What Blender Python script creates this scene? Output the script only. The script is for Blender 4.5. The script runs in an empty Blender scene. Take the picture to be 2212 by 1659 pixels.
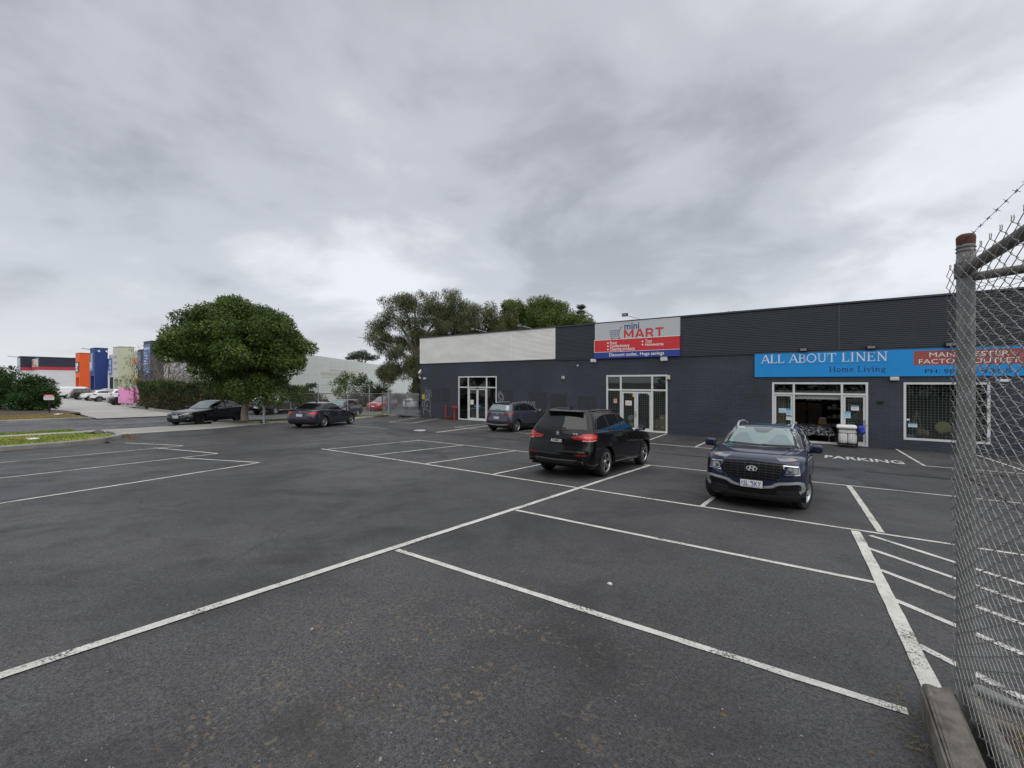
import bpy, bmesh, math, random
import numpy as np
from mathutils import Vector, Matrix
from mathutils.bvhtree import BVHTree
random.seed(7); RNG = np.random.default_rng(11)
SC = bpy.context.scene; COL = SC.collection
PI = math.pi
# ------------------------------------------------------------ camera
cam_d = bpy.data.cameras.new('camera'); cam = bpy.data.objects.new('camera', cam_d); COL.objects.link(cam)
cam_d.sensor_fit = 'HORIZONTAL'; cam_d.sensor_width = 36.0; cam_d.lens = 36.0 * 955.0 / 2212.0
cam_d.clip_start = 0.05; cam_d.clip_end = 6000
cam.location = (0, 0, 2.0)
cam.rotation_euler = (math.radians(90.0), 0, math.radians(90 - 54.34))
cam_d.shift_y = -4.5 / 2212.0
SC.camera = cam
SC.render.resolution_x = 1024; SC.render.resolution_y = 768
# ------------------------------------------------------------ world: grey overcast
SUN_EL, SUN_AZ = math.radians(58), math.radians(135)
wd = bpy.data.worlds.new('World'); SC.world = wd; wd.use_nodes = True
def build_world():
    nt = wd.node_tree; nt.nodes.clear(); N = nt.nodes.new; L = nt.links.new
    out = N('ShaderNodeOutputWorld'); bg = N('ShaderNodeBackground'); bg.inputs['Strength'].default_value = 0.10
    sky = N('ShaderNodeTexSky'); sky.sky_type = 'NISHITA'; sky.sun_disc = False
    sky.sun_elevation = SUN_EL; sky.sun_rotation = SUN_AZ; sky.air_density = 1.0; sky.dust_density = 2.0
    tc = N('ShaderNodeTexCoord'); sep = N('ShaderNodeSeparateXYZ'); L(tc.outputs['Generated'], sep.inputs[0])
    def math_(op, a, b=None, clamp=False):
        n = N('ShaderNodeMath'); n.operation = op; n.use_clamp = clamp
        for i, v in enumerate((a, b)):
            if v is None: continue
            if isinstance(v, (int, float)): n.inputs[i].default_value = v
            else: L(v, n.inputs[i])
        return n.outputs[0]
    z = math_('MAXIMUM', sep.outputs[2], 0.0)
    zz = math_('ADD', z, 0.26)                       # cloud deck: the direction met with a high sheet
    px = math_('DIVIDE', sep.outputs[0], zz); py = math_('DIVIDE', sep.outputs[1], zz)
    cmb = N('ShaderNodeCombineXYZ'); L(px, cmb.inputs[0]); L(py, cmb.inputs[1])
    def noise(scale, detail, rough, off, dist=0.0, vec=cmb):
        mp = N('ShaderNodeMapping'); mp.inputs['Location'].default_value = off; L(vec.outputs[0], mp.inputs[0])
        n = N('ShaderNodeTexNoise'); n.inputs['Scale'].default_value = scale; n.inputs['Detail'].default_value = detail
        n.inputs['Roughness'].default_value = rough; n.inputs['Distortion'].default_value = dist; L(mp.outputs[0], n.inputs['Vector'])
        return n.outputs[0]
    big = noise(0.50, 3.0, 0.5, (8.9, 5.36, 0), 0.35)
    mid = noise(1.5, 5.0, 0.52, (0.72, 0.55, 0), 0.4)
    fine = noise(4.2, 6.0, 0.6, (9.3, 6.37, 0), 0.3)
    v = math_('ADD', math_('ADD', math_('MULTIPLY', big, 0.62), math_('MULTIPLY', mid, 0.30)), math_('MULTIPLY', fine, 0.09))
    ramp = N('ShaderNodeValToRGB'); L(v, ramp.inputs[0]); ramp.color_ramp.interpolation = 'EASE'
    e = ramp.color_ramp.elements
    e[0].position = 0.42; e[0].color = (2.6, 2.76, 3.02, 1)
    e[1].position = 0.60; e[1].color = (5.75, 5.96, 6.30, 1)
    m1 = e.new(0.50); m1.color = (3.75, 3.95, 4.28, 1)
    # towards the horizon the far deck thins to a pale even band
    hz = math_('POWER', math_('SUBTRACT', 1.0, z, True), 7.0)
    hmix = N('ShaderNodeMixRGB'); hmix.inputs[2].default_value = (5.9, 6.12, 6.46, 1)
    L(math_('MULTIPLY', hz, 0.8), hmix.inputs[0]); L(ramp.outputs[0], hmix.inputs[1])
    mix = N('ShaderNodeMixRGB'); mix.inputs[0].default_value = 0.93     # the blue sky only glows faintly through the deck
    L(sky.outputs[0], mix.inputs[1]); L(hmix.outputs[0], mix.inputs[2])
    L(mix.outputs[0], bg.inputs['Color']); L(bg.outputs[0], out.inputs[0])
build_world()
sun_d = bpy.data.lights.new('sun', 'SUN'); sun = bpy.data.objects.new('sun', sun_d); COL.objects.link(sun)
sun_d.energy = 1.4; sun_d.angle = math.radians(100); sun_d.color = (1.0, 0.97, 0.93)
sun.rotation_euler = (math.radians(32), 0, math.radians(45))
SC.view_settings.view_transform = 'Standard'; SC.view_settings.look = 'None'
SC.view_settings.exposure = 0.60; SC.view_settings.gamma = 1.0; SC.view_settings.use_curve_mapping = False
SC.cycles.max_bounces = 6; SC.cycles.transparent_max_bounces = 24
# ------------------------------------------------------------ helpers
WM = {}                                               # world matrix of every thing built so far
def wm(o):
    return WM.get(o.name, Matrix.Identity(4)) if o else Matrix.Identity(4)
def tag(o, label=None, cat=None, group=None, kind=None):
    if label: o['label'] = label
    if cat: o['category'] = cat
    if group: o['group'] = group
    if kind: o['kind'] = kind
    return o
def empty(name, mat, label=None, cat=None, group=None):
    o = bpy.data.objects.new(name, None); COL.objects.link(o)
    M = mat if isinstance(mat, Matrix) else Matrix.Translation(mat)
    o.matrix_world = M; o.empty_display_size = 0.2; WM[o.name] = M.copy()
    return tag(o, label, cat, group)
class MB:
    """collects faces; build() links them as one mesh object"""
    def __init__(s): s.v = []; s.f = []; s.m = []; s.cur = 0
    def add(s, vs, fs):
        b = len(s.v); s.v += [tuple(p) for p in vs]
        for f in fs: s.f.append(tuple(b + i for i in f)); s.m.append(s.cur)
        return s
    def box(s, x0, x1, y0, y1, z0, z1):
        return s.add([(x0,y0,z0),(x1,y0,z0),(x1,y1,z0),(x0,y1,z0),(x0,y0,z1),(x1,y0,z1),(x1,y1,z1),(x0,y1,z1)],
            [(0,3,2,1),(4,5,6,7),(0,1,5,4),(1,2,6,5),(2,3,7,6),(3,0,4,7)])
    def bbox(s, x0, x1, y0, y1, z0, z1, b=0.01):
        """box with chamfered edges"""
        bm = bmesh.new(); bmesh.ops.create_cube(bm, size=1)
        for w in bm.verts: w.co = Vector(((x0+x1)/2 + w.co.x*(x1-x0), (y0+y1)/2 + w.co.y*(y1-y0), (z0+z1)/2 + w.co.z*(z1-z0)))
        bmesh.ops.bevel(bm, geom=bm.edges[:], offset=b, segments=2, affect='EDGES', profile=0.5)
        return s.bm(bm)
    def bm(s, bm):
        bm.verts.index_update(); s.add([v.co[:] for v in bm.verts], [[v.index for v in f.verts] for f in bm.faces]); bm.free(); return s
    def quad(s, a, b, c, d): return s.add([a,b,c,d], [(0,1,2,3)])
    def tube(s, pts, r, n=6, cap=True):
        pts = [Vector(p) for p in pts]; rs = r if isinstance(r, (list, tuple)) else [r]*len(pts)
        vs = []; ref = None
        for i, p in enumerate(pts):
            t = (pts[min(i+1, len(pts)-1)] - pts[max(i-1, 0)])
            if t.length < 1e-9: t = Vector((0,0,1))
            t.normalize()
            if ref is None:
                ref = Vector((0,0,1)) if abs(t.z) < 0.9 else Vector((1,0,0))
            a = t.cross(ref)
            if a.length < 1e-6: a = t.cross(Vector((0,1,0)))
            a.normalize(); b = t.cross(a); ref = -b if False else ref
            for k in range(n):
                w = 2*PI*k/n; vs.append(p + (a*math.cos(w) + b*math.sin(w))*rs[i])
        fs = []
        for i in range(len(pts)-1):
            for k in range(n):
                fs.append((i*n+k, i*n+(k+1)%n, (i+1)*n+(k+1)%n, (i+1)*n+k))
        if cap:
            fs.append(tuple(reversed(range(n)))); fs.append(tuple((len(pts)-1)*n+k for k in range(n)))
        return s.add(vs, fs)
    def lathe(s, prof, n=24, axis='z', c=(0,0,0)):
        vs = []
        for (r, h) in prof:
            for k in range(n):
                a = 2*PI*k/n; x, y = r*math.cos(a), r*math.sin(a)
                p = (x, y, h) if axis == 'z' else ((x, h, y) if axis == 'y' else (h, x, y))
                vs.append((p[0]+c[0], p[1]+c[1], p[2]+c[2]))
        fs = []
        for i in range(len(prof)-1):
            for k in range(n): fs.append((i*n+k, i*n+(k+1)%n, (i+1)*n+(k+1)%n, (i+1)*n+k))
        return s.add(vs, fs)
    def ell(s, c, r, n=10, m=7):
        prof = [(max(1e-4, math.sin(PI*i/m)), -math.cos(PI*i/m)) for i in range(m+1)]
        b = len(s.v); s.lathe(prof, n)
        for i in range(b, len(s.v)):
            x, y, z = s.v[i]; s.v[i] = (c[0]+x*r[0], c[1]+y*r[1], c[2]+z*r[2])
        return s
    def prism(s, poly, fn, d0, d1):
        """2D polygon swept from depth d0 to d1; fn(u,v,d)->xyz"""
        n = len(poly); vs = [fn(u, v, d0) for u, v in poly] + [fn(u, v, d1) for u, v in poly]
        fs = [tuple(reversed(range(n))), tuple(range(n, 2*n))] + [(i, (i+1)%n, n+(i+1)%n, n+i) for i in range(n)]
        return s.add(vs, fs)
    def build(s, name, mats, parent=None, world=True, smooth=None, kind=None):
        me = bpy.data.meshes.new(name)
        vs = s.v
        if parent is not None and world:
            Mi = np.array(wm(parent).inverted()); a = np.array(vs, float); a = a @ Mi[:3,:3].T + Mi[:3,3]; vs = a.tolist()
        me.from_pydata(vs, [], s.f)
        mats = mats if isinstance(mats, (list, tuple)) else [mats]
        for m in mats: me.materials.append(m)
        if len(mats) > 1: me.polygons.foreach_set('material_index', s.m)
        if smooth is not None:
            me.shade_smooth(); me.set_sharp_from_angle(angle=math.radians(smooth))
        me.update()
        return link(name, me, parent, kind)
def link(name, me, parent=None, kind=None):
    o = bpy.data.objects.new(name, me); COL.objects.link(o)
    if parent is not None: o.parent = parent; WM[o.name] = wm(parent).copy()
    if kind: o['kind'] = kind
    return o
def np_mesh(name, V, Fq, mats, parent=None, kind=None, smooth=False):
    """big mesh out of numpy arrays: V (n,3), Fq (m,3 or 4)"""
    me = bpy.data.meshes.new(name); k = Fq.shape[1]
    if parent is not None:
        Mi = np.array(wm(parent).inverted()); V = V @ Mi[:3,:3].T + Mi[:3,3]
    me.vertices.add(len(V)); me.vertices.foreach_set('co', np.ascontiguousarray(V, np.float32).ravel())
    me.loops.add(Fq.size); me.loops.foreach_set('vertex_index', np.ascontiguousarray(Fq, np.int32).ravel())
    me.polygons.add(len(Fq)); me.polygons.foreach_set('loop_start', np.arange(0, Fq.size, k, dtype=np.int32))
    for m in (mats if isinstance(mats, (list, tuple)) else [mats]): me.materials.append(m)
    me.update(calc_edges=True); me.validate()
    if smooth: me.shade_smooth()
    return link(name, me, parent, kind)
def copy_tree(o, M):
    """a thing with its parts and sub-parts, set down at M"""
    c = o.copy(); COL.objects.link(c); c.matrix_world = M; WM[c.name] = M.copy()
    for ch in o.children:
        d = ch.copy(); COL.objects.link(d); d.parent = c
        for g in ch.children:
            e = g.copy(); COL.objects.link(e); e.parent = d
    return c
def text_polys(body, bold=0.0, res=3):
    cu = bpy.data.curves.new('txt', 'FONT'); cu.body = body; cu.size = 1.0; cu.resolution_u = res; cu.offset = bold; cu.fill_mode = 'FRONT'
    o = bpy.data.objects.new('txt', cu); COL.objects.link(o)
    dg = bpy.context.evaluated_depsgraph_get(); dg.update()
    me = bpy.data.meshes.new_from_object(o.evaluated_get(dg))
    vs = [(v.co.x, v.co.y) for v in me.vertices]; fs = [tuple(p.vertices) for p in me.polygons]
    bpy.data.meshes.remove(me); bpy.data.objects.remove(o); bpy.data.curves.remove(cu)
    return vs, fs
def add_text(mb, body, fn, u0, u1, v0, v1=None, bold=0.0, caps=True):
    """text stretched into u0..u1, standing on v0 (height v1-v0 over the tallest glyph, or true to shape); fn(u,v)->xyz"""
    vs, fs = text_polys(body, bold)
    a = np.array(vs); x0, x1 = a[:,0].min(), a[:,0].max(); y0, y1 = a[:,1].min(), a[:,1].max()
    sx = (u1-u0)/(x1-x0); sy = sx if v1 is None else (v1-v0)/(y1-(0 if caps else y0))
    yb = 0 if caps else y0
    mb.add([fn(u0+(x-x0)*sx, v0+(y-yb)*sy) for x, y in vs], fs)
def ribbon(mb, pts, w, fn):
    """flat stroke of width w along 2D points"""
    n = len(pts); L_ = []
    for i in range(n):
        ax, ay = pts[max(i-1,0)]; bx, by = pts[min(i+1,n-1)]; dx, dy = bx-ax, by-ay; l = math.hypot(dx,dy) or 1
        ww = w[i] if isinstance(w,(list,tuple)) else w
        px, py = -dy/l*ww/2, dx/l*ww/2; L_.append(((pts[i][0]+px, pts[i][1]+py), (pts[i][0]-px, pts[i][1]-py)))
    vs = [fn(*q) for p in L_ for q in p]
    mb.add(vs, [(2*i, 2*i+1, 2*i+3, 2*i+2) for i in range(n-1)])
def spline(pts, n=6):
    """Catmull-Rom through 2D or 3D points"""
    P = [Vector(p) for p in pts]; out = []
    for i in range(len(P)-1):
        p0, p1, p2, p3 = P[max(i-1,0)], P[i], P[i+1], P[min(i+2,len(P)-1)]
        for k in range(n):
            t = k/n; out.append(0.5*((2*p1)+(p2-p0)*t+(2*p0-5*p1+4*p2-p3)*t*t+(3*p1-p0-3*p2+p3)*t**3))
    out.append(P[-1]); return [tuple(p) for p in out]
def arc(cx, cy, rx, ry, a0, a1, n=10):
    return [(cx+rx*math.cos(math.radians(a0+(a1-a0)*i/n)), cy+ry*math.sin(math.radians(a0+(a1-a0)*i/n))) for i in range(n+1)]
# ------------------------------------------------------------ materials
MATS = {}
def mat(name, col=(0.5,0.5,0.5), rough=0.6, metal=0.0, spec=0.5, coat=0.0, emit=0.0, var=0.0, vscale=3.0, bump=0.0, bscale=60.0, trans=0.0, ior=1.45):
    if name in MATS: return MATS[name]
    m = bpy.data.materials.new(name); m.use_nodes = True; MATS[name] = m
    nt = m.node_tree; b = nt.nodes['Principled BSDF']; c = (*col[:3], 1)
    b.inputs['Base Color'].default_value = c; b.inputs['Roughness'].default_value = rough; b.inputs['Metallic'].default_value = metal
    b.inputs['Specular IOR Level'].default_value = spec; b.inputs['IOR'].default_value = ior
    if coat: b.inputs['Coat Weight'].default_value = coat; b.inputs['Coat Roughness'].default_value = 0.04
    if emit: b.inputs['Emission Color'].default_value = c; b.inputs['Emission Strength'].default_value = emit
    if trans: b.inputs['Transmission Weight'].default_value = trans
    if var or bump:
        tc = nt.nodes.new('ShaderNodeTexCoord')
    if var:
        n = nt.nodes.new('ShaderNodeTexNoise'); n.inputs['Scale'].default_value = vscale; n.inputs['Detail'].default_value = 6; n.inputs['Roughness'].default_value = 0.65
        nt.links.new(tc.outputs['Object'], n.inputs['Vector'])
        r = nt.nodes.new('ShaderNodeValToRGB'); nt.links.new(n.outputs[0], r.inputs[0])
        r.color_ramp.elements[0].position = 0.3; r.color_ramp.elements[1].position = 0.7
        r.color_ramp.elements[0].color = tuple(x*(1-var) for x in col[:3]) + (1,)
        r.color_ramp.elements[1].color = tuple(min(1, x*(1+var)) for x in col[:3]) + (1,)
        nt.links.new(r.outputs[0], b.inputs['Base Color'])
    if bump:
        n2 = nt.nodes.new('ShaderNodeTexNoise'); n2.inputs['Scale'].default_value = bscale; n2.inputs['Detail'].default_value = 4
        nt.links.new(tc.outputs['Object'], n2.inputs['Vector'])
        bp = nt.nodes.new('ShaderNodeBump'); bp.inputs['Strength'].default_value = bump; bp.inputs['Distance'].default_value = 0.02
        nt.links.new(n2.outputs[0], bp.inputs['Height']); nt.links.new(bp.outputs[0], b.inputs['Normal'])
    return m
class NG:
    """small helper to write node trees"""
    def __init__(s, name):
        s.m = bpy.data.materials.new(name); s.m.use_nodes = True; s.nt = s.m.node_tree; s.b = s.nt.nodes['Principled BSDF']; MATS[name] = s.m
        s.tc = s.n('ShaderNodeTexCoord'); s.obj = s.tc.outputs['Object']
        s.geo = s.n('ShaderNodeNewGeometry')
    def n(s, t): return s.nt.nodes.new(t)
    def l(s, a, b): s.nt.links.new(a, b)
    def set(s, sock, v):
        if isinstance(v, (int, float, tuple)): sock.default_value = v
        else: s.l(v, sock)
    def noise(s, scale, detail=5, rough=0.6, vec=None, dist=0.0, out=0):
        n = s.n('ShaderNodeTexNoise'); n.inputs['Scale'].default_value = scale; n.inputs['Detail'].default_value = detail
        n.inputs['Roughness'].default_value = rough; n.inputs['Distortion'].default_value = dist; s.l(vec or s.obj, n.inputs['Vector']); return n.outputs[out]
    def voro(s, scale, feature='F1', vec=None, out=0):
        n = s.n('ShaderNodeTexVoronoi'); n.feature = feature; n.inputs['Scale'].default_value = scale; s.l(vec or s.obj, n.inputs['Vector']); return n.outputs[out]
    def mapv(s, scale=(1,1,1), rot=(0,0,0), loc=(0,0,0), vec=None):
        n = s.n('ShaderNodeMapping'); n.inputs['Scale'].default_value = scale; n.inputs['Rotation'].default_value = rot; n.inputs['Location'].default_value = loc
        s.l(vec or s.obj, n.inputs[0]); return n.outputs[0]
    def rng(s, v, a, b, c=0.0, d=1.0, smooth=True):
        n = s.n('ShaderNodeMapRange'); n.interpolation_type = 'SMOOTHSTEP' if smooth else 'LINEAR'
        s.l(v, n.inputs[0]); n.inputs[1].default_value = a; n.inputs[2].default_value = b; n.inputs[3].default_value = c; n.inputs[4].default_value = d; return n.outputs[0]
    def mix(s, f, a, b, mode='MIX'):
        n = s.n('ShaderNodeMixRGB'); n.blend_type = mode; s.set(n.inputs[0], f)
        for i, v in ((1, a), (2, b)):
            s.set(n.inputs[i], (*v, 1) if isinstance(v, tuple) and len(v) == 3 else v)
        return n.outputs[0]
    def math(s, op, a, b=0.0, clamp=False):
        n = s.n('ShaderNodeMath'); n.operation = op; n.use_clamp = clamp; s.set(n.inputs[0], a); s.set(n.inputs[1], b); return n.outputs[0]
    def bump(s, h, strength=0.3, dist=0.01, prev=None):
        n = s.n('ShaderNodeBump'); n.inputs['Strength'].default_value = strength; n.inputs['Distance'].default_value = dist; s.l(h, n.inputs['Height'])
        if prev: s.l(prev, n.inputs['Normal'])
        s.l(n.outputs[0], s.b.inputs['Normal']); return n.outputs[0]
    def color(s, v): s.set(s.b.inputs['Base Color'], (*v, 1) if isinstance(v, tuple) and len(v) == 3 else v)
    def rough(s, v): s.set(s.b.inputs['Roughness'], v)
def shop_glass(name, tint=(1,1,1), boost=1.0):
    g = NG(name); nt = g.nt; out = nt.nodes['Material Output']
    tr = g.n('ShaderNodeBsdfTransparent'); tr.inputs[0].default_value = (*tint, 1)
    gl = g.n('ShaderNodeBsdfGlossy'); gl.inputs['Roughness'].default_value = 0.015; gl.inputs[0].default_value = (0.95, 0.98, 1, 1)
    fr = g.n('ShaderNodeFresnel'); fr.inputs[0].default_value = 1.52
    f2 = g.math('MULTIPLY', fr.outputs[0], boost, True)
    mx = g.n('ShaderNodeMixShader'); g.l(f2, mx.inputs[0]); g.l(tr.outputs[0], mx.inputs[1]); g.l(gl.outputs[0], mx.inputs[2])
    g.l(mx.outputs[0], out.inputs[0]); return g.m
def foliage_mat(name, dark, mid, light, tip=None, trans=0.25, rough=0.45):
    g = NG(name); nt = g.nt; out = nt.nodes['Material Output']
    rnd = g.geo.outputs['Random Per Island']
    n = g.noise(0.9, 3, 0.6)
    v = g.math('ADD', g.math('MULTIPLY', rnd, 0.42), g.math('SUBTRACT', g.math('MULTIPLY', n, 0.95), 0.17))
    r = g.n('ShaderNodeValToRGB'); g.l(v, r.inputs[0]); e = r.color_ramp.elements
    e[0].position = 0.22; e[0].color = (*dark, 1); e[1].position = 0.85; e[1].color = (*light, 1)
    x = e.new(0.5); x.color = (*mid, 1)
    if tip: y = e.new(0.97); y.color = (*tip, 1)
    g.color(r.outputs[0]); g.rough(rough); g.b.inputs['Specular IOR Level'].default_value = 0.22
    tl = g.n('ShaderNodeBsdfTranslucent'); g.l(r.outputs[0], tl.inputs[0])
    mx = g.n('ShaderNodeMixShader'); mx.inputs[0].default_value = trans
    g.l(g.b.outputs[0], mx.inputs[1]); g.l(tl.outputs[0], mx.inputs[2]); g.l(mx.outputs[0], out.inputs[0])
    return g.m
# ------------------------------------------------------------ terrain: falls towards the shops, flat beyond
def sstep(e0, e1, x):
    t = np.clip((x-e0)/(e1-e0), 0, 1); return t*t*(3-2*t)
def gz(x, y):
    zr = np.interp(y, [-40, -3, 0, 17.5, 25.1], [.3, .135, 0, -.7875, -.9])
    zl = np.interp(y, [-40, 0, 12, 25.1], [-.1, -.36, -.54, -.9])
    w = sstep(9, 24, -np.asarray(x, float)); return zr*(1-w)+zl*w
def gzf(x, y): return float(gz(x, y))
GX = sorted(set([-2500,-900,-400,-220] + list(range(-170,-60,10)) + [i*1.0 for i in range(-60, 31)] + [40,60,100,200,500,1500]))
GY = sorted(set([-900,-400,-200,-100,-70] + [i*1.0 for i in range(-50, 30)] + [17.5,25.1,-3] + [34,40,50,70,100,160,300,700,2500]))
def clip(poly, ax, lim, keep_less):
    out = []
    for i in range(len(poly)):
        p, q = poly[i-1], poly[i]; a, b = p[ax]-lim, q[ax]-lim
        if keep_less: a, b = -a, -b
        if (a >= 0) != (b >= 0):
            t = a/(a-b); out.append((p[0]+(q[0]-p[0])*t, p[1]+(q[1]-p[1])*t))
        if b >= 0: out.append(q)
    return out
def sheet(mb, poly, dz):
    """lay a convex outline on the terrain, dz above it"""
    xs = [p[0] for p in poly]; ys = [p[1] for p in poly]
    area = sum(poly[i-1][0]*poly[i][1]-poly[i][0]*poly[i-1][1] for i in range(len(poly)))
    if area < 0: poly = poly[::-1]
    for i in range(len(GX)-1):
        if GX[i+1] <= min(xs) or GX[i] >= max(xs): continue
        c = clip(clip(poly, 0, GX[i], False), 0, GX[i+1], True)
        if len(c) < 3: continue
        cy = [p[1] for p in c]
        for j in range(len(GY)-1):
            if GY[j+1] <= min(cy) or GY[j] >= max(cy): continue
            d = clip(clip(c, 1, GY[j], False), 1, GY[j+1], True)
            e = []
            for p in d:
                if not e or math.hypot(p[0]-e[-1][0], p[1]-e[-1][1]) > 1e-5: e.append(p)
            if len(e) > 2 and math.hypot(e[0][0]-e[-1][0], e[0][1]-e[-1][1]) <= 1e-5: e.pop()
            if len(e) < 3: continue
            mb.add([(x, y, gzf(x, y)+dz) for x, y in e], [tuple(range(len(e)))])
def lay(name, polys, dz, m, kind='structure'):
    mb = MB()
    for p in polys: sheet(mb, p, dz)
    return mb.build(name, m, kind=kind)
def rect(x0, x1, y0, y1): return [(x0,y0),(x1,y0),(x1,y1),(x0,y1)]
def strip(p, q, w):
    dx, dy = q[0]-p[0], q[1]-p[1]; l = math.hypot(dx, dy); nx, ny = -dy/l*w/2, dx/l*w/2
    return [(p[0]+nx,p[1]+ny),(p[0]-nx,p[1]-ny),(q[0]-nx,q[1]-ny),(q[0]+nx,q[1]+ny)]
# ---- ground materials
def asphalt(name, base, stains=True):
    g = NG(name)
    sp = g.noise(110, 3, 0.8); sp2 = g.noise(38, 4, 0.85); mid = g.noise(1.6, 5, 0.6); big = g.noise(0.25, 4, 0.55)
    v = g.math('ADD', g.math('MULTIPLY', g.rng(sp, .38, .66), .5), g.math('MULTIPLY', g.rng(sp2, .36, .66), .5))
    lo = tuple(x*0.16 for x in base); hi = tuple(min(1, x*2.05) for x in base)
    c = g.mix(v, lo, hi)
    c = g.mix(g.rng(big, .3, .7), c, g.mix(1.0, c, (1.62, 1.60, 1.58), 'MULTIPLY'))
    dk = g.noise(.55, 5, .62, dist=.6, vec=g.mapv((1, .7, 1), loc=(3.3, 8.1, 0)))
    c = g.mix(g.math('MULTIPLY', g.rng(dk, .48, .66), .62), c, (base[0]*.38, base[1]*.37, base[2]*.36))
    c = g.mix(g.math('MULTIPLY', g.rng(mid, .5, .75), .34), c, (base[0]*.55, base[1]*.54, base[2]*.52))      # oily, darker patches
    scuff = g.noise(5.5, 6, 0.7, dist=1.2)
    c = g.mix(g.math('MULTIPLY', g.rng(scuff, .58, .74), .30), c, (base[0]*1.9, base[1]*1.85, base[2]*1.8))   # pale scuffs
    chips = g.rng(g.voro(42, 'F1'), 0.0, 0.16, 1.0, 0.0)
    c = g.mix(g.math('MULTIPLY', chips, g.rng(g.noise(9, 2), .55, .66)), c, (.17, .165, .155))                # exposed stones
    if stains:
        # brown lichen patches beside the nearest bays
        d = g.n('ShaderNodeVectorMath'); d.operation = 'DISTANCE'; g.l(g.obj, d.inputs[0]); d.inputs[1].default_value = (-2.35, 2.15, -.1)
        near = g.rng(g.math('ADD', d.outputs['Value'], g.math('MULTIPLY', g.noise(1.4, 4), 2.0)), 1.5, 3.4, 1.0, 0.0)
        blot = g.rng(g.noise(24, 5, 0.62), .56, .60); blot2 = g.rng(g.noise(3.4, 3, 0.6), .47, .58)
        f = g.math('MULTIPLY', g.math('MULTIPLY', blot, blot2), near)
        c = g.mix(g.math('MULTIPLY', f, .75), c, (.20, .145, .085))
        c = g.mix(g.math('MULTIPLY', g.rng(g.noise(0.9, 4, .6, vec=g.mapv(loc=(4, 2, 0))), .5, .68), g.math('MULTIPLY', near, .55)), c, (.035, .030, .026))
        # hairline cracks over the left half
        wv = g.n('ShaderNodeVectorMath'); wv.operation = 'ADD'; g.l(g.obj, wv.inputs[0])
        sc = g.n('ShaderNodeVectorMath'); sc.operation = 'SCALE'; sc.inputs['Scale'].default_value = 0.5; g.l(g.noise(1.3, 4, out=1), sc.inputs[0]); g.l(sc.outputs[0], wv.inputs[1])
        cr = g.rng(g.voro(0.34, 'DISTANCE_TO_EDGE', vec=wv.outputs[0]), 0.0, 0.005, 1.0, 0.0)
        dc = g.n('ShaderNodeVectorMath'); dc.operation = 'DISTANCE'; g.l(g.obj, dc.inputs[0]); dc.inputs[1].default_value = (-9.5, 3.0, -.2)
        c = g.mix(g.math('MULTIPLY', cr, g.rng(dc.outputs['Value'], 3.0, 6.0, .8, 0.0)), c, (.02, .02, .02))
    g.color(c); g.rough(g.rng(mid, .3, .7, .50, .70)); g.b.inputs['Specular IOR Level'].default_value = 0.5
    h = g.math('ADD', g.math('MULTIPLY', sp2, .7), g.math('MULTIPLY', g.voro(120, 'F1'), .6))
    g.bump(h, 0.55, 0.012); return g.m
def line_paint():
    g = NG('line paint')
    wear = g.noise(46, 5, 0.72); wear2 = g.noise(2.2, 4, .6); grime = g.noise(7, 5, .65)
    c = g.mix(g.rng(grime, .35, .75), (.66, .655, .60), (.50, .49, .44))
    cr = g.rng(g.voro(4.5, 'DISTANCE_TO_EDGE', vec=None), 0.0, 0.02, 1.0, 0.0)
    f = g.math('MAXIMUM', g.rng(g.math('ADD', wear, g.math('MULTIPLY', wear2, .55)), .84, .92), g.math('MULTIPLY', cr, g.rng(wear2, .5, .62)))
    c = g.mix(f, c, (.075, .073, .07)); g.color(c); g.rough(.7)
    g.bump(g.noise(90, 4, .7), .4, .01); return g.m
def concrete(name, base, v=.18):
    g = NG(name); n = g.noise(.8, 6, .65); f = g.noise(80, 3, .7)
    c = g.mix(g.rng(n, .3, .72), tuple(x*(1-v) for x in base), tuple(x*(1+v) for x in base))
    c = g.mix(g.math('MULTIPLY', g.rng(f, .5, .8), .35), c, tuple(x*.6 for x in base))
    c = g.mix(g.math('MULTIPLY', g.rng(g.noise(2.3, 5, .7, dist=.8), .58, .75), .5), c, tuple(x*.5 for x in base))
    g.color(c); g.rough(.85); g.bump(f, .3, .01); return g.m
def turf(name, a, b, dry):
    g = NG(name); n = g.noise(.55, 4, .6); f = g.noise(22, 4, .75)
    c = g.mix(g.rng(f, .3, .7), a, b); c = g.mix(g.rng(n, .42, .62), c, dry)
    c = g.mix(g.math('MULTIPLY', g.rng(g.noise(70, 3, .7), .5, .8), .5), c, tuple(x*.4 for x in a)); g.color(c); g.rough(.95); g.bump(f, .8, .04); return g.m
M_ASPH = asphalt('car park asphalt', (.0475, .0470, .0480))
M_ROAD = asphalt('street asphalt', (.072, .074, .080), False)
M_LINE = line_paint(); M_WORD = mat('faded marking', (.52, .52, .49), .7, var=.35, vscale=14)
M_CONC = concrete('pale concrete', (.37, .355, .33)); M_KERB = concrete('kerb concrete', (.27, .262, .245), .25); M_CONC2 = concrete('far yard concrete', (.40, .39, .365), .10)
M_GRASS = turf('verge turf', (.10, .20, .022), (.20, .31, .035), (.40, .31, .07)); M_DRY = turf('dry turf', (.17, .125, .04), (.21, .155, .055), (.12, .115, .03))
M_DIRT = concrete('bark mulch', (.075, .055, .042), .4)
M_GROUND = concrete('dusty ground', (.17, .155, .13), .25)
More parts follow.
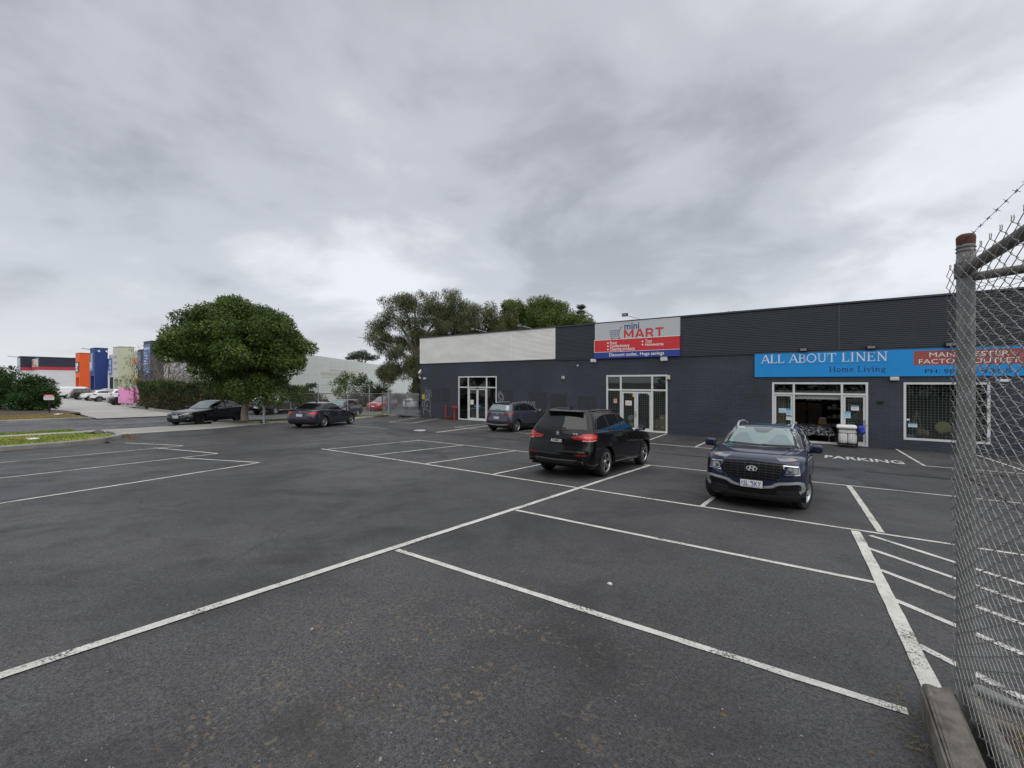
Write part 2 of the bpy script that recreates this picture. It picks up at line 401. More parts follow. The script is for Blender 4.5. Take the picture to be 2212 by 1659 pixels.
# ---- sheets
S_ = -0.11                                                        # the street lies a kerb lower than its verges
lay('ground', [rect(-2500, 1500, -900, 2500)], -.14, M_GROUND)
lay('car_park', [rect(-23.2, 30, -40, 5.0), rect(-26.75, 30, 5.0, 10.0), rect(-28.0, 30, 10.0, 25.35), [(-26.75,5.0),(-26.75,5.6),(-26.0,5.0)],
    [(-28.0,13.1),(-28.0,23.4),(-30.6,25.35),(-32.2,25.35),(-32.2,24.6),(-29.3,20.0)], rect(-32.2, -27.4, 25.35, 60)], 0.0, M_ASPH)
lay('street', [rect(-41.0, -30.2, -90, 400)], S_, M_ROAD)
lay('footpath', [rect(-28.55, -27.75, -70, 5.1)], .125, M_CONC)
lay('driveway', [[(-30.2, 5.3), (-26.75, 5.9), (-26.75, 10.0), (-27.9, 13.2), (-28.3, 13.3), (-30.2, 10.7)]], .012, M_CONC)
lay('far_driveway', [[(-41.0, 8.1), (-49.2, 8.5), (-60, 11.2), (-60, 14.2), (-48.9, 13.7), (-41.0, 13.4)]], -.05, M_CONC)
lay('far_car_park', [rect(-230, -60, 6.5, 30), [(-49.3, 8.5), (-48.9, 13.7), (-60, 14.2), (-60, 6.5)]], -.045, M_CONC2)
lay('verge_turf', [rect(-30.05, -28.55, -70, 5.0), rect(-27.75, -23.4, -70, 3.6), [(-27.75,3.6),(-23.4,3.6),(-24.0,5.0),(-25.0,5.6),(-27.2,5.6),(-27.75,5.0)]], .12, M_GRASS)
lay('fence_verge_turf', [[(-30.05,11.0),(-28.45,13.6),(-28.45,19.3),(-30.05,24.3)], rect(-33.4, -30.05, 24.6, 25.0)], .10, M_GRASS)
lay('garden_bed', [[(-41.2,13.6),(-48.9,13.9),(-58,14.7),(-60,16),(-60,60),(-41.2,90)]], .06, M_DIRT)
lay('dry_verge', [rect(-47.4, -41.15, -70, 7.7)], .06, M_DRY)
lay('mulch_bed', [[(-47.4,-70),(-47.4,8.4),(-49.2,8.7),(-54,8.2),(-57,6.4),(-70,6.4),(-70,-70)]], .05, M_DIRT)
# kerbs: a rounded upstand swept along a line
def kerb(name, pts, w, h, base, m, side=1):
    mb = MB(); prof = [(0,-.12),(0,h-.03),(.03,h),(w,h),(w,-.12)]
    P = [Vector((x,y)) for x,y in pts]; rows = []
    for i, p in enumerate(P):
        t = (P[min(i+1,len(P)-1)]-P[max(i-1,0)]).normalized(); n = Vector((-t.y, t.x))*side; row = []
        for a, b in prof:
            q = p+n*a; row.append((q.x, q.y, gzf(q.x,q.y)+base+b))
        rows.append(row)
    vs = [v for r in rows for v in r]; k = len(prof); fs = []
    for i in range(len(rows)-1):
        for j in range(k-1): fs.append((i*k+j, i*k+j+1, (i+1)*k+j+1, (i+1)*k+j))
    fs += [tuple(range(k)), tuple((len(rows)-1)*k+j for j in range(k))]
    mb.add(vs, fs); return mb.build(name, m, smooth=30, kind='structure')
def dense(pts, step=1.0):
    out = []
    for (x0,y0),(x1,y1) in zip(pts[:-1], pts[1:]):
        n = max(1, int(math.hypot(x1-x0,y1-y0)/step))
        for i in range(n): out.append((x0+(x1-x0)*i/n, y0+(y1-y0)*i/n))
    out.append(pts[-1]); return out
kerb('kerb', dense([(-23.2,-40),(-23.2,2.6)]) + [(-23.3,3.6),(-23.6,4.5),(-24.2,5.2),(-25.0,5.75),(-26.0,5.95),(-27.3,5.9)], .22, .17, 0, M_KERB)
kerb('kerb', dense([(-30.2,-70),(-30.2,4.4)])+[(-29.9,5.0),(-29.2,5.25)], .18, .125, 0.0, M_KERB, -1)
kerb('kerb', [(-28.9,13.75),(-28.55,13.45)]+dense([(-28.2,13.5),(-28.2,19.4),(-30.3,24.2),(-31.6,24.9)]), .2, .12, 0, M_CONC, 1)
kerb('kerb', [(-28.6,13.1),(-29.2,12.6)]+dense([(-30.0,11.0),(-30.2,11.6),(-30.2,80)]), .18, .115, 0, M_KERB, -1)
kerb('kerb', dense([(-41.0,-70),(-41.0,7.4)])+[(-41.2,7.9),(-42.2,8.05)], .18, .075, 0.0, M_KERB, 1)
kerb('kerb', [(-42.4,13.5),(-41.4,13.7)]+dense([(-41.0,14.4),(-41.0,80)]), .18, .075, 0.0, M_KERB, 1)
kerb('kerb', dense([(-41.5,13.55),(-48.9,13.85),(-58,14.6)]), .2, .15, 0, M_KERB, 1)
kerb('kerb', dense([(-47.4,-30),(-47.4,4.2)]), .25, .2, 0.0, M_KERB, 1)
# ---- painted lines
BX = [-14.7, -12.19, -9.62, -7.1, -4.56, -2.0, .40]
LW = .085
def pline(p, q, w=LW, dz=.006):
    """a hand rolled line: short quads whose edges wander a few millimetres"""
    dx, dy = q[0]-p[0], q[1]-p[1]; l = math.hypot(dx, dy); n = max(2, min(60, int(l/.22))); nx, ny = -dy/l, dx/l; rg = random.Random(int(abs(p[0]*97+p[1]*31+q[0]*13)*10)); rows = []
    for i in range(n+1):
        t = i/n; a, b = w/2+rg.gauss(0, .0028), w/2+rg.gauss(0, .0028); o = .006*math.sin(t*l*.9+p[0]); x, y = p[0]+dx*t+nx*o, p[1]+dy*t+ny*o; rows.append(((x+nx*a, y+ny*a), (x-nx*b, y-ny*b)))
    return lay('parking_line', [[rows[i][0], rows[i][1], rows[i+1][1], rows[i+1][0]] for i in range(n)], dz, M_LINE)
pline((-4.63, -3.2), (-4.58, 13.86), .10, .010)                                       # the long line in front
pline((-15.0, 9.02), (-4.63, 9.02)); pline((-4.53, 9.02), (6, 9.2))
pline((-15.0, 13.6), (-4.63, 13.84)); pline((-4.53, 13.84), (7, 14.45))
pline((-14.7, 8.98), (-14.75, 13.6), LW, .010)
for x in BX[1:4]: pline((x, 9.06), (x-.03, 13.7), LW, .010)
pline((-2.0, 9.06), (-2.0, 13.9), LW, .010)
pline((.40, 14.05), (.68, 9.2), .10, .010); pline((.34, 9.0), (.62, 4.05), .12, .010)
pline((-4.53, 6.44), (.44, 6.52)); pline((-4.53, 3.76), (.42, 3.88))
for a, b in [((.52,8.86),(3.4,6.06)), ((.44,8.05),(3.6,5.0)), ((.50,7.07),(3.6,4.2)), ((.54,6.07),(2.6,4.25)), ((.60,5.03),(1.5,4.2))]:
    pline(a, (a[0]+(b[0]-a[0])*1.3, a[1]+(b[1]-a[1])*1.3), LW)
# bays against the shops
pline((-19.05, 23.85), (-18.62, 19.95)); pline((-18.62, 19.95), (-7.2, 20.25)); pline((-7.2, 20.2), (-2.4, 20.05)); pline((2.6, 20.15), (8, 20.4))
for a, b in [((-16.2,20.2),(-16.3,25.0)), ((-14.3,20.0),(-14.3,25.0)), ((-11.9,20.1),(-11.9,25)), ((-7.13,21.2),(-7.37,25.15)), ((-4.70,20.1),(-4.80,24.4)), ((2.34,25.15),(2.6,20.2)), ((4.75,24.9),(5.1,20.3)), ((7.2,24.9),(7.6,20.3))]:
    pline(a, b, LW, .010)
pline((-27.05, 24.75), (-24.4, 19.6)); pline((-24.4, 19.6), (-22.66, 20.1)); pline((-22.66, 20.1), (-25.2, 25.2))
# bays on the left
for a, b, c in [((-11.0,-.3),(-13.18,6.03),(-15.9,5.10)), ((-15.0,.3),(-16.36,6.18),(-19.94,5.48)), ((-19.1,.6),(-19.93,6.35),(-22.81,5.33))]:
    pline(a, b, LW); pline(b, c, LW, .010)
# street markings
for y0 in range(-60, 120, 16): lay('lane_line', [strip((-36.0, y0+3.4), (-36.0, y0+12.6), .10)], S_+.008, M_LINE)
lay('edge_line', [strip((-38.0, 15.4), (-39.4, 21.0), .12)], S_+.008, M_LINE)
# pale concrete spoon drain edge and dark joint along the foot of the fall
M_TAR = mat('wet tar', (.018, .018, .02), .42, bump=.3, bscale=30)
lay('drain_joint', [strip((-20.9, 16.42), (-19.4, 16.45), .13), strip((-19.4, 16.45), (-11.3, 17.3), .14), strip((-11.3, 17.3), (-3.8, 17.45), .12), strip((-3.8, 17.45), (.4, 17.6), .08), strip((.9,17.6),(9,17.75),.10)], .005, M_TAR)
lay('concrete_strip', [strip((-17.15, 16.9), (-18.0, 22.6), .22), strip((-23.9, 15.9), (-20.4, 16.35), .12)], .004, M_CONC)
# stencilled word
mb = MB()
add_text(mb, 'PARKING', lambda u, v: (u, v, gzf(u, v)+.010), -.14, 2.12, 20.15, 20.98, bold=.02)
mb.build('ground_lettering', M_WORD, kind='structure')
# ------------------------------------------------------------ the dark shop building
WY = 25.1; GB = -.9
def brick_mat():
    g = NG('painted brick')
    sep = g.n('ShaderNodeSeparateXYZ'); g.l(g.obj, sep.inputs[0]); cmb = g.n('ShaderNodeCombineXYZ')
    g.l(g.math('ADD', sep.outputs[0], sep.outputs[1]), cmb.inputs[0]); g.l(sep.outputs[2], cmb.inputs[1])
    br = g.n('ShaderNodeTexBrick'); g.l(cmb.outputs[0], br.inputs['Vector'])
    br.inputs['Scale'].default_value = 1.0; br.inputs['Brick Width'].default_value = .40; br.inputs['Row Height'].default_value = .086
    br.inputs['Mortar Size'].default_value = .010; br.inputs['Mortar Smooth'].default_value = .35
    br.inputs['Color1'].default_value = (.031, .0375, .052, 1); br.inputs['Color2'].default_value = (.038, .045, .060, 1); br.inputs['Mortar'].default_value = (.018, .021, .029, 1)
    str_ = g.noise(1.0, 5, .65, vec=g.mapv((.6, .6, 9))); wash = g.noise(.35, 4, .6)
    c = g.mix(g.rng(wash, .35, .7), br.outputs[0], g.mix(1.0, br.outputs[0], (1.5, 1.52, 1.56), 'MULTIPLY'))
    c = g.mix(g.math('MULTIPLY', g.rng(str_, .55, .8), .5), c, (.062, .066, .078))
    nick = g.math('MULTIPLY', g.rng(g.noise(2.6, 6, .75, vec=g.mapv((.5, .5, 5))), .70, .76), .7)
    c = g.mix(nick, c, (.16, .16, .165))
    lowz = g.rng(sep.outputs[2], -.9, -.55, 1, 0); chip = g.math('MULTIPLY', g.rng(g.noise(1.5, 6, .7, vec=g.mapv((1, 1, 4))), .62, .68), lowz)
    c = g.mix(g.math('MULTIPLY', chip, .6), c, (.30, .22, .18))
    g.color(c); g.rough(g.rng(wash, .3, .7, .5, .68))
    h = g.math('ADD', g.math('MULTIPLY', br.outputs['Fac'], -1.0), g.math('MULTIPLY', g.noise(60, 3), .3)); g.bump(h, .8, .012); return g.m
def clad_mat(name, base, rust):
    g = NG(name); n = g.noise(.6, 5, .6, vec=g.mapv((1, 1, 3)))
    c = g.mix(g.rng(n, .3, .7), tuple(x*.94 for x in base), tuple(x*1.05 for x in base))
    if rust:
        r = g.math('MULTIPLY', g.rng(g.noise(1.7, 6, .7, vec=g.mapv((.35, .35, 5.5))), .62, .70), .55); c = g.mix(r, c, (.52, .34, .13))
        c = g.mix(g.math('MULTIPLY', g.rng(g.noise(6, 4, .7, vec=g.mapv((.4, 1, 1))), .5, .75), .12), c, (.33, .30, .26))
    g.color(c); g.rough(.5); return g.m
M_BRICK = brick_mat(); M_CLAD = clad_mat('charcoal cladding', (.043, .050, .062), False); M_WCLAD = clad_mat('weathered white cladding', (.80, .79, .765), True)
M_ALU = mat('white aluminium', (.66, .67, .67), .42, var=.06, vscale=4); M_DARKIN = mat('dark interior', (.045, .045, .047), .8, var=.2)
M_GLASS = shop_glass('shop glass', (.86, .91, .89), 1.0); M_GRID = mat('white wire', (.55, .56, .55), .5); M_SHUT = mat('black shutter', (.018, .018, .02), .5)
M_STEEL = mat('galvanised steel', (.36, .37, .375), .5, .6, var=.2, vscale=9); M_WHITE = mat('white plastic', (.72, .72, .70), .45); M_BLK = mat('black plastic', (.014, .014, .015), .45)
M_GREYIN = mat('grey bulkhead', (.30, .30, .29), .7); M_CREAM = mat('cream plastic', (.62, .56, .42), .5)
bld = empty('shop_building', (-6.5, WY, GB), 'long dark painted brick shop building with corrugated fascia', 'building')
X0, X1 = -27.25, 16.0
OPEN = [(-23.06, -19.36, GB, 2.42), (-10.97, -7.33, GB, 2.41), (-2.28, 1.40, GB, 1.98), (2.58, 5.15, -.46, 1.98), (8.6, 12.2, GB, 1.98)]
mb = MB(); x = X0
for a, b, z0, z1 in OPEN:
    mb.box(x, a, WY, WY+.24, GB-.3, 3.5); mb.box(a, b, WY, WY+.24, z1, 3.5)
    mb.box(a, b, WY, WY+.24, GB-.3, z0 if z0 > GB else GB+.02); x = b
mb.box(x, X1, WY, WY+.24, GB-.3, 3.5)
mb.build('wall', M_BRICK, bld)
MB().box(X0, X0+.24, WY+.242, 55, GB-.3, 5.4).build('wall', M_BRICK, bld)
MB().box(X1-.24, X1, WY+.242, 55, GB-.3, 5.4).build('wall', M_BRICK, bld)
MB().box(X0+.245, X1-.245, WY+.30, 55, 5.1, 5.3).build('roof', mat('roof sheet', (.35, .36, .36), .5), bld)
mb = MB(); mb.box(X0+.25, X1-.25, WY+.245, 45, GB-.2, GB+.03); mb.build('shop_floor', mat('shop floor', (.13, .12, .11), .5, var=.2), bld)
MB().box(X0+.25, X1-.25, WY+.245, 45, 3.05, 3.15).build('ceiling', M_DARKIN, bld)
mb = MB(); mb.box(X0+.25, X1-.25, 36.0, 36.2, GB+.032, 3.048)
for xx in (-15.0, -5.2, 6.2): mb.box(xx, xx+.15, WY+.25, 35.99, GB+.032, 3.048)
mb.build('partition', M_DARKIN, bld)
def corrugated(xa, xb, za, zb, y, pitch, depth):
    mb = MB(); z = za; prof = []
    while z < zb - 1e-4:
        for dz, dy in ((0, 0), (.18, 0), (.38, depth), (.62, depth), (.82, 0)):
            zz = z + dz*pitch
            if zz < zb: prof.append((zz, dy))
        z += pitch
    prof.append((zb, 0)); n = len(prof)
    vs = [(xa, y-d, z) for z, d in prof] + [(xb, y-d, z) for z, d in prof] + [(xa, y+.06, z) for z, d in prof] + [(xb, y+.06, z) for z, d in prof]
    fs = [(i, n+i, n+i+1, i+1) for i in range(n-1)] + [(2*n+i, i, i+1, 2*n+i+1) for i in range(n-1)] + [(n+i, 3*n+i, 3*n+i+1, n+i+1) for i in range(n-1)]
    return mb.add(vs, fs)
for a, b in ((-14.48, .32), (.40, 8.3), (8.38, X1)): corrugated(a, b, 3.46, 5.50, WY-.03, .084, .022).build('fascia_sheet', M_CLAD, bld)
for a, b in ((-27.2, -18.11), (-18.05, -14.56)): corrugated(a, b, 3.53, 5.50, WY-.05, .084, .022).build('white_fascia_sheet', M_WCLAD, bld)
mb = MB()
for xx in (-27.24, -18.11, -14.56): mb.box(xx, xx+.06, WY-.085, WY-.001, 3.51, 5.52)
mb.box(-27.18, -14.56, WY-.083, WY-.001, 3.49, 3.525); mb.box(-27.18, -14.56, WY-.083, WY-.001, 5.505, 5.535)
mb.build('fascia_trim', M_WCLAD, bld)
mb = MB()
for xx in (.32, 8.3): mb.box(xx, xx+.08, WY-.062, WY-.001, 3.47, 5.5)
mb.box(X0-.02, X1, WY-.10, WY+.28, 5.54, 5.62); mb.box(-14.48, X1, WY-.07, WY-.001, 3.40, 3.45); mb.box(X0, X1, WY+.02, WY+.22, 3.502, 5.538)
mb.build('parapet_capping', M_CLAD, bld)
# ---- shopfronts
def front(xa, xb, za, zb, mull, ztr, name='shopfront', d=.09, w=.085):
    mb = MB(); y0, y1 = WY-.015, WY+d
    mb.box(xa, xa+w, y0, y1, za+.03, zb); mb.box(xb-w, xb, y0, y1, za+.03, zb); mb.box(xa+w, xb-w, y0, y1, zb-w, zb); mb.box(xa+w, xb-w, y0+.004, y1, za+.03, za+.03+w)
    for m in mull: mb.box(m-w/2, m+w/2, y0+.002, y1-.002, za+.03+w, zb-w)
    ms = [xa+w] + [q for m in mull for q in (m-w/2, m+w/2)] + [xb-w]
    if ztr:
        for i in range(0, len(ms), 2): mb.box(ms[i], ms[i+1], y0+.003, y1-.003, ztr-w/2, ztr+w/2)
    return mb.build(name, M_ALU, bld), ms
def pane(xa, xb, za, zb, par, y=WY+.045): return MB().box(xa, xb, y, y+.008, za, zb).build('pane', M_GLASS, par)
def grid(xa, xb, za, zb, par, y=WY+.16, p=.105, r=.0045):
    mb = MB(); n = max(2, round((xb-xa)/p)); k = max(2, round((zb-za)/p))
    for i in range(n+1): x = xa+(xb-xa)*i/n; mb.box(x-r, x+r, y, y+.008, za, zb)
    for j in range(k+1): z = za+(zb-za)*j/k; mb.box(xa, xb, y+.009, y+.017, z-r, z+r)
    return mb.build('security_grille', M_GRID, par)
def leaf(xa, xb, za, zb, handle=None, w=.085, y=WY+.02):
    mb = MB(); mb.box(xa, xa+w, y, y+.05, za, zb); mb.box(xb-w, xb, y, y+.05, za, zb); mb.box(xa+w, xb-w, y, y+.05, zb-w, zb); mb.box(xa+w, xb-w, y, y+.05, za, za+w*1.5)
    o = mb.build('door', M_ALU, bld); pane(xa+w, xb-w, za+w*1.5, zb-w, o, y+.02)
    if handle:
        m2 = MB(); m2.bbox(handle-.03, handle+.03, y-.02, y-.001, -.05, .32, .008); m2.tube([(handle, y-.02, .10), (handle, y-.07, .10), (handle+.14, y-.07, .10)], .012); m2.build('handle', M_STEEL, o)
    return o
def notice(xa, xb, za, zb, m, y, lines=3, ink=(.25, .28, .35), head=None, par=bld):
    o = MB().box(xa, xb, y-.004, y, za, zb).build('notice', m, par); mi = mat('ink %s' % (ink,), ink, .7)
    mb = MB(); h = zb-za
    for i in range(lines):
        z = zb-h*(.34+.56*i/max(1, lines)); mb.box(xa+.1*(xb-xa), xb-(.1+.15*(i % 2))*(xb-xa), y-.006, y-.0045, z-.03*h, z+.03*h)
    if lines: mb.build('printed_lines', mi, o)
    if head: MB().box(xa+.004, xb-.004, y-.007, y-.0045, zb-h*.24, zb-.004).build('heading', mat('head %s' % (head,), head, .6), o)
    return o
M_PAPER = mat('white paper', (.74, .74, .72), .7); M_YEL = mat('yellow sign', (.75, .52, .05), .5); M_PINKP = mat('pale red paper', (.72, .42, .38), .7); M_BLUEP = mat('blue sticker', (.08, .12, .55), .5); M_SKYP = mat('pale blue paper', (.48, .66, .72), .7)
# first shop: sliding doors with a dark roller shutter behind them
f1, ms = front(-23.06, -19.36, GB, 2.42, [-22.07, -20.30], 1.60)
for i in range(0, 6, 2):
    pane(ms[i], ms[i+1], 1.64, 2.335, f1)
    if i != 2: pane(ms[i], ms[i+1], GB+.115, 1.555, f1)
leaf(-22.02, -21.19, GB+.09, 1.50); leaf(-21.18, -20.35, GB+.09, 1.50)
mb = MB(); mb.bbox(-21.32, -21.05, WY-.07, WY-.02, 1.50, 1.58, .01); mb.build('door_sensor', M_BLK, f1)
corrugated(-22.1, -20.25, GB+.06, 2.4, WY+.5, .075, .02).build('roller_shutter', M_SHUT, bld)
MB().box(-22.95, -22.14, WY+1.2, WY+1.25, GB+.05, 2.4).build('lining_panel', mat('grey green lining', (.09, .10, .09), .6), bld)
MB().box(-20.2, -19.45, WY+1.2, WY+1.25, GB+.05, 2.4).build('lining_panel', MATS['grey green lining'], bld)
notice(-21.86, -21.55, .32, .66, M_PAPER, WY+.016, 0)
mb = MB(); mb.box(-21.46, -21.28, WY+.008, WY+.016, .16, .25); mb.build('door_sticker', mat('bright blue', (.06, .30, .72), .5), bld); MB().box(-21.09, -20.86, WY+.008, WY+.016, .16, .25).build('door_sticker', MATS['bright blue'], bld)
# second shop: hinged doors, white grilles, dark louvres above
f2, ms = front(-10.97, -7.33, GB, 2.41, [-10.06, -8.19], 1.53, w=.095)
for i in range(0, 6, 2):
    pane(ms[i], ms[i+1], 1.58, 2.315, f2)
    if i != 2: pane(ms[i], ms[i+1], GB+.125, 1.48, f2); grid(ms[i], ms[i+1], GB+.13, 1.47, f2)
corrugated(-10.85, -7.45, 1.45, 2.4, WY+.32, .075, .03).build('louvre_blind', M_SHUT, bld)
leaf(-10.0, -9.14, GB+.07, 1.44, None, .1); leaf(-9.12, -8.25, GB+.07, 1.44, -9.17, .1)
grid(-9.9, -9.24, GB+.22, 1.34, f2); grid(-9.02, -8.35, GB+.22, 1.34, f2)
notice(-10.52, -10.30, .74, 1.06, M_PINKP, WY+.03, 4, (.5, .08, .06), (.12, .03, .03)); notice(-9.78, -9.40, .62, .90, M_PAPER, WY+.03, 3, (.7, .15, .12))
notice(-9.35, -9.20, 1.12, 1.34, M_YEL, WY+.03, 1, (.15, .1, .02)); notice(-9.06, -8.93, 1.20, 1.34, M_BLUEP, WY+.03, 0); notice(-8.45, -8.35, 1.25, 1.32, M_SKYP, WY+.03, 0); notice(-9.98, -9.90, 1.28, 1.33, M_PAPER, WY+.018, 0)
# third shop: wide opening under a half raised shutter
f3, ms = front(-2.28, 1.40, GB, 1.98, [-1.38, .47], 1.44)
for i in range(0, 6, 2): pane(ms[i], ms[i+1], 1.48, 1.895, f3)
MB().box(-1.335, .43, WY-.012, WY+.09, GB+.03, GB+.04).build('threshold', M_ALU, f3)
leaf(-2.19, -1.43, GB+.1, 1.39, None, .08); grid(-2.11, -1.51, GB+.2, 1.31, f3)
leaf(.52, 1.31, GB+.1, 1.39, 1.27, .08); grid(.6, 1.23, GB+.2, 1.31, f3)
corrugated(-1.33, .425, 1.19, 1.45, WY+.16, .06, .006).build('roller_shutter', mat('grey shutter', (.45, .45, .44), .5), bld)
MB().box(-2.2, 1.32, WY+.35, WY+.5, 1.30, 1.58).build('bulkhead', M_GREYIN, bld)
notice(-2.0, -1.70, .50, .72, M_SKYP, WY+.016, 3, (.35, .42, .45)); notice(-1.69, -1.48, .40, .72, M_SKYP, WY+.016, 4, (.2, .35, .5), (.10, .35, .6)); notice(-1.69, -1.43, .16, .36, M_PAPER, WY+.016, 1, (.5, .35, .3), (.25, .35, .5))
notice(.80, 1.08, .72, .94, M_PAPER, WY+.016, 3, (.3, .35, .4), (.06, .22, .45)); notice(.55, .78, .36, .66, M_SKYP, WY+.016, 4, (.25, .35, .45), (.10, .42, .65))
# display window
f4, ms = front(2.58, 5.15, -.49, 1.98, [], None, 'display_window')
pane(2.665, 5.065, -.37, 1.895, f4); grid(2.67, 5.06, -.37, 1.89, f4, p=.115)
notice(2.73, 3.02, .08, .26, M_SKYP, WY+.04, 2, (.3, .4, .5), (.06, .2, .4)); notice(2.68, 2.78, .36, .43, M_PAPER, WY+.04, 0)
f5, ms = front(8.6, 12.2, GB, 1.98, [9.5, 11.3], 1.44)
for i in range(0, 6, 2): pane(ms[i], ms[i+1], 1.48, 1.895, f5); pane(ms[i], ms[i+1], GB+.115, 1.395, f5)
# ---- lights, cameras and sensors on the wall (each its own thing)
def onwall(name, label, cat, x, z, y=WY, group=None): return empty(name, (x, y, z), label, cat, group)
def box_light(x, z, w, h, label, m=M_WHITE):
    t = onwall('wall_light', label, 'light', x, z, group='lights and sensors on the shop wall')
    MB().bbox(x-w/2, x+w/2, WY-.13, WY-.002, z-h/2, z+h/2, .02).build('housing', m, t)
    MB().box(x-w/2+.03, x+w/2-.03, WY-.14, WY-.131, z-h/2+.03, z+h/2-.05).build('diffuser', mat('light diffuser', (.6, .6, .58), .3), t)
box_light(-11.79, 3.31, .36, .20, 'white box light below the left corner of the red and grey shop sign')
box_light(-7.5, 3.29, .38, .24, 'white box light below the right corner of the red and grey shop sign')
box_light(2.28, 2.14, .30, .16, 'cream box light under the blue sign beside the display window', M_CREAM)
box_light(-26.7, 2.28, .24, .12, 'white sensor light on the dark wall near its left corner')
def dome_cam(x, z, label):
    t = onwall('dome_camera', label, 'camera', x, z, group='lights and sensors on the shop wall')
    MB().lathe([(.001, WY), (.11, WY-.001), (.12, WY-.05), (.10, WY-.06)], 16, 'y', (x, 0, z)).build('mount', M_WHITE, t, smooth=40)
    MB().ell((x, WY-.07, z-.02), (.085, .085, .085), 12, 8).build('dome', mat('dark dome', (.35, .35, .36), .15), t, smooth=60)
dome_cam(-13.94, 2.26, 'white dome camera midway along the wall left of the red sign')
t = onwall('alarm_siren', 'tiny white alarm button high on the dark brick wall', 'alarm', -12.89, 3.03); MB().lathe([(.001, WY-.08), (.04, WY-.07), (.05, WY)], 12, 'y', (-12.89, 0, 3.03)).build('cover', M_WHITE, t, smooth=40)
t = onwall('doorbell_camera', 'cream camera box on the right frame edge of the double doors', 'camera', -7.27, 2.25)
MB().bbox(-7.33, -7.17, WY-.14, WY-.016, 2.12, 2.37, .02).build('body', M_CREAM, t); MB().lathe([(.001, WY-.17), (.045, WY-.165), (.05, WY-.142)], 12, 'y', (-7.26, 0, 2.13)).build('lens', M_BLK, t)
t = onwall('bullet_camera', 'white bullet camera sticking out at the left wall corner', 'camera', -26.98, 2.8)
MB().tube([(-27.0, WY-.42, 2.70), (-27.16, WY-.05, 2.95)], .075, 10).build('barrel', M_WHITE, t, smooth=40); MB().tube([(-27.08, WY-.2, 2.82), (-27.08, WY-.001, 2.72)], .03, 6).build('arm', M_WHITE, t)
t = onwall('street_floodlight', 'white wall lamp on a bracket right of the display window', 'light', 5.45, 2.05)
MB().bbox(5.24, 5.60, WY-.50, WY-.2, 2.0, 2.1, .02).build('lamp_head', M_WHITE, t); MB().tube([(5.42, WY-.2, 2.06), (5.42, WY-.001, 2.16)], .025, 6).build('bracket', M_WHITE, t)
def flood(x, z, label, dy=-.1, arm=None, white=False):
    t = onwall('floodlight', label, 'light', x, z, group='floodlights on the fascia')
    MB().bbox(x-.17, x+.17, WY-.2+dy, WY-.08+dy, z-.09, z+.09, .012).build('lamp_head', M_BLK, t)
    MB().box(x-.13, x+.13, WY-.208+dy, WY-.201+dy, z-.06, z+.05).build('lens', mat('flood lens', (.5, .53, .52) if white else (.22, .23, .24), .15), t)
    if arm: MB().tube([(x, WY-.1+dy, z), arm], .018, 6).build('arm', M_STEEL, t)
    else: MB().tube([(x-.1, WY-.1+dy, z), (x-.1, WY-.02, z+.14), (x+.1, WY-.02, z+.14), (x+.1, WY-.1+dy, z)], .014, 6).build('bracket', M_BLK, t)
for x, l in ((-.99, 'over the word ALL'), (1.5, 'over the word LINEN'), (4.0, 'over the red panel')): flood(x, 3.53, 'small black floodlight above the blue sign '+l, 0)
flood(-23.98, 5.80, 'square black floodlight with pale lens on the parapet over the white fascia', .16, (-23.98, WY+.1, 5.63), True)
flood(-20.98, 5.84, 'slim floodlight on an arm above the middle of the white fascia', -.55, (-20.3, WY+.05, 5.63))
flood(-16.95, 5.80, 'floodlight on a bent arm above the right part of the white fascia', -.45, (-16.4, WY+.05, 5.63))
flood(-9.55, 5.86, 'floodlight leaning out on an arm above the shopping cart sign', -.5, (-8.9, WY+.05, 5.63))
t = onwall('wall_vent', 'small black vent on the brick pier by the right glass door', 'vent', 1.82, 1.12); MB().bbox(1.72, 1.92, WY-.05, WY-.002, 1.06, 1.18, .02).build('cover', M_BLK, t)
# ---- yellow sign, red hydrant pipe, graffiti
t = onwall('warning_sign', 'small yellow warning sign at the left end of the dark wall', 'sign', -26.9, .78)
MB().box(-27.03, -26.79, WY-.02, WY-.003, .60, .97).build('plate', M_YEL, t)
mb = MB(); F_ = lambda u, v: (u, WY-.022, v)
ribbon(mb, [(-26.98, .69), (-26.84, .69)], .05, F_); ribbon(mb, [(-26.96, .78), (-26.86, .78)], .04, F_); mb.add([F_(-26.97, .84), F_(-26.85, .84), F_(-26.91, .94)], [(0, 1, 2)]); mb.build('pictogram', mat('sign black', (.05, .04, .02), .6), t)
M_RED = mat('hydrant red', (.40, .035, .025), .38, var=.15)
t = onwall('hydrant_pipe', 'red fire hydrant pipework standing against the dark wall', 'hydrant', -23.7, GB, WY-.2)
MB().tube([(-24.2, WY-.18, .15), (-24.2, WY-.18, -.74), (-23.3, WY-.18, -.74)], .045, 10).build('pipe', M_RED, t, smooth=50)
MB().tube([(-23.29, WY-.18, -.90), (-23.29, WY-.18, .02)], .06, 10).build('riser', M_RED, t, smooth=50)
MB().tube([(-23.47, WY-.2, .05), (-23.12, WY-.2, .05)], .085, 10).build('valve', M_RED, t, smooth=50)
MB().tube([(-23.02, WY-.24, .04), (-22.92, WY-.24, .04)], .07, 10).build('outlet_cap', M_RED, t, smooth=50)
MB().tube([(-24.2, WY-.18, .10), (-24.2, WY-.18, .18)], .06, 10).build('pipe_cap', M_RED, t, smooth=50)
M_SPRAY = mat('grey spray paint', (.33, .35, .38), .7)
def graffiti(strokes, ox, oz, s, w=.035):
    mb = MB(); fn = lambda u, v: (ox+u*s, WY-.004, oz+v*s)
    for st in strokes: ribbon(mb, spline(st, 7), w, fn)
    mb.build('graffiti', M_SPRAY, bld)
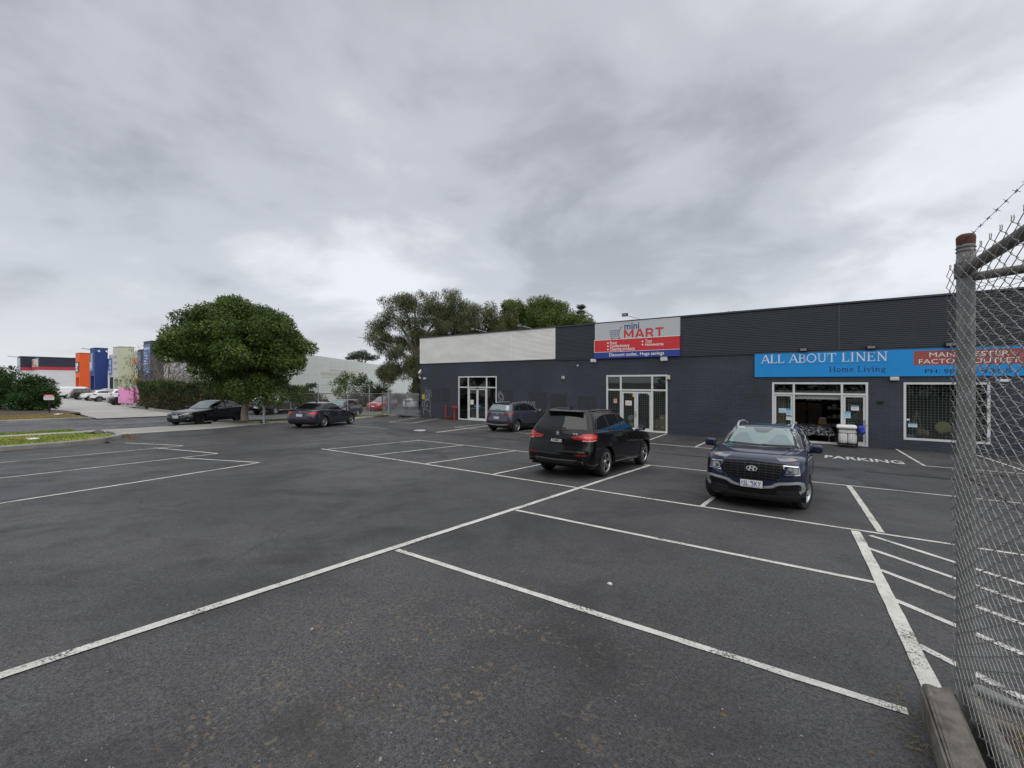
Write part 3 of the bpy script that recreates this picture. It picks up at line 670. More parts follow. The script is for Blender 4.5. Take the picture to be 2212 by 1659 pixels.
graffiti([[(.42,2.45),(.40,2.2),(.28,1.95),(.20,1.75)], [(.5,2.15),(.75,2.22),(.95,2.1),(1.0,1.8),(1.1,1.72)], [(.3,1.55),(.5,1.9),(.72,2.05),(.7,1.6),(.45,1.45),(.35,1.6),(.6,1.85)], [(.5,1.75),(.55,1.5),(.78,1.55),(.8,2.0)],
          [(.35,1.5),(.05,1.2),(-.05,.95),(.12,.9),(.25,1.25)], [(.3,1.25),(.55,1.42),(.85,1.38),(.92,1.0),(.9,.55)], [(.3,1.3),(.22,1.05),(.35,.75),(.65,.55),(.88,.45)], [(.9,.55),(.88,.2),(.95,.05)], [(.55,1.2),(.52,1.0),(.62,.9),(.45,.88),(.55,1.05)],
          [(.05,.65),(.18,.72),(.25,.6),(.1,.55),(.15,.2)]], -27.0, -.86, .98)
graffiti([[(.35,2.05),(.2,1.9),(.05,1.75)], [(.2,1.3),(.15,1.7),(.4,1.9),(.6,1.5),(.35,1.35),(.2,1.6),(.5,1.85),(.7,1.4),(.5,1.3)], [(.05,1.1),(.3,1.25),(.45,1.0),(.6,1.3),(.7,1.25)], [(.05,.7),(.3,.9),(.6,.75),(.65,.95)]], -19.32, -.35, .84)
graffiti([[(0,.6),(.1,.35),(.25,.62),(.3,.3)], [(.35,.55),(.55,.6),(.4,.3),(.65,.55)], [(.7,.3),(.78,.62),(.85,.32),(.72,.42)], [(.95,.6),(1.0,.3),(1.15,.6),(1.2,.25)], [(1.3,.65),(1.3,.1)], [(.1,.15),(.7,.22),(1.4,.1),(1.45,-.2),(1.2,-.1)]], -17.35, .1, .95, .028)
M_PATCH = mat('overpaint', (.034, .037, .045), .6, var=.25, vscale=5)
for x0, x1, z0, z1 in ((-25.9, -25.0, .35, 1.35), (-24.75, -23.9, .45, 1.5), (-18.9, -17.9, .2, 1.4), (-16.6, -15.2, .1, 1.3), (-14.9, -13.7, -.2, 1.2), (-12.9, -11.6, .0, 1.1)):
    MB().box(x0, x1, WY-.0025, WY-.0005, z0, z1).build('paint_patch', M_PATCH, bld)
# ---- cart sign
F2 = lambda d: (lambda u, v: (u, WY-d, v))
M_SGREY = mat('sign grey', (.50, .53, .54), .45); M_SRED = mat('sign red', (.62, .035, .045), .45); M_SBLUE = mat('sign blue', (.035, .06, .30), .45); M_SWHITE = mat('sign white', (.78, .78, .78), .5); M_SNAVY = mat('sign navy', (.03, .05, .26), .5)
sg = empty('shop_sign', (-9.1, WY-.1, 3.5), 'grey, red and blue shop sign with a shopping cart and the words mini MART', 'sign')
MB().box(-11.62, -6.62, WY-.16, WY-.056, 4.53, 5.53).build('grey_panel', M_SGREY, sg)
MB().box(-11.69, -6.635, WY-.165, WY-.056, 3.80, 4.525).build('red_panel', M_SRED, sg)
MB().box(-11.69, -6.635, WY-.165, WY-.056, 3.42, 3.795).build('blue_panel', M_SBLUE, sg)
mb = MB(); mb.box(-11.7, -6.625, WY-.168, WY-.166, 4.515, 4.545); mb.box(-11.7, -6.625, WY-.171, WY-.166, 3.785, 3.81); mb.box(-11.70, -11.675, WY-.171, WY-.166, 3.8, 4.52); mb.box(-11.64, -11.62, WY-.168, WY-.161, 4.54, 5.53); mb.box(-11.62, -6.62, WY-.168, WY-.161, 5.515, 5.535); mb.build('sign_border', M_SWHITE, sg)
def block_word(body, u0, u1, v0, h, m, par, d):
    T = .22; B = {'M': (1.12, [([(.11,0),(.11,1)],T), ([(1.01,0),(1.01,1)],T), ([(.14,.93),(.56,.22)],.2), ([(.98,.93),(.56,.22)],.2)]), 'A': (1.05, [([(.1,0),(.5,1)],T), ([(.55,1),(.95,0)],T), ([(.28,.26),(.77,.26)],.18)]),
         'R': (.92, [([(.11,0),(.11,1)],T), ([(.1,.9),(.5,.9)]+arc(.5,.66,.25,.24,90,-90,8)+[(.1,.42)],.2), ([(.48,.42),(.8,0)],T)]), 'T': (.86, [([(.43,0),(.43,.9)],T), ([(0,.9),(.86,.9)],.2)])}
    x = 0; it = []
    for ch in body: w, g_ = B[ch]; it.append((x, g_)); x += w+.14
    s = (u1-u0)/(x-.14); k = 0
    for x, g_ in it:
        mb = MB()
        for pts, w in g_: k += 1; ribbon(mb, [(u0+(x+p)*s, v0+q*h) for p, q in pts], w*h, F2(d+.0004*(k % 9)))
        mb.build('letter', m, par)
def word(body, u0, u1, v0, v1, m, par, d, bold=0.0, halo=None, caps=True):
    if halo:
        mb = MB(); add_text(mb, body, F2(d-.002), u0-.015, u1+.015, v0-.015, v1+.015, bold+.03, caps); mb.build('lettering', halo, par)
    mb = MB(); add_text(mb, body, F2(d), u0, u1, v0, v1, bold, caps); return mb.build('lettering', m, par)
word('mini', -9.77, -8.88, 5.08, 5.44, M_SNAVY, sg, .166, .012)
block_word('MART', -9.80, -7.50, 4.58, .48, M_SRED, sg, .167)
word('Food', -10.67, -10.26, 4.245, 4.42, M_SWHITE, sg, .170, .016); word('Confectionary', -10.67, -9.46, 4.06, 4.24, M_SWHITE, sg, .170, .016); word('Cleaning products', -10.67, -9.14, 3.865, 4.05, M_SWHITE, sg, .170, .016)
word('Toys', -8.53, -8.15, 4.24, 4.42, M_SWHITE, sg, .170, .016); word('Homewares', -8.53, -7.50, 4.05, 4.22, M_SWHITE, sg, .170, .016)
word('Discount outlet.. Huge savings', -10.72, -7.47, 3.53, 3.72, M_SWHITE, sg, .170, .016)
mb = MB()
for u, v in ((-10.80, 4.325), (-10.80, 4.14), (-10.80, 3.945), (-8.69, 4.32), (-8.69, 4.135)): mb.prism(arc(u, v, .05, .05, 0, 330, 11), lambda a, b, d: (a, WY-d, b), .167, .171)
mb.build('bullet_points', M_SWHITE, sg)
mb = MB(); f_ = F2(.1665)
ribbon(mb, [(-9.90, 5.22), (-9.98, 5.22), (-10.02, 5.16), (-10.14, 4.72), (-10.62, 4.72), (-10.70, 5.06), (-10.05, 5.06)], .026, f_)
for i in range(1, 5): ribbon(mb, [(-10.70+.135*i, 5.06), (-10.66+.115*i, 4.72)], .016, f_)
for v in (4.84, 4.95): ribbon(mb, [(-10.67, v), (-10.10, v)], .016, f_)
ribbon(mb, [(-10.14, 4.72), (-10.07, 4.66), (-10.08, 4.60)], .024, f_); ribbon(mb, [(-10.55, 4.60), (-10.10, 4.60)], .024, f_); mb.build('cart_drawing', M_SNAVY, sg)
mb = MB()
for u in (-10.56, -10.08): mb.prism(arc(u, 4.585, .055, .055, 0, 330, 11), lambda a, b, d: (a, WY-d, b), .168, .172)
mb.build('cart_wheels', M_SRED, sg)
# ---- long blue sign
M_SKYB = mat('sign sky blue', (.02, .285, .70), .38, var=.05, vscale=1.2); M_MAROON = mat('sign faded red', (.34, .085, .075), .5, var=.08)
bs = empty('shop_sign', (2.0, WY-.05, 2.24), 'long bright blue shop sign reading ALL ABOUT LINEN', 'sign')
MB().box(-3.03, 9.2, WY-.055, WY-.003, 2.24, 3.40).build('blue_panel', M_SKYB, bs)
MB().box(2.90, 6.22, WY-.058, WY-.0555, 2.70, 3.30).build('red_panel', M_MAROON, bs)
mb = MB(); mb.box(-2.75, 2.1, WY-.0575, WY-.0555, 2.845, 2.857); mb.build('rule_line', mat('sign mid blue', (.02, .10, .38), .5), bs)
def glyph(ch):
    T, t = .13, .065
    E_ = {}
    if ch == 'A': return .92, [([(.05,0),(.44,1)], t), ([(.46,1),(.86,0)], T), ([(.2,.34),(.68,.34)], t), ([(-.04,.02),(.2,.02)], .045), ([(.68,.02),(1.0,.02)], .045)]
    if ch == 'L': return .74, [([(.17,0),(.17,1)], T), ([(.02,.98),(.34,.98)], .045), ([(.02,.025),(.68,.025)], .055), ([(.66,0),(.70,.24)], .05)]
    if ch == 'B': return .78, [([(.17,0),(.17,1)], T), ([(.02,.975),(.40,.975)]+arc(.40,.75,.22,.225,90,-90,8)+[(.2,.52)], .07), ([(.2,.52),(.44,.52)]+arc(.44,.275,.25,.25,90,-90,8)+[(.02,.025)], .075)]
    if ch == 'O': return 1.0, [(arc(.5,.5,.43,.47,0,360,28), .095)]
    if ch == 'U': return .95, [([(.2,.98),(.2,.34)]+arc(.49,.34,.29,.31,180,360,10)+[(.78,.98)], .085), ([(.04,.98),(.36,.98)], .045), ([(.64,.98),(.92,.98)], .045)]
    if ch == 'T': return .88, [([(.44,0),(.44,1)], T), ([(.04,.97),(.84,.97)], .06), ([(.03,.74),(.06,1)], .05), ([(.85,.74),(.82,1)], .05), ([(.28,.02),(.60,.02)], .045)]
    if ch == 'I': return .42, [([(.21,0),(.21,1)], T), ([(.05,.98),(.37,.98)], .045), ([(.05,.02),(.37,.02)], .045)]
    if ch == 'N': return 1.0, [([(.2,0),(.2,1)], t), ([(.17,.98),(.82,.03)], T), ([(.84,0),(.84,1)], t), ([(.04,.98),(.26,.98)], .045), ([(.7,.98),(.98,.98)], .045), ([(.06,.02),(.34,.02)], .045)]
    if ch == 'E': return .78, [([(.17,0),(.17,1)], T), ([(.02,.975),(.68,.975)], .05), ([(.2,.52),(.52,.52)], .055), ([(.02,.025),(.7,.025)], .05), ([(.66,.78),(.67,1)], .05), ([(.69,0),(.71,.24)], .05), ([(.52,.42),(.52,.62)], .045)]
    if ch == 'H': return 1.0, [([(.2,0),(.2,1)], T), ([(.8,0),(.8,1)], T), ([(.2,.5),(.8,.5)], .07)] + [([(x-.16,y),(x+.16,y)], .05) for x in (.2,.8) for y in (.02,.98)]
    if ch == 'o': return .68, [(arc(.34,.33,.25,.30,0,360,18), .11)]
    if ch == 'm': return 1.08, [([(.17,0),(.17,.64)], T), ([(.19,.44)]+arc(.36,.42,.17,.2,170,0,8)+[(.53,0)], .11), ([(.55,.44)]+arc(.72,.42,.17,.2,170,0,8)+[(.89,0)], .11)] + [([(x-.12,.02),(x+.12,.02)], .045) for x in (.17,.53,.89)]
    if ch == 'n': return .74, [([(.17,0),(.17,.64)], T), ([(.19,.44)]+arc(.37,.42,.18,.2,170,0,8)+[(.55,0)], .11)] + [([(x-.12,.02),(x+.12,.02)], .045) for x in (.17,.55)]
    if ch == 'e': return .64, [([(.1,.36),(.56,.36)], .06), ([(.56,.36)]+arc(.33,.33,.24,.30,8,310,16), .10)]
    if ch == 'i': return .36, [([(.18,0),(.18,.64)], T), ([(.05,.02),(.31,.02)], .045), ([(.05,.62),(.2,.62)], .045), ([(.11,.88),(.25,.88)], .14)]
    if ch == 'v': return .68, [([(.1,.63),(.34,0)], .12), ([(.35,0),(.58,.63)], .07), ([(0,.63),(.22,.63)], .045), ([(.46,.63),(.68,.63)], .045)]
    if ch == 'g': return .66, [(arc(.31,.40,.20,.22,0,360,16), .10), ([(.46,.58),(.62,.64)], .06), (arc(.31,-.10,.24,.16,0,360,16), .08), ([(.2,.22),(.14,.1),(.3,.06)], .07)]
    return .4, []
def serif_word(body, u0, u1, v0, h, m, par, d):
    x = 0; items = []
    wi = 0
    for ch in body: w, g_ = glyph(ch); wi += ch == ' '; items.append((x, g_, wi)); x += w+.05
    s = (u1-u0)/(x-.05); k = 0
    for j in range(wi+1):
        mb = MB()
        for x, g_, n_ in items:
            if n_ != j: continue
            for pts, w in g_: k += 1; ribbon(mb, [(u0+(x+p)*s, v0+q*h) for p, q in pts], w*h, F2(d+.0002*(k % 7)))
        mb.build('lettering', m, par)
M_NAVYT = mat('navy lettering', (.012, .018, .075), .5)
serif_word('ALL ABOUT LINEN', -2.73, 2.06, 2.92, .40, M_SWHITE, bs, .058); serif_word('Home Living', -.01, 2.0, 2.46, .24, M_NAVYT, bs, .058)
word('MANCHESTER', 3.38, 5.65, 3.03, 3.22, M_SWHITE, bs, .061, .0); word('FACTORY OUTLET', 3.06, 5.92, 2.76, 2.95, M_SWHITE, bs, .061, .0)
word('PH: 90', 3.25, 4.13, 2.36, 2.53, M_NAVYT, bs, .058); word('8365', 4.86, 5.72, 2.36, 2.53, M_NAVYT, bs, .058)
MB().box(6.02, 6.22, WY-.058, WY-.0555, 2.40, 2.58).build('blue_square', M_SNAVY, bs)
# ---- goods in the linen shop and the mini mart
def cardboard(x0, x1, y0, y1, z0, z1, label):
    t = empty('cardboard_box', ((x0+x1)/2, (y0+y1)/2, z0), label, 'box', 'cardboard boxes behind the mini mart glass')
    MB().bbox(x0, x1, y0, y1, z0, z1, .01).build('carton', M_CARD, t); MB().box(x0+.02, x1-.02, y0-.003, y0-.001, z0+(z1-z0)*.48, z0+(z1-z0)*.52).build('tape', mat('tape', (.35, .25, .14), .4), t)
    MB().box(x0+(x1-x0)*.25, x0+(x1-x0)*.6, y0-.006, y0-.0035, z0+(z1-z0)*.62, z0+(z1-z0)*.86).build('address_label', M_PAPER, t)
M_CARD = mat('cardboard', (.46, .30, .16), .8, var=.12)
FL = GB+.032
cardboard(-7.88, -7.45, WY+.3, WY+.75, FL, FL+.40, 'lower large cardboard box at the right glass panel'); cardboard(-7.9, -7.46, WY+.31, WY+.75, FL+.402, FL+.98, 'tall cardboard box with a label, upper one at right panel')
cardboard(-8.17, -7.93, WY+.32, WY+.7, FL, FL+.42, 'small brown box beside the tall carton, lower one'); cardboard(-8.17, -7.94, WY+.33, WY+.7, FL+.422, FL+.72, 'small brown box on top of another by the tall carton')
cardboard(-9.7, -9.3, WY+.4, WY+.8, FL, FL+.5, 'cardboard box behind the left glass door leaf')
t = empty('goods_bag', (-9.7, WY+.5, FL+.5), 'white plastic bag on a box behind the left door', 'bag'); MB().ell((-9.65, WY+.58, FL+.70), (.20, .15, .20), 10, 7).build('bag', M_WHITE, t, smooth=60)
t = empty('goods_bag', (-10.4, WY+.5, FL), 'tall white parcel behind the left fixed panel of the mini mart', 'bag'); MB().bbox(-10.45, -10.12, WY+.4, WY+.7, FL, FL+1.0, .05).build('parcel', mat('grey parcel', (.45, .47, .48), .6), t)
# bed with a dark leaf patterned cover
def pattern_mat():
    g = NG('leaf pattern cloth'); v = g.noise(7.5, 3, .6, dist=1.6); f = g.rng(v, .50, .56); g.color(g.mix(f, (.012, .015, .025), (.42, .44, .47))); g.rough(.9); return g.m
bed = empty('bed', (-.55, WY+2.0, FL), 'display bed with a dark leaf patterned cover inside the open shop', 'bed')
MB().bbox(-1.45, .1, WY+1.0, WY+3.0, FL+.25, FL+.42, .02).build('base', mat('timber', (.18, .09, .045), .6), bed)
mb = MB()
for x, y in ((-1.35, WY+1.08), (0, WY+1.08), (-1.35, WY+2.9), (0, WY+2.9)): mb.bbox(x-.04, x+.04, y-.04, y+.04, FL, FL+.25, .005)
mb.build('legs', MATS['timber'], bed)
mb = MB(); nx, ny = 14, 14; vs = []
for j in range(ny+1):
    for i in range(nx+1):
        u, v = i/nx*2-1, j/ny*2-1; e = max(abs(u), abs(v)); drop = 0 if e < .8 else (e-.8)/.2
        vs.append((-.67+u*.9, WY+1.98+v*1.12, FL+.66+.05*math.sin(i*1.9)*math.cos(j*1.3)-drop*.36))
mb.add(vs, [(j*(nx+1)+i, j*(nx+1)+i+1, (j+1)*(nx+1)+i+1, (j+1)*(nx+1)+i) for j in range(ny) for i in range(nx)]); mb.build('cover', pattern_mat(), bed, smooth=80)
t = empty('wooden_box', (-.3, WY+2.6, FL+.66), 'small wooden box with folded cloth on the display bed', 'box'); MB().bbox(-.45, -.1, WY+2.3, WY+2.7, FL+.70, FL+.92, .01).build('box', mat('pine', (.40, .24, .10), .6), t); MB().bbox(-.42, -.13, WY+2.32, WY+2.68, FL+.921, FL+1.05, .03).build('folded_cloth', mat('lilac cloth', (.45, .42, .50), .9), t)
t = empty('bed_headboard', (-1.0, WY+3.4, FL), 'padded brown headboard standing behind the display bed', 'headboard'); MB().bbox(-1.75, -1.0, WY+3.3, WY+3.45, FL, FL+1.75, .05).build('panel', mat('brown leather', (.07, .042, .028), .5), t); MB().bbox(-.97, -.3, WY+3.3, WY+3.45, FL, FL+1.7, .05).build('panel', MATS['brown leather'], t)
random.seed(3)
cols = [(.5,.5,.48), (.42,.40,.38), (.3,.32,.36), (.55,.53,.5), (.2,.2,.24)]
spots = ['far left back shelf', 'left back shelf', 'middle back shelf', 'right back shelf', 'far right back shelf', 'rack beyond the bed']
for i, sp in enumerate(spots):
    x = -2.6+i*.95; y = WY+5.5+.6*(i % 2)
    t = empty('linen_shelf', (x, y, FL), 'shelf of folded linen in the dim shop, '+sp, 'shelf', 'linen shelves at the back of the shop')
    mb = MB()
    for k in range(4): mb.box(x-.4, x+.4, y, y+.5, FL+.25+.5*k, FL+.28+.5*k)
    mb.box(x-.43, x-.401, y, y+.5, FL, FL+2.0); mb.box(x+.401, x+.43, y, y+.5, FL, FL+2.0); mb.build('rack', M_BLK, t)
    for k in range(4):
        for q in range(3): MB().bbox(x-.36+.25*q, x-.14+.25*q, y+.04, y+.46, FL+.285+.5*k, FL+.36+.5*k+random.random()*.28, .03).build('folded_linen', mat('linen %d' % random.randrange(5), cols[random.randrange(5)], .9), t)
for k, (x, y, w_) in enumerate(((-1.1, WY+2.2, 'left front'), (-.95, WY+4.0, 'left rear'), (.0, WY+3.0, 'middle'), (.45, WY+2.0, 'right front'), (-.2, WY+5.5, 'rear middle'))):
    t = empty('downlight', (x, y, 3.04), 'lit round downlight in the shop ceiling, '+w_, 'light', 'downlights in the linen shop'); MB().lathe([(.001, 3.0), (.09, 3.0), (.11, 3.048)], 14, 'z', (x, y, 0)).build('lamp', mat('lamp glow', (1, .97, .9), .5, emit=9.0), t)
MB().box(-2.2, -1.75, WY+.7, WY+.78, FL, 1.5).build('plywood_panel', mat('plywood', (.24, .12, .06), .7), bld)
# goods in the display window
t = empty('timber_easel', (3.1, WY+.9, FL), 'thin wooden easel standing in the display window', 'easel'); M_OAK = mat('oak', (.42, .24, .09), .6)
MB().tube([(2.85, WY+.7, FL), (3.08, WY+.9, FL+1.6)], .022, 6).build('leg', M_OAK, t); MB().tube([(3.42, WY+.7, FL), (3.12, WY+.9, FL+1.6)], .022, 6).build('leg', M_OAK, t); MB().tube([(3.1, WY+1.3, FL), (3.1, WY+.92, FL+1.55)], .02, 6).build('leg', M_OAK, t); MB().tube([(2.92, WY+.72, FL+.6), (3.32, WY+.72, FL+.6)], .02, 6).build('crossbar', M_OAK, t)
t = empty('rattan_fan', (3.9, WY+.9, FL+.85), 'round straw coloured woven fan in the display window', 'decoration'); mb = MB()
for k in range(14):
    a = math.radians(-60+k*24); r = .26+.05*(k % 2); mb.ell((3.9+.11*math.cos(a), WY+.6+.03*(k % 3), FL+.95+.11*math.sin(a)), (r*.5, .03, r*.5), 8, 5)
mb.build('woven_blades', mat('straw', (.72, .55, .24), .8, var=.2, vscale=20), t, smooth=60)
t = empty('display_table', (3.9, WY+1.0, FL), 'low dark timber display table behind the window glass', 'table')
MB().bbox(2.75, 5.0, WY+.75, WY+1.3, FL+.52, FL+.57, .01).build('top', mat('walnut', (.11, .06, .035), .5), t)
for x in (2.8, 4.95): MB().bbox(x-.03, x+.03, WY+.8, WY+.86, FL, FL+.52, .004).build('leg', MATS['walnut'], t)
for x, z, w, h, c, l in ((3.45, FL+.571, .16, .2, (.6,.6,.58), 'white jar on the display table by the easel'), (4.45, FL+.571, .3, .12, (.55,.52,.48), 'flat cream box on the display table'), (4.75, FL+.571, .2, .3, (.3,.33,.35), 'grey vase on the right end of the display table'), (2.85, FL+.46, .25, .14, (.25,.45,.75), 'blue and white folded cloth low in the window corner'), (4.2, FL, .5, .2, (.35,.06,.06), 'dark red cushion on the window floor'), (3.25, FL+.571, .22, .26, (.62,.60,.56), 'cream cushion standing at the easel foot'), (4.95, FL+.571, .26, .5, (.5,.5,.47), 'tall pale parcel at the right edge of the window'), (4.4, FL+.7, .4, .3, (.40,.42,.44), 'grey folded quilt beside the woven fan'), (3.6, FL, .6, .3, (.48,.45,.40), 'beige rolled rug on the window floor')):
    t = empty('display_item', (x, WY+.7, z), l, 'homeware')
    if 'jar' in l or 'vase' in l: MB().lathe([(.001, z), (w*.35, z), (w*.5, z+h*.4), (w*.3, z+h), (.001, z+h)], 14, 'z', (x, WY+1.0, 0)).build('vessel', mat('item '+l[:9], c, .4), t, smooth=50)
    else: MB().bbox(x-w/2, x+w/2, WY+.3 if z < FL+.5 else WY+.85, WY+.6 if z < FL+.5 else WY+1.1, z, z+h, .03).build('body', mat('item '+l[:9], c, .7), t)
# roll cage with white linen outside the door
M_CLOTH = mat('white towelling', (.80, .79, .78), .95, bump=.6, bscale=40); M_BCL = mat('blue cloth', (.03, .06, .42), .9, bump=.4, bscale=30)
cg = empty('roll_cage', (.62, WY-.45, GB+.02), 'black wire roll cage filled with white towels by the shop door', 'trolley'); cx, cy, z0 = .66, WY-.42, -.885
mb = MB()
for i in range(9):
    x = cx-.34+.085*i
    mb.tube([(x, cy-.3, z0+.12), (x, cy-.3, z0+.80)], .002, 4)
for k in range(9): mb.tube([(cx-.34, cy-.3, z0+.12+.085*k), (cx+.34, cy-.3, z0+.12+.085*k)], .002, 4)
mb.build('wire_front', M_BLK, cg)
for sx in (-.35, .35):
    mb = MB(); mb.tube([(cx+sx, cy-.29, z0+.05), (cx+sx, cy-.29, z0+.86)], .014, 6); mb.tube([(cx+sx, cy+.29, z0+.05), (cx+sx, cy+.29, z0+.86)], .014, 6)
    for k in range(6): mb.tube([(cx+sx, cy-.29, z0+.2+.12*k), (cx+sx, cy+.29, z0+.2+.12*k)], .006, 4)
    mb.build('side_frame', M_BLK, cg)
MB().box(cx-.36, cx+.36, cy-.31, cy+.31, z0+.12, z0+.15).build('base', M_BLK, cg)
for sx in (-.3, .3):
    for sy in (-.25, .25): MB().lathe([(.001, -.02), (.055, -.02), (.055, .02), (.001, .02)], 12, 'x', (cx+sx, cy+sy, z0+.055)).build('castor', M_BLK, cg)
tw = empty('towel_pile', (cx, cy, z0+.16), 'white towels rolled and stacked inside the roll cage', 'towels')
for sx in (-.165, .165): MB().bbox(cx+sx-.16, cx+sx+.16, cy-.27, cy+.27, z0+.155, z0+.62, .09).build('towel_stack', M_CLOTH, tw, smooth=60)
MB().bbox(cx-.32, cx+.32, cy-.27, cy+.27, z0+.58, z0+.78, .08).build('towel_layer', M_CLOTH, tw, smooth=60)
mb = MB(); mb.bbox(cx-.40, cx+.33, cy-.35, cy+.28, z0+.81, z0+.97, .07); mb.build('folded_blanket', M_CLOTH, tw, smooth=60)
t = empty('blue_bundle', (cx+.45, cy, z0+.9), 'royal blue cloth bundle on the right side of the roll cage', 'cloth'); mb = MB(); mb.bbox(cx+.365, cx+.60, cy-.30, cy+.3, z0+.70, z0+.95, .07); mb.ell((cx+.52, cy-.2, z0+.71), (.10, .16, .12), 10, 7); mb.build('cloth', M_BCL, t, smooth=60)
# ------------------------------------------------------------ vehicles
def paint(name, col, metal=.0, rough=.35, coat=1.0):
    return mat('paint '+name, col, rough, metal, .12, coat=coat)
M_CGLASS = mat('tinted glass', (.006, .007, .008), .02, spec=.8, coat=.3); M_TYRE = mat('tyre rubber', (.022, .022, .023), .75, bump=.2); M_TRIM = mat('black trim', (.017, .017, .018), .5); M_GLOSSB = mat('gloss black', (.008, .008, .009), .12, coat=.6)
M_CHROME = mat('chrome', (.75, .76, .77), .12, 1.0); M_SILV = mat('silver plastic', (.40, .405, .41), .38, .5); M_RIMD = mat('machined alloy', (.42, .42, .43), .3, .85); M_RIMB = mat('dark alloy', (.05, .05, .053), .35, .6); M_RIMS = mat('silver alloy', (.55, .56, .57), .32, .7)
M_TAIL = mat('tail lamp red', (.22, .006, .008), .12, spec=.3, coat=1.0); M_TAILB = mat('tail lamp bright', (.55, .013, .015), .15, spec=.3, coat=1.0); M_LENS = mat('headlamp lens', (.24, .26, .275), .10, .3, coat=1.0); M_GRILLE = mat('grille black', (.006,.006,.007), .55, spec=.25); M_AMB = mat('amber lens', (.45, .22, .12), .15, coat=1)
M_PLATEW = mat('plate white', (.72, .73, .74), .45); M_PLATEB = mat('plate black', (.012, .012, .013), .4); M_PINKB = mat('plate navy print', (.03, .06, .25), .5); M_UNDER = mat('underbody black', (.010, .010, .011), .8); M_LSILV = mat('satin rail', (.52, .53, .55), .3, .7)
def wheel_meshes(R, wid, style):
    key = (round(R,3), round(wid,3), style)
    if key in WHEELS: return WHEELS[key]
    Rr = R*.74 if style in ('multi', 'star') else R*.64
    h = wid/2
    mb = MB(); mb.lathe([(Rr-.02, -h+.02), (Rr+.01, -h), (R-.03, -h+.005), (R, -h+.04), (R, h-.04), (R-.03, h-.005), (Rr+.01, h), (Rr-.012, h-.012), (Rr-.03, h-.03), (Rr-.03, -h+.03)], 36, 'y')
    me1 = mesh_of(mb, 'wheel', M_TYRE, 40)
    mb = MB(); mb.cur = 1
    mb.lathe([(Rr-.028, h-.035), (Rr-.05, h-.11), (.001, h-.12)], 30, 'y')
    mb.cur = 0; mb.lathe([(Rr-.008, h-.004), (Rr-.03, h-.006), (Rr-.045, h-.03)], 36, 'y')
    def spoke(a, r0, r1, w0, w1, d0, d1, t=.02):
        ca, sa = math.cos(a), math.sin(a)
        P = lambda r, s, d: (r*ca - s*sa, d, r*sa + s*ca)
        vs = [P(r0,-w0,d0), P(r0,w0,d0), P(r1,w1,d1), P(r1,-w1,d1), P(r0,-w0,d0-t*1.6), P(r0,w0,d0-t*1.6), P(r1,w1,d1-t), P(r1,-w1,d1-t)]
        mb.add(vs, [(0,1,2,3),(4,7,6,5),(0,4,5,1),(1,5,6,2),(2,6,7,3),(3,7,4,0)])
    d0, d1 = h-.035, h-.012; r1 = Rr-.02
    if style == 'multi':
        for k in range(5):
            a = 2*PI*k/5+.3
            spoke(a-.16, .06, r1, .016, .020, d0, d1); spoke(a+.16, .06, r1, .016, .020, d0, d1)
    elif style == 'star':
        for k in range(5):
            a = 2*PI*k/5+.9; spoke(a, .05, r1*.55, .028, .024, d0, d0+.01); spoke(a-.17, r1*.45, r1, .014, .012, d0+.008, d1); spoke(a+.17, r1*.45, r1, .014, .012, d0+.008, d1)
    elif style == 'blade':
        for k in range(5):
            a = 2*PI*k/5+.2; spoke(a, .04, r1, .028, .06, d0, d1)
        for k in range(5): spoke(2*PI*k/5+.2+PI/5, r1*.3, r1, .010, .022, d0-.02, d1-.012)
    else:
        for k in range(6): spoke(2*PI*k/6, .05, r1, .03, .04, d0, d1)
    mb.lathe([(.001, h-.016), (.05, h-.018), (.065, h-.035), (.065, h-.11)], 16, 'y')
    mats = {'multi': [M_RIMD, M_UNDER], 'star': [M_RIMD, M_UNDER], 'blade': [M_RIMS, M_UNDER], 'dark': [M_RIMB, M_UNDER], 'plain': [M_RIMS, M_UNDER]}[style]
    me2 = mesh_of(mb, 'rim', mats, 35); WHEELS[key] = (me1, me2); return WHEELS[key]
WHEELS = {}
def mesh_of(mb, name, mats, smooth):
    me = bpy.data.meshes.new(name); me.from_pydata(mb.v, [], mb.f)
    mats = mats if isinstance(mats, list) else [mats]
    for m in mats: me.materials.append(m)
    me.polygons.foreach_set('material_index', mb.m); me.shade_smooth(); me.set_sharp_from_angle(angle=math.radians(smooth)); me.update(); return me
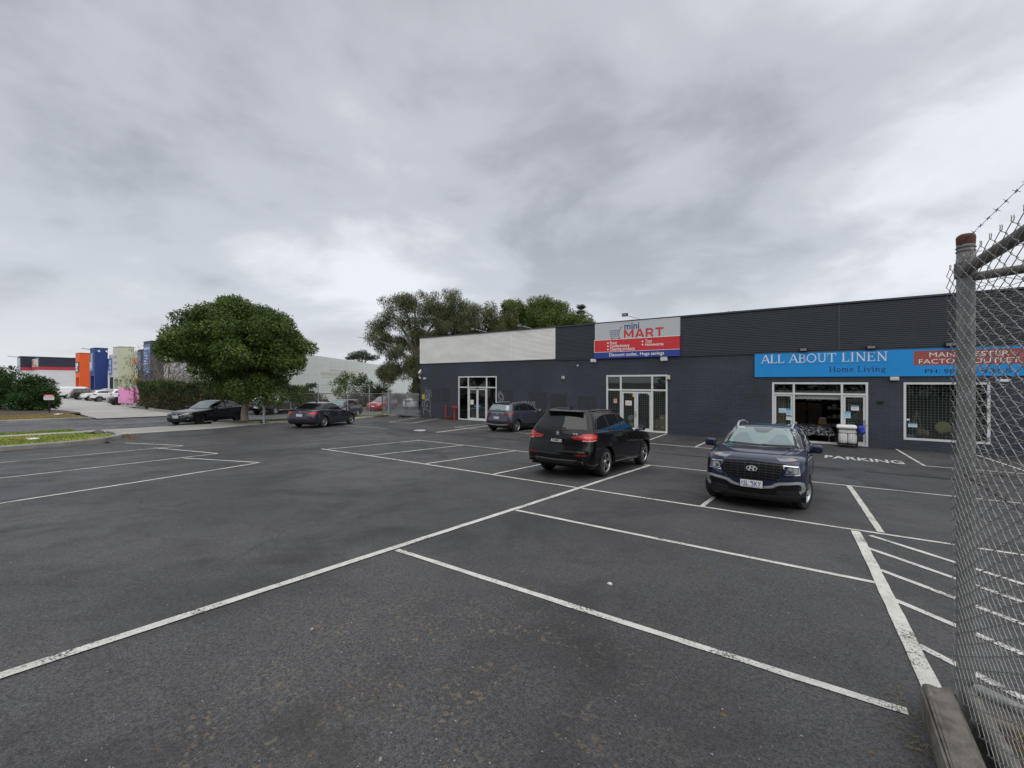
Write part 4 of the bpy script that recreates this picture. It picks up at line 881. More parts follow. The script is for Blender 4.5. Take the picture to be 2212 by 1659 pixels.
TPL = {
 'suv': dict(L=4.886, W=1.938, H=1.752, fa=1.573, ra=-1.36, R=.378, arch=.425, clad=2, rings=[(2.25,.24,-2.25,.32,.80),(2.33,.25,-2.36,.33,.90),(2.40,.32,-2.42,.40,.945),(2.44,.45,-2.443,.52,.962),(2.443,.60,-2.443,.66,.969),(2.43,.75,-2.41,.76,.966),(2.40,.88,-2.385,.90,.955),(2.34,.97,-2.36,1.03,.95),(2.25,1.005,-2.34,1.09,.948),(2.0,1.04,-2.325,1.13,.945),(1.5,1.085,-2.30,1.17,.94),(1.08,1.115,-2.275,1.20,.925),(1.02,1.13,-2.26,1.215,.895),(.86,1.23,-2.20,1.31,.865),(.60,1.39,-2.11,1.43,.81),(.36,1.535,-2.02,1.56,.745),(.17,1.64,-1.96,1.66,.68),(.03,1.695,-1.96,1.70,.61),(-.15,1.732,-1.85,1.725,.47),(-.3,1.748,-1.6,1.745,.25),(-.4,1.752,-1.4,1.75,.08)]),
 'compact': dict(L=4.04, W=1.77, H=1.56, fa=1.20, ra=-1.32, R=.322, arch=.37, clad=3, rings=[(1.80,.19,-1.85,.25,.72),(1.92,.20,-1.95,.27,.80),(1.985,.28,-2.0,.36,.85),(2.015,.42,-2.02,.5,.875),(2.02,.56,-2.02,.62,.885),(2.01,.72,-2.0,.76,.885),(1.985,.86,-1.97,.9,.88),(1.95,.93,-1.95,1.0,.872),(1.88,.972,-1.93,1.05,.865),(1.70,1.005,-1.92,1.075,.858),(1.4,1.045,-1.91,1.09,.85),(1.15,1.068,-1.90,1.10,.842),(.95,1.085,-1.89,1.11,.825),(.90,1.095,-1.885,1.118,.80),(.70,1.215,-1.83,1.22,.765),(.45,1.355,-1.75,1.35,.712),(.25,1.455,-1.68,1.45,.655),(.12,1.50,-1.64,1.495,.61),(0,1.525,-1.57,1.518,.54),(-.2,1.55,-1.4,1.54,.36),(-.35,1.56,-1.2,1.555,.12)]),
 'sedan': dict(L=4.63, W=1.81, H=1.43, fa=1.545, ra=-1.265, R=.327, arch=.365, clad=1, rings=[(2.15,.17,-2.10,.24,.72),(2.24,.18,-2.22,.25,.84),(2.30,.28,-2.29,.32,.885),(2.315,.42,-2.315,.48,.90),(2.30,.55,-2.31,.62,.905),(2.25,.66,-2.27,.74,.90),(2.18,.735,-2.24,.86,.89),(2.08,.765,-2.22,.95,.885),(1.9,.80,-2.19,.985,.88),(1.4,.86,-2.05,1.005,.875),(1.05,.90,-1.88,1.02,.865),(.88,.925,-1.72,1.03,.84),(.86,.937,-1.74,1.035,.815),(.58,1.12,-1.50,1.17,.765),(.30,1.285,-1.22,1.30,.695),(.10,1.37,-1.0,1.375,.63),(-.02,1.40,-.88,1.40,.56),(-.15,1.422,-.75,1.42,.38),(-.25,1.43,-.65,1.43,.12)]),
 'van': dict(L=4.97, W=1.98, H=1.97, fa=1.50, ra=-1.43, R=.335, arch=.39, clad=3, rings=[(2.3,.22,-2.35,.28,.82),(2.4,.24,-2.44,.3,.92),(2.46,.34,-2.475,.4,.97),(2.485,.5,-2.485,.55,.985),(2.48,.7,-2.48,.75,.99),(2.42,.92,-2.47,.95,.985),(2.32,1.03,-2.46,1.06,.98),(2.1,1.12,-2.45,1.14,.975),(1.85,1.19,-2.44,1.2,.965),(1.78,1.22,-2.43,1.24,.95),(1.45,1.48,-2.40,1.5,.915),(1.12,1.72,-2.37,1.74,.87),(.95,1.86,-2.35,1.87,.82),(.85,1.92,-2.33,1.93,.75),(.6,1.955,-2.2,1.955,.5),(.4,1.97,-2.0,1.97,.15)]),
 'ute': dict(L=5.3, W=1.88, H=1.79, fa=1.72, ra=-1.38, R=.385, arch=.44, clad=2, rings=[(2.35,.34,-2.45,.50,.78),(2.5,.36,-2.58,.52,.88),(2.6,.46,-2.64,.58,.92),(2.65,.62,-2.65,.68,.935),(2.64,.80,-2.645,.80,.94),(2.6,.92,-2.64,.92,.938),(2.52,1.02,-2.635,1.02,.932),(2.3,1.08,-2.63,1.10,.925),(1.9,1.12,-2.62,1.14,.92),(1.5,1.15,-2.6,1.16,.915),(1.25,1.17,-.75,1.17,.89),(1.2,1.18,-.73,1.19,.86),(.85,1.42,-.68,1.43,.80),(.55,1.62,-.64,1.63,.73),(.38,1.71,-.60,1.71,.66),(.2,1.755,-.5,1.75,.5),(0,1.78,-.3,1.775,.2)]),
}
class Car:
    def __init__(s, tpl, pos, heading, label, col, dims=None, plate=None, detail=1, rim='multi', name='parked_car', cat='car', group=None, cladding=None, onto=0.0, steer=0.0):
        T = TPL[tpl]; s.T = T; s.tpl = tpl; L, W, H = dims or (T['L'], T['W'], T['H']); s.k = (L/T['L'], W/T['W'], H/T['H'])
        s.L = L; s.W = W; kx, ky, kz = s.k; s.R = T['R']*(kz+kx)/2; s.steer = steer
        x, y = pos; fx, fy = math.cos(heading), math.sin(heading); d = 1.3
        g = lambda a, b: gzf(a, b)+onto
        pf = Vector((x+fx*d, y+fy*d, g(x+fx*d, y+fy*d))); pr = Vector((x-fx*d, y-fy*d, g(x-fx*d, y-fy*d)))
        pl = Vector((x-fy*.8, y+fx*.8, g(x-fy*.8, y+fx*.8))); pg = Vector((x+fy*.8, y-fx*.8, g(x+fy*.8, y-fx*.8)))
        X = (pf-pr).normalized(); Y = (pl-pg).normalized(); Z = X.cross(Y).normalized(); Y = Z.cross(X)
        M = Matrix(((X.x,Y.x,Z.x,x),(X.y,Y.y,Z.y,y),(X.z,Y.z,Z.z,g(x,y)),(0,0,0,1)))
        s.root = empty(name, M, label, cat, group); s.col = col; s.detail = detail
        s.body(cladding or M_TRIM); s.wheels(rim)
    def body(s, cl):
        T = s.T; kx, ky, kz = s.k; rings = []; NF, NA = 6, 6; NS = 84 if s.detail else 44
        ra = T['arch']*(kx+kz)/2
        for ri, (xf, zf, xr, zr, w) in enumerate(T['rings']):
            xf, xr, zf, zr, w = xf*kx, xr*kx, zf*kz, zr*kz, w*ky
            ln = xf-xr; rf = min(.42*ky, w*.75, ln*.3); rr = min(.30*ky, w*.75, ln*.3)
            if ri > len(T['rings'])*.55: rf = min(rf, .30); rr = min(rr, .22)
            cf, cr = .10*w/.95, .06*w/.95
            half = []
            for i in range(NF+1):
                y = (w-rf)*i/NF; half.append((xf-cf*(y/w)**2, y))
            xe = xf-cf*((w-rf)/w)**2; yc = w-rf; sl = cf*.9
            for i in range(1, NA+1):
                a = PI/2*i/NA; half.append((xe-(rf*.95+sl)*(1-math.cos(a)), yc+rf*math.sin(a)))
            xs = half[-1][0]; xq = xr+cr*((w-rr)/w)**2
            tail = []
            for i in range(NA):
                a = PI/2*i/NA; tail.append((xq+rr*(1-math.sin(a)), w-rr+rr*math.cos(a)))
            for i in range(NF+1):
                y = (w-rr)*(1-i/NF); tail.append((xr+cr*(y/w)**2, y))
            xe2 = tail[0][0]
            for i in range(1, NS):
                t = i/NS; x = xs+(xe2-xs)*t; half.append((x, w+.012*math.sin(PI*t)))
            half += tail; pts = []
            for x, y in half:
                t = (x-xr)/max(1e-6, ln); z = zr+(zf-zr)*t
                for xw in (T['fa']*kx, T['ra']*kx):
                    if abs(x-xw) < ra and y > .5: z = max(z, s.R+math.sqrt(ra*ra-(x-xw)**2)*.98)
                pts.append((x, y, z))
            rings.append(pts)
        n = len(rings[0]); m = 2*(n-1); mb = MB(); vs = []
        for r in rings: vs += r + [(x, -y, z) for x, y, z in reversed(r[1:-1])]
        fs = []; mi = []
        for k in range(len(rings)-1):
            for i in range(m):
                fs.append((k*m+i, k*m+(i+1)%m, (k+1)*m+(i+1)%m, (k+1)*m+i)); mi.append(1 if k < T['clad'] else 0)
        b = (len(rings)-1)*m
        for i in range(n-1):
            a0, a1 = b+i, b+i+1; c0, c1 = b+(m-i)%m, b+(m-i-1)%m
            fs.append((a0, a1, c1, c0) if i not in (0, n-2) else ((a0, a1, c1) if i == 0 else (a0, a1, c0))); mi.append(0)
        bm = bmesh.new(); bv = [bm.verts.new(v) for v in vs]
        for f, q in zip(fs, mi):
            try: ff = bm.faces.new([bv[i] for i in f]); ff.material_index = q
            except ValueError: pass
        bmesh.ops.remove_doubles(bm, verts=bm.verts, dist=.0008); bmesh.ops.dissolve_degenerate(bm, edges=bm.edges, dist=.0005); bmesh.ops.recalc_face_normals(bm, faces=bm.faces)
        s.bvh = BVHTree.FromBMesh(bm); me = bpy.data.meshes.new('body'); bm.to_mesh(me); bm.free()
        me.materials.append(s.col); me.materials.append(cl)
        me.shade_smooth(); me.set_sharp_from_angle(angle=math.radians(38)); s.bodyo = link('body', me, s.root); s.ra = ra
        # dark inner structure: floor pan and wheel wells
        mb = MB(); zb = T['rings'][0][1]*kz+.02; x0, x1 = T['rings'][0][2]*kx+.1, T['rings'][0][0]*kx-.1; wy = .56*ky
        mb.box(x0, x1, -wy, wy, zb, s.R+ra-.06)
        W2 = T['rings'][1][4]*ky-.02; fa, rx = T['fa']*kx, T['ra']*kx
        for a, b in ((x0, rx-ra), (rx+ra, fa-ra), (fa+ra, x1)):
            for sg in (-1, 1): mb.box(a, b, min(sg*wy, sg*W2), max(sg*wy, sg*W2), zb+.01, zb+.08)
        for xw in (fa, rx):
            for sg in (-1, 1):
                pr = [(ra*1.01, sg*wy), (ra*1.01, sg*(T['rings'][3][4]*ky-.025))]; q = MB(); q.lathe(pr, 32, 'y', (xw, 0, s.R))
                b0 = len(mb.v); mb.v += q.v
                for f in q.f:
                    if sum(q.v[i][2] for i in f)/4 > s.R-.12: mb.f.append(tuple(b0+i for i in f)); mb.m.append(0)
        mb.build('underbody', M_UNDER, s.root, world=False)
    def wheels(s, rim):
        T = s.T; kx, ky, kz = s.k; wid = .245 if s.R > .36 else .21
        me1, me2 = wheel_meshes(s.R, wid, rim); yo = T['rings'][4][4]*ky-wid/2-.03
        for xw, st in ((T['fa']*kx, s.steer), (T['ra']*kx, 0)):
            for sg in (1, -1):
                o = link('wheel', me1, s.root); o.location = (xw, sg*yo, s.R); o.rotation_euler = (0, random.random()*6, (0 if sg > 0 else PI)+st)
                WM[o.name] = s.root.matrix_world @ Matrix.Identity(4)
                r = link('rim', me2, o)
    # ---- patches that hug the body
    def hit(s, mode, a, b, raw=False):
        kx, ky, kz = (1,1,1) if raw else s.k
        if mode == 'rear': o, d = (-6, a*ky, b*kz), (1,0,0)
        elif mode == 'front': o, d = (6, a*ky, b*kz), (-1,0,0)
        elif mode == 'left': o, d = (a*kx, 4, b*kz), (0,-1,0)
        elif mode == 'right': o, d = (a*kx, -4, b*kz), (0,1,0)
        elif mode == 'top': o, d = (a*kx, b*ky, 5), (0,0,-1)
        else:
            sg = -1 if mode == 'rpol' else 1; c = sg*(s.L/2-.9*kx); t = math.radians(a)
            u = (sg*math.cos(t), math.sin(t)); o, d = (c+u[0]*4, u[1]*4, b*kz), (-u[0], -u[1], 0)
        d = Vector(d); h, nrm, _, _ = s.bvh.ray_cast(Vector(o), d)
        if h is None or (mode in ('left', 'right') and h.y*(1 if mode == 'left' else -1) < 0.1):
            h, nrm, _, _ = s.bvh.find_nearest(Vector(o)+d*(4-.8)); 
        if nrm.dot(d) > 0: nrm = -nrm
        return h, nrm, d
    def patch(s, mb, mode, A, B, off=.004, nu=8, nv=5, skirt=.012):
        def samp(P, t):
            f = t*(len(P)-1); i = min(int(f), len(P)-2); f -= i; return (P[i][0]+(P[i+1][0]-P[i][0])*f, P[i][1]+(P[i+1][1]-P[i][1])*f)
        nu = max(nu, (len(A)-1)*2 if len(A) > 2 else nu); G = []
        for j in range(nv+1):
            row = []
            for i in range(nu+1):
                a, b = samp(A, i/nu), samp(B, i/nu); t = j/nv; h, nrm, d = s.hit(mode, a[0]+(b[0]-a[0])*t, a[1]+(b[1]-a[1])*t); row.append((h+nrm*off, h-nrm*skirt, d))
            G.append(row)
        k = nu+1; vs = [q[0] for r in G for q in r]; fs = []
        e1 = Vector(vs[1])-Vector(vs[0]); e2 = Vector(vs[k])-Vector(vs[0]); m_ = (nv//2)*k+nu//2
        e1 = vs[m_+1]-vs[m_]; e2 = vs[m_+k]-vs[m_]; flip = e1.cross(e2).dot(G[nv//2][nu//2][2]) > 0
        for j in range(nv):
            for i in range(nu):
                f = (j*k+i, j*k+i+1, (j+1)*k+i+1, (j+1)*k+i); fs.append(tuple(reversed(f)) if flip else f)
        if skirt:
            ring = [(0,i) for i in range(nu)] + [(j,nu) for j in range(nv)] + [(nv,i) for i in range(nu,0,-1)] + [(j,0) for j in range(nv,0,-1)]
            b0 = len(vs); vs = vs + [G[j][i][1] for j, i in ring]; n = len(ring)
            for q in range(n):
                a = ring[q][0]*k+ring[q][1]; b = ring[(q+1)%n][0]*k+ring[(q+1)%n][1]; f = (a, b0+q, b0+(q+1)%n, b); fs.append(tuple(reversed(f)) if flip else f)
        mb.add(vs, fs)
    def strip(s, mb, mode, pts, w, off=.003):
        A = []; B = []; n = len(pts); q = .0157 if mode in ('rpol', 'fpol') else 1.0; pts = [(a*q, b) for a, b in pts]
        for i in range(n):
            ax, ay = pts[max(i-1,0)]; bx, by = pts[min(i+1,n-1)]; dx, dy = bx-ax, by-ay; l = math.hypot(dx,dy) or 1; px, py = -dy/l*w/2, dx/l*w/2
            A.append(((pts[i][0]+px)/q, pts[i][1]+py)); B.append(((pts[i][0]-px)/q, pts[i][1]-py))
        s.patch(mb, mode, A, B, off, nu=max(6, (n-1)*3), nv=1, skirt=.004)
    MIR = {'left': 'right', 'right': 'left'}
    def mir(s, mode, P):
        if mode in s.MIR: return s.MIR[mode], P
        if mode == 'top': return mode, [(a, -b) for a, b in P]
        return mode, [(-a, b) for a, b in P]
    def part(s, name, m, items, both=True, parent=None, **kw):
        """items: (mode, A, B) patches or (mode, A, None) strips; mirrored copies become parts of their own"""
        objs = []
        for side in ((0, 1) if both else (0,)):
            mb = MB()
            for mode, A, B in items:
                if side: m2, A2 = s.mir(mode, A); B2 = s.mir(mode, B)[1] if B else None
                else: m2, A2, B2 = mode, A, B
                if B2 is None: s.strip(mb, m2, A2, kw.get('w', .01), kw.get('off', .004))
                else: s.patch(mb, m2, A2, B2, kw.get('off', .004), kw.get('nu', 8), kw.get('nv', 5))
            objs.append(mb.build(name, m, parent or s.root, world=False, smooth=40))
        return objs
    def lines(s, pl, w=.007, m=None, name='panel_gap', both=True, off=.0015):
        mb = MB()
        for mode, P in pl:
            s.strip(mb, mode, P, w, off)
            if both: mo, Q = s.mir(mode, P); s.strip(mb, mo, Q, w, off)
        return mb.build(name, m or M_UNDER, s.root, world=False)
    def plate(s, end, z, txt, bg=None, ink=None, yo=0, w=.372, h=.134, border=True):
        sg = -1 if end == 'rear' else 1
        x = s.hit(end, yo/s.k[1], z/s.k[2])[0].x+sg*.012
        mb = MB(); mb.bbox(min(x, x+sg*.02), max(x, x+sg*.02), yo-w/2-.012, yo+w/2+.012, z-h/2-.012, z+h/2+.012, .004); base = mb.build('number_plate', M_PLATEB, s.root, world=False)
        MB().box(min(x+sg*.0205, x+sg*.023), max(x+sg*.0205, x+sg*.023), yo-w/2, yo+w/2, z-h/2, z+h/2).build('plate_face', bg or M_PLATEW, base, world=False)
        if txt:
            mb = MB(); fn = lambda u, v: (x+sg*.0245, yo+sg*u, z+v); add_text(mb, txt, fn, -w*.44, w*.44, -h*.28, h*.34, .015); mb.build('plate_lettering', ink or M_PINKB, base, world=False)
    def mirror_unit(s, x, z, y0, m=None, size=(.09,.12,.075)):
        kx, ky, kz = s.k; x *= kx; z *= kz; y0 *= ky
        for sg in (1, -1):
            mb = MB(); mb.bbox(x-size[0], x+size[0]*.8, min(sg*(y0+.02), sg*(y0+.24)), max(sg*(y0+.02), sg*(y0+.24)), z-size[2], z+size[2], .045)
            o = mb.build('wing_mirror', m or s.col, s.root, world=False, smooth=50)
            MB().box(x-.03, x+.04, min(sg*(y0-.06), sg*(y0+.05)), max(sg*(y0-.06), sg*(y0+.05)), z-size[2]-.02, z-size[2]+.03).build('mirror_foot', M_TRIM, o, world=False)
            MB().box(x-size[0]-.003, x-size[0]-.0005, min(sg*(y0+.05), sg*(y0+.21)), max(sg*(y0+.05), sg*(y0+.21)), z-size[2]+.03, z+size[2]-.03).build('mirror_glass', M_CHROME, o, world=False)
    def handles(s, pts, m=None):
        for x, z in pts:
            for md in ('left', 'right'):
                h, n, d = s.hit(md, x, z); mb = MB(); mb.bbox(h.x-.095, h.x+.095, min(h.y, h.y-d.y*.035), max(h.y, h.y-d.y*.035), h.z-.016, h.z+.016, .008); mb.build('door_handle', m or s.col, s.root, world=False, smooth=50)
    def rails(s, x0, x1, y, m, lift=.05, r=.016):
        for sg in (1, -1):
            P = []
            for i in range(9):
                t = i/8; x = x0+(x1-x0)*t; h, n, d = s.hit('top', x, sg*(y-.03*abs(2*t-1)**2)); P.append((h.x, h.y, h.z+lift*min(1, 4*min(t, 1-t)+.02)))
            MB().tube(P, r, 8).build('roof_rail', m, s.root, world=False, smooth=60)
    def badge(s, end, y, z, r, kind='disc'):
        sg = -1 if end == 'rear' else 1; x = s.hit(end, y/s.k[1], z/s.k[2])[0].x+sg*.004; fn = lambda u, v, d=0: (x+sg*(.012+d), y+sg*u, z+v)
        if kind == 'roundel':
            mb = MB(); mb.prism(arc(0,0,r,r,0,345,23), fn, -.02, 0); o = mb.build('badge', M_GLOSSB, s.root, world=False)
            mb = MB()
            for i in range(24):
                a = [arc(0,0,r,r,i*15,i*15+15,1), arc(0,0,r*.9,r*.9,i*15,i*15+15,1)]; mb.add([fn(*q, .003) for q in (a[0][0], a[0][1], a[1][1], a[1][0])], [(0,1,2,3)])
            for k in (0, 2): mb.add([fn(0,0,.002)]+[fn(*q, .002) for q in arc(0,0,r*.6,r*.6,k*90,k*90+90,6)], [tuple(range(8))])
            mb.build('badge_white', M_PLATEW, o, world=False); mb = MB()
            for k in (1, 3): mb.add([fn(0,0,.002)]+[fn(*q, .002) for q in arc(0,0,r*.6,r*.6,k*90,k*90+90,6)], [tuple(range(8))])
            mb.build('badge_blue', mat('badge blue', (.03,.16,.55), .3), o, world=False)
        elif kind == 'ellipse_h':
            mb = MB(); P = arc(0,0,r,r*.52,0,360,28); Q = arc(0,0,r*.88,r*.41,0,360,28)
            for i in range(28): mb.add([fn(*P[i], .012), fn(*P[i+1], .012), fn(*Q[i+1], .012), fn(*Q[i], .012), fn(*P[i], -.01), fn(*P[i+1], -.01)], [(0,1,2,3), (0,4,5,1)])
            for pts, w in (([(-.5,-.36),(-.22,.36)], .20), ([(.22,-.36),(.5,.36)], .20), ([(-.36,-.08),(-.1,.04),(.1,-.02),(.36,.10)], .15)):
                ribbon(mb, [(p*r, q*r) for p, q in pts], w*r, lambda u, v: fn(u, v, .011))
            mb.build('badge', mat('bright chrome', (.80,.81,.82), .25, .25), s.root, world=False)
        else:
            mb = MB(); mb.prism(arc(0,0,r,r*.6 if kind == 'oval' else r,0,345,17), fn, -.02, .004); mb.build('badge', M_CHROME, s.root, world=False)
    def arch_trim(s, m, w=.05, off=.006):
        for xw in (s.T['fa'], s.T['ra']):
            P = []; Q = []; ra = s.ra
            for i in range(17):
                a = PI*i/16; P.append((xw+(ra+w)*math.cos(a)/s.k[0], (s.R+(ra+w)*math.sin(a))/s.k[2])); Q.append((xw+(ra+.002)*math.cos(a)/s.k[0], (s.R+(ra+.004)*math.sin(a))/s.k[2]))
            for md in ('left', 'right'):
                mb = MB(); s.patch(mb, md, P, Q, off, nu=32, nv=1); mb.build('arch_trim', m, s.root, world=False, smooth=40)
GL = {  # glazing per body style: windscreen, rear window, side windows (front to rear), black surround
 'suv': dict(ws=([(-.60,1.64),(0,1.665),(.60,1.64)],[(-.78,1.15),(0,1.14),(.78,1.15)]), rw=([(-.60,1.615),(0,1.63),(.60,1.615)],[(-.76,1.245),(0,1.225),(.76,1.245)]),
   sw=[([(.66,1.30),(.28,1.55),(-.22,1.615)],[(.84,1.16),(.3,1.17),(-.22,1.18)]), ([(-.30,1.62),(-.72,1.62),(-1.10,1.605)],[(-.30,1.185),(-.7,1.195),(-1.05,1.205)]), ([(-1.17,1.60),(-1.45,1.57),(-1.66,1.50)],[(-1.12,1.21),(-1.5,1.235),(-1.88,1.265)])],
   sur=([(.66,1.325),(.26,1.585),(-.25,1.645),(-1.1,1.638),(-1.72,1.51)],[(.92,1.14),(.3,1.155),(-.3,1.165),(-1.1,1.19),(-1.95,1.25)])),
 'compact': dict(ws=([(-.585,1.475),(0,1.49),(.585,1.475)],[(-.72,1.125),(0,1.11),(.72,1.125)]), rw=([(-.56,1.44),(0,1.455),(.56,1.44)],[(-.68,1.16),(0,1.14),(.68,1.16)]),
   sw=[([(.52,1.25),(.25,1.40),(-.18,1.46)],[(.70,1.125),(.25,1.13),(-.18,1.135)]), ([(-.25,1.465),(-.62,1.462),(-.95,1.44)],[(-.25,1.14),(-.6,1.145),(-1.0,1.15)]), ([(-1.02,1.43),(-1.25,1.39),(-1.36,1.34)],[(-1.06,1.155),(-1.3,1.165),(-1.5,1.18)])],
   sur=([(.52,1.275),(.23,1.43),(-.2,1.485),(-.95,1.468),(-1.40,1.36)],[(.78,1.11),(.25,1.118),(-.2,1.122),(-1.0,1.135),(-1.56,1.165)])),
 'sedan': dict(ws=([(-.56,1.33),(0,1.35),(.56,1.33)],[(-.72,.955),(0,.945),(.72,.955)]), rw=([(-.54,1.33),(0,1.345),(.54,1.33)],[(-.68,1.065),(0,1.055),(.68,1.065)]),
   sw=[([(.52,1.13),(.22,1.28),(-.25,1.34)],[(.74,.975),(.2,.985),(-.25,.995)]), ([(-.33,1.34),(-.75,1.335),(-1.1,1.28)],[(-.33,1.0),(-.8,1.01),(-1.14,1.02)]), ([(-1.17,1.26),(-1.32,1.18),(-1.46,1.10)],[(-1.2,1.025),(-1.35,1.03),(-1.52,1.04)])],
   sur=([(.52,1.155),(.2,1.31),(-.28,1.365),(-.9,1.35),(-1.52,1.11)],[(.82,.96),(.2,.97),(-.28,.98),(-.9,.995),(-1.58,1.02)])),
 'van': dict(ws=([(-.78,1.82),(0,1.84),(.78,1.82)],[(-.88,1.25),(0,1.24),(.88,1.25)]), rw=([(-.74,1.78),(0,1.79),(.74,1.78)],[(-.84,1.28),(0,1.28),(.84,1.28)]),
   sw=[([(1.35,1.45),(1.1,1.66),(.65,1.74)],[(1.55,1.26),(1.1,1.22),(.65,1.22)])], sur=([(1.38,1.48),(1.08,1.70),(.62,1.77)],[(1.62,1.24),(1.1,1.19),(.62,1.19)])),
 'ute': dict(ws=([(-.66,1.66),(0,1.68),(.66,1.66)],[(-.80,1.21),(0,1.20),(.80,1.21)]), rw=([(-.62,1.66),(0,1.67),(.62,1.66)],[(-.72,1.25),(0,1.25),(.72,1.25)]),
   sw=[([(.80,1.40),(.55,1.57),(.20,1.66)],[(.98,1.225),(.5,1.225),(.20,1.225)]), ([(.12,1.665),(-.2,1.665),(-.50,1.64)],[(.12,1.23),(-.2,1.235),(-.58,1.24)])], sur=([(.82,1.42),(.5,1.61),(.1,1.69),(-.55,1.66)],[(1.05,1.20),(.5,1.205),(.1,1.21),(-.64,1.22)])),
}
def glaze(c, glass=M_CGLASS, ws=None, rear=None):
    g = GL[c.tpl]; mb = MB(); c.patch(mb, 'left', *g['sur'], off=.003, nu=16); 
    mo, A = 'right', g['sur'][0]; c.patch(mb, 'right', g['sur'][0], g['sur'][1], off=.003, nu=16); mb.build('window_surround', M_TRIM, c.root, world=False, smooth=40)
    for a, b in g['sw']:
        for md in ('left', 'right'):
            mb = MB(); c.patch(mb, md, a, b, off=.008, nu=8); mb.build('side_window', glass, c.root, world=False, smooth=60)
    for nm, md, key, gm in (('windscreen', 'front', 'ws', ws), ('rear_window', 'rear', 'rw', rear)):
        A, B = g[key]; ex = lambda P, dz: [(p[0]*1.045, p[1]+dz) for p in P]
        mb = MB(); c.patch(mb, md, ex(A, .018), ex(B, -.016), off=.002, nu=10); f = mb.build(nm+'_frame', M_TRIM, c.root, world=False, smooth=60)
        mb = MB(); c.patch(mb, md, A, B, off=.007, nu=10, nv=6); mb.build(nm, gm or glass, c.root, world=False, smooth=60)
UP, DN = PI/2, -PI/2                                   # headings: towards the shops, away from them
P_BLACK = paint('black', (.0025, .0025, .003), .0, .5, .62); P_NAVY = paint('deep navy', (.010, .018, .052), .3); P_SLATE = paint('slate violet', (.058, .061, .088), .45); P_GREY = paint('dark grey', (.028, .031, .044), .4)
P_HB = paint('weathered black', (.012, .012, .014), .2, .45); P_UTE = paint('graphite', (.085, .085, .092), .45); P_RED = paint('bright red', (.45, .018, .02), .1); P_WHITE = paint('white', (.70, .71, .72), 0); P_CHAR = paint('charcoal', (.028, .03, .035), .4); P_ASH = paint('ash silver', (.16, .165, .17), .5)
# ---- the black wagon seen from behind
c = Car('suv', (-5.70, 12.25), UP, 'large glossy black four wheel drive wagon seen from behind between white lines', P_BLACK, rim='multi', cladding=P_BLACK)
glaze(c)
MB().bbox(-2.09, -1.78, -.535, .535, 1.672, 1.70, .012).build('roof_spoiler', M_GLOSSB, c.root, world=False, smooth=50)
c.rails(.25, -1.75, .63, M_GLOSSB, .045, .019)
mb = MB(); mb.prism([(-.14,0),(.1,0),(-.08,.07),(-.13,.07)], lambda u, v, d: (-1.55+u, d, 1.735+v), -.022, .022); mb.build('roof_antenna', M_GLOSSB, c.root, world=False)
# tail lamps: a bright outer block on the quarter, a darker inner block on the tailgate
c.part('tail_light', M_TAIL, [('rear', [(.40,1.06),(.55,1.085),(.775,1.125)], [(.45,1.00),(.58,.985),(.775,.975)])], off=.012)
c.part('tail_light', M_TAILB, [('rpol', [(42,1.13),(52,1.145),(64,1.12)], [(42,.965),(52,.96),(62,.985)])], off=.014)
c.part('tail_light_bar', M_TAILB, [('rear', [(.47,1.045),(.6,1.06),(.76,1.075)], None), ('rear', [(.5,1.01),(.76,1.01)], None)], w=.016, off=.018)
c.part('tail_light_bar', mat('lamp light red', (.75,.10,.08), .2, coat=1), [('rpol', [(44,1.06),(62,1.06)], None)], w=.045, off=.017)
c.part('tail_light_base', mat('lamp clear', (.55,.35,.35), .2), [('rpol', [(42,.972),(52,.966),(61,.99)], None)], w=.02, off=.017)
c.plate('rear', .945, 'AKD.360', M_PLATEB, mat('plate white print', (.72,.72,.72), .5)); c.badge('rear', 0, 1.135, .048, 'roundel')
mb = MB(); xb = c.hit('rear', -.5, 1.13)[0].x-.006; fn = lambda u, v: (xb, -u, v); add_text(mb, 'X5', fn, .42, .56, 1.105, 1.155, .03); mb.build('model_lettering', mat('bright chrome', (.80,.81,.82), .25, .25), c.root, world=False)
c.lines([('rear', [(.80,1.60),(.80,1.2),(.79,1.13),(.785,.95),(.74,.66)]), ('left', [(-.26,1.16),(-.27,.72),(-.30,.42)]), ('left', [(.86,1.12),(.84,.75),(.78,.42)]), ('left', [(-1.08,1.18),(-1.0,.95),(-.92,.78)]), ('left', [(.84,.40),(-.88,.43)]), ('left', [(2.0,1.03),(1.0,1.11),(.86,1.13)])])
c.lines([('rear', [(-.74,.66),(0,.64),(.74,.66)]), ('rear', [(-.78,1.185),(0,1.165),(.78,1.185)])], both=False)
c.part('bumper_ledge', P_BLACK, [('rear', [(-.80,.72),(0,.71),(.80,.72)], [(-.80,.665),(0,.655),(.80,.665)])], both=False, off=.028, nu=14)
c.part('bumper_insert', M_TRIM, [('rear', [(-.62,.47),(0,.455),(.62,.47)], [(-.58,.36),(0,.35),(.58,.36)])], both=False, off=.010, nu=14)
c.part('bumper_trim', mat('gunmetal trim', (.16,.165,.175), .3, .6, coat=.5), [('rear', [(-.60,.485),(0,.47),(.60,.485)], None)], both=False, w=.022, off=.02)
c.part('reflector', M_TAIL, [('rear', [(.56,.63),(.84,.64)], [(.57,.595),(.83,.605)])], off=.012)
for sg in (1, -1):
    x = -2.40; mb = MB(); mb.bbox(x-.045, x+.1, sg*.66-.125, sg*.66+.125, .375, .475, .035); o = mb.build('exhaust_trim', M_GLOSSB, c.root, world=False, smooth=50)
    MB().bbox(x-.056, x-.045, sg*.66-.105, sg*.66+.105, .385, .465, .005).build('exhaust_opening', mat('painted hollow', (.008,.008,.008), .9, spec=.1), o, world=False)  # closed plate, the dark inside of the pipe put into its colour
